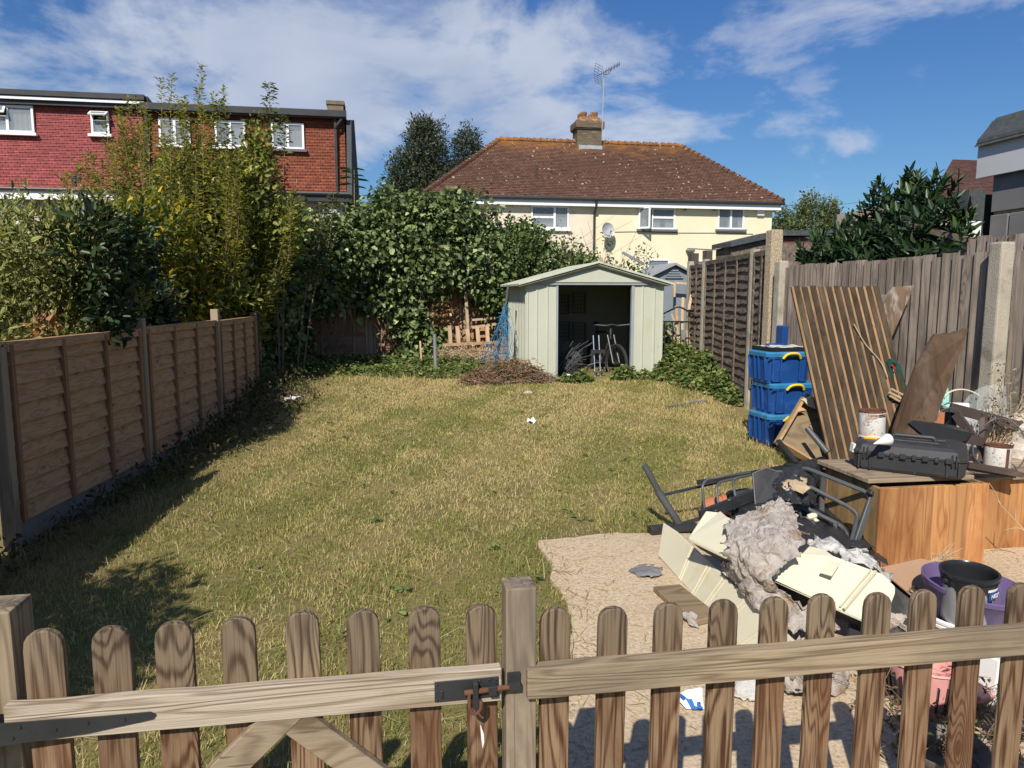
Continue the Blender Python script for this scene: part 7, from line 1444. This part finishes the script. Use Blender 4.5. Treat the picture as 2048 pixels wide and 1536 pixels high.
# ---- cardboard, black sheet, tub, buckets
cdp = thing('cardboard_sheet', 'flat brown cardboard sheet with dark marking, behind the purple tub', 'cardboard', tuple(pz(1820, 1160, 0)))
MB().prism([pz(1766, 1134, .30), pz(1842, 1117, .31), pz(1895, 1128, .30), pz(1915, 1170, .25), pz(1862, 1208, .20), pz(1830, 1196, .215), pz(1772, 1148, .28)], (0, 0, -.006)).build('card', 'card_brown', cdp)
textmesh('KE', .045, 'card_mark', Matrix.Translation(pz(1830, 1178, .255)) @ Euler((R(17), 0, R(28))).to_matrix().to_4x4(), cdp, 'marking')
one('black_board', 'dirty black plastic board sloping below the cardboard', 'board', MB().prism([pz(1762, 1140, .275), pz(1775, 1146, .27), pz(1835, 1195, .205), pz(1850, 1300, .03), pz(1740, 1300, .02), pz(1770, 1240, .12)], (0, 0, -.012)), 'black_plastic')
one('black_bag', 'black box-like base under the sloping cream panel, behind the pickets', 'box', MB().prism([pz(1700, 1225, .14), pz(1765, 1245, .14), pz(1780, 1290, .08), pz(1690, 1290, .08)], (0, 0, -.12)), 'black_plastic', bevel=.01)
crumple('broken_rubble', 'flaky pale rubble on the black board, between two pickets', 'rubble', [[pz(1772, 1235, .14), pz(1790, 1228, .15), pz(1812, 1236, .14)], [pz(1772, 1248, .12), pz(1792, 1245, .13), pz(1814, 1252, .12)], [pz(1775, 1262, .08), pz(1795, 1262, .09), pz(1812, 1266, .08)]], 12, 12, .014, 'membrane', .004, 31, .5, fine=22)
tc_ = pz(1941, 1166, .34)
wk2 = thing('white_tub', 'white ribbed bucket half hidden under the purple tub', 'bucket', (tc_.x - .03, tc_.y - .02, .02))
MB().lathe([(.001, 0), (.14, 0), (.165, .15), (.178, .155), (.178, .165), (.170, .168), (.178, .175), (.178, .185), (.165, .19), (.15, .10)], 36).build('body', 'white_plastic', wk2, world=False, smooth=True)
tub = thing('purple_tub', 'purple round plastic tub holding the black paint bucket', 'tub', (tc_.x, tc_.y, .17), (R(5), R(4), 0))
MB().lathe([(.001, 0), (.15, 0), (.165, .03), (.205, .15), (.212, .155), (.216, .175), (.208, .178), (.198, .155), (.158, .02), (.001, .015)], 48).build('body', 'purple_plastic', tub, world=False, smooth=True)
bcx = pz(1938, 1140, .435)
pb = thing('paint_bucket', 'open black-rimmed silver paint bucket standing in the purple tub', 'paint bucket', (bcx.x, bcx.y, .215), (R(3), R(-2), 0))
MB().lathe([(.001, 0), (.095, 0), (.108, .20)], 40).build('body', 'tin_silver', pb, world=False, smooth=True)
MB().lathe([(.108, .195), (.112, .198), (.116, .212), (.116, .222), (.106, .226), (.100, .218), (.098, .20), (.090, .01), (.001, .01)], 40).build('rim', 'paint_black', pb, world=False, smooth=True)
vs = []; K = 60
for i in range(K + 1):
    an = 2 * PI * i / K; dl = .03 + .12 * max(0, mnoise.noise(Vector((i * .25, 0, 3)))) + (.15 if -2.7 < (an - 2 * PI if an > PI else an) < -1.35 else 0) * (.5 + .5 * math.sin(i * 1.1))
    r1 = .1088; zt = .198; zb = max(.0, zt - dl); r0 = .0958 + .013 * zb / .2; vs += [(r0 * math.cos(an), r0 * math.sin(an), zb), (r1 * math.cos(an), r1 * math.sin(an), zt)]
MB().add(vs, [(2 * i, 2 * i + 2, 2 * i + 3, 2 * i + 1) for i in range(K)]).build('paint_drips', 'paint_black', pb, world=False)
an0 = -PI / 2 + .32
def wrapq(a_c, zc, w_, h_, name, mat, rr=.1092):
    vs = []
    for i in range(7):
        a = a_c + (i / 6 - .5) * w_ / .105
        for z_ in (zc - h_ / 2, zc + h_ / 2): r_ = .0965 + .013 * z_ / .2 + (rr - .1092) + .0012; vs.append((r_ * math.cos(a), r_ * math.sin(a), z_))
    return MB().add(vs, [(2 * i, 2 * i + 2, 2 * i + 3, 2 * i + 1) for i in range(6)]).build(name, mat, pb, world=False)
wrapq(an0, .150, .058, .040, 'badge', 'badge_blue'); wrapq(an0 - .05, .177, .062, .012, 'badge_strip', 'white_plastic')
rr_ = .1092 + .0008; loc_ = Matrix.Translation((rr_ * math.cos(an0 + .02), rr_ * math.sin(an0 + .02), .150)) @ Euler((R(94), 0, an0 + PI / 2)).to_matrix().to_4x4()
textmesh("NES'", .027, 'white_plastic', WM[pb.name] @ loc_, pb)
MB().tube([(-.122, 0, .19), (-.108, 0, .19)], .010, 8).tube([(.108, 0, .19), (.122, 0, .19)], .010, 8).build('lug', 'black_plastic', pb, world=False)
MB().tube(spline([(.12, 0, .19), (.118, -.05, .13), (.085, -.095, .10), (.03, -.118, .09)], 5), .0022, 5).build('wire_handle', 'chrome', pb, world=False)
pcr = thing('pink_basket', 'pink slotted plastic basket on the ground behind the right-hand pickets', 'basket', tuple(pz(1840, 1400, 0)))
pc = pz(1850, 1420, 0)
mb = MB(); mb.lathe([(.001, .01), (.12, .01), (.15, .21), (.158, .215), (.155, .222), (.145, .215), (.112, .02)], 28, Matrix.Translation(pc)); mb.build('body', 'pink_plastic', pcr, smooth=True)
mb = MB()
for i in range(28):
    a = 2 * PI * i / 28; mb.beam(pc + Vector((.132 * math.cos(a), .132 * math.sin(a), .06)), pc + Vector((.149 * math.cos(a), .149 * math.sin(a), .17)), .006, .014)
mb.build('slots', 'paint_black', pcr)
one('white_block', 'white box with a blue edge behind the rightmost pickets', 'box', MB().box(pz(1985, 1345, .12) + Vector((0, 0, -.02)), (.12, .10, .2), rot=(0, .1, .3)), 'white_plastic', bevel=.006)
one('pink_scrap', 'small pink plastic piece right of the pink basket', 'plastic piece', MB().box(pz(1955, 1385, .08), (.12, .08, .03), rot=(.3, .2, .4)), 'pink_plastic', bevel=.004)
one('beige_pan', 'beige shallow pan on the slab at the very bottom, behind the pickets', 'pan', MB().lathe([(.001, .01), (.10, .01), (.13, .07), (.138, .072), (.13, .05), (.10, .02)], 28, Matrix.Translation(pz(1890, 1530, .02))), 'gravel_board', True)
dw = thing('dark_weeds', 'dark tangled weeds and twigs behind the pickets at the lower right', 'weeds', (2.1, 2.4, 0))
paths = []
for i in range(160):
    b0 = pz(random.uniform(1790, 2048), random.uniform(1360, 1560), 0); paths.append(spline([b0, b0 + Vector((random.gauss(0, .06), random.gauss(0, .06), .06)), b0 + Vector((random.gauss(0, .12), random.gauss(0, .1), random.uniform(.05, .2)))], 4))
stems('twigs', paths, [.0028] * 160, 'twig_brown', dw, 3)
P = np.array([tuple(random.choice(paths)[random.randint(2, 8)] + Vector((random.gauss(0, .03), random.gauss(0, .03), random.gauss(0, .02)))) for _ in range(1100)]); leaves('leaves', P, rng.normal(size=(1100, 3)), norm(rng.normal(size=(1100, 3)) * .5 + UPV), .022 * rng.uniform(.5, 1.4, 1100), palette(1100, [(.07, .09, .03), (.14, .13, .06), (.2, .16, .09)], [3, 2, 1]), 'leaf_matt', dw, .5, .2, .2)
# dark debris filling the middle of the heap
crumple('black_tarpaulin', 'crumpled dark tarpaulin lying underneath the whole rubbish heap', 'tarpaulin',
        [[pz(1420, 1040, .10), pz(1520, 1000, .22), pz(1620, 985, .25), pz(1720, 1030, .15)], [pz(1440, 1080, .12), pz(1530, 1060, .25), pz(1630, 1060, .28), pz(1740, 1090, .18)], [pz(1480, 1130, .08), pz(1560, 1120, .20), pz(1650, 1130, .22), pz(1760, 1150, .15)], [pz(1560, 1230, .03), pz(1620, 1200, .10), pz(1700, 1210, .10), pz(1780, 1220, .08)]], 36, 36, .03, 'black_sheet', .004, 41, 1, fine=8)
# dark dry weeds and litter along the shaded foot of the left fence
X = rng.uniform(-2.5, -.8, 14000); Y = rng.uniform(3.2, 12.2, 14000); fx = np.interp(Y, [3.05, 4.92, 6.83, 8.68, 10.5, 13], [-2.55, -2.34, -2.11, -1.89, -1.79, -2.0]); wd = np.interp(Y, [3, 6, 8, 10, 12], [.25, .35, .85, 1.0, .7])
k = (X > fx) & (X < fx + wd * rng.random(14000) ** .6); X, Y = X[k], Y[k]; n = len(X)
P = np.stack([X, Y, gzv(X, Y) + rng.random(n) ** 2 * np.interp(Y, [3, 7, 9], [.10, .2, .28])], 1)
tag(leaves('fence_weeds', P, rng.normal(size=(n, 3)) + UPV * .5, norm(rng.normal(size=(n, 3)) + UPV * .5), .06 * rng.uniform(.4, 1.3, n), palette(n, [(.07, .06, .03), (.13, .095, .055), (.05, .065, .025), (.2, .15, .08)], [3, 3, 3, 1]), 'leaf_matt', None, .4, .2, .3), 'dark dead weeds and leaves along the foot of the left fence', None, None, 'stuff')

# broad-leaved weeds dotted through the lawn
P = []; Tn = []
for i in range(70):
    x = random.uniform(-1.7, 3.6); y = random.uniform(3.0, 11.2)
    if bool(in_slab(np.array([x]), np.array([y]))[0]) or x < np.interp(y, [3, 7, 10], [-2.0, -1.6, -1.2]): continue
    for j in range(random.randint(4, 12)):
        a = random.uniform(0, 6.28); P.append((x + random.gauss(0, .03), y + random.gauss(0, .03), gz(x, y) + random.uniform(.01, .045))); Tn.append((math.cos(a), math.sin(a), .35))
n = len(P)
tag(leaves('lawn_weeds', np.array(P), np.array(Tn), norm(rng.normal(size=(n, 3)) * .3 + UPV), .04 * rng.uniform(.5, 1.5, n), palette(n, [(.20, .26, .08), (.15, .20, .06), (.26, .30, .10)], [3, 3, 1]), 'leaf', None, .55, .15, .25), 'small green broad-leaved weeds dotted through the lawn', None, None, 'stuff')
# long dry stalks lying across the lawn
n = 2200; X = rng.uniform(-2.0, 4.2, n); Y = rng.uniform(2.1, 11.5, n); k = klawn(X, Y); X, Y = X[k], Y[k]; n = len(X); a = rng.random(n) * PI; L = rng.uniform(.06, .22, n)
d = np.stack([np.cos(a), np.sin(a), np.zeros(n)], 1); nr_ = np.stack([-np.sin(a), np.cos(a), np.zeros(n)], 1); w_ = (.0010 + .00022 * Y)[:, None]
B = np.stack([X, Y, gzv(X, Y) + .022], 1); mid = B + d * L[:, None] * .5 + nr_ * (rng.normal(size=(n, 1)) * .018) + UPV * .022; tip = B + d * L[:, None]
V = np.stack([B - nr_ * w_, B + nr_ * w_, mid + nr_ * w_, mid - nr_ * w_, tip + nr_ * w_, tip - nr_ * w_], 1).reshape(-1, 3); b = (np.arange(n) * 6)[:, None]; F = np.concatenate([b + np.array([0, 1, 2, 3]), b + np.array([3, 2, 4, 5])], 1).ravel()
tag(npmesh('dry_lawn_stalks', V, F, 4, np.repeat(palette(n, [(.50, .42, .24), (.36, .27, .14)], [3, 1]), 6, 0), 'grass_blade'), 'long dry stalks lying across the lawn', None, None, 'stuff')

# small details
pk8 = [o for o in gate.children if o.name.startswith('picket')][7]
MB().prism([(-.001, -.0105, .585), (.003, -.0105, .60), (.002, -.0105, .62), (-.004, -.0105, .64), (-.006, -.0105, .645), (-.004, -.0105, .61)], (0, .001, 0)).build('paint_mark', 'white_plastic', pk8, world=False)
for i, (x, y, z, sx_, sy_, sz_) in enumerate([(2.95, 12.35, .13, .22, .2, .42), (3.25, 12.55, .13, .2, .2, .55)]):
    m_ = MB().lathe([(.001, 0), (sx_ * .9, .0), (sx_, sz_ * .3), (sx_ * .8, sz_ * .75), (sx_ * .3, sz_), (.001, sz_)], 14, Matrix.Translation((x, y, z)))
    one('dark_sack', ('lower', 'taller')[i] + ' dark sack slumped at the back of the shed', 'sack', m_, 'black_cloth', True)
mb = MB()
for i in range(30):
    a = Vector((random.uniform(2.75, 3.3), random.uniform(11.45, 12.1), .15)); mb.beam(a, a + Vector((random.uniform(-.15, .15), random.uniform(-.1, .1), random.uniform(.03, .3))), random.uniform(.02, .06), .02)
one('scrap_pile', 'jumble of small dark scraps just inside the shed door', 'scrap', mb, 'iron_black', kind='stuff')
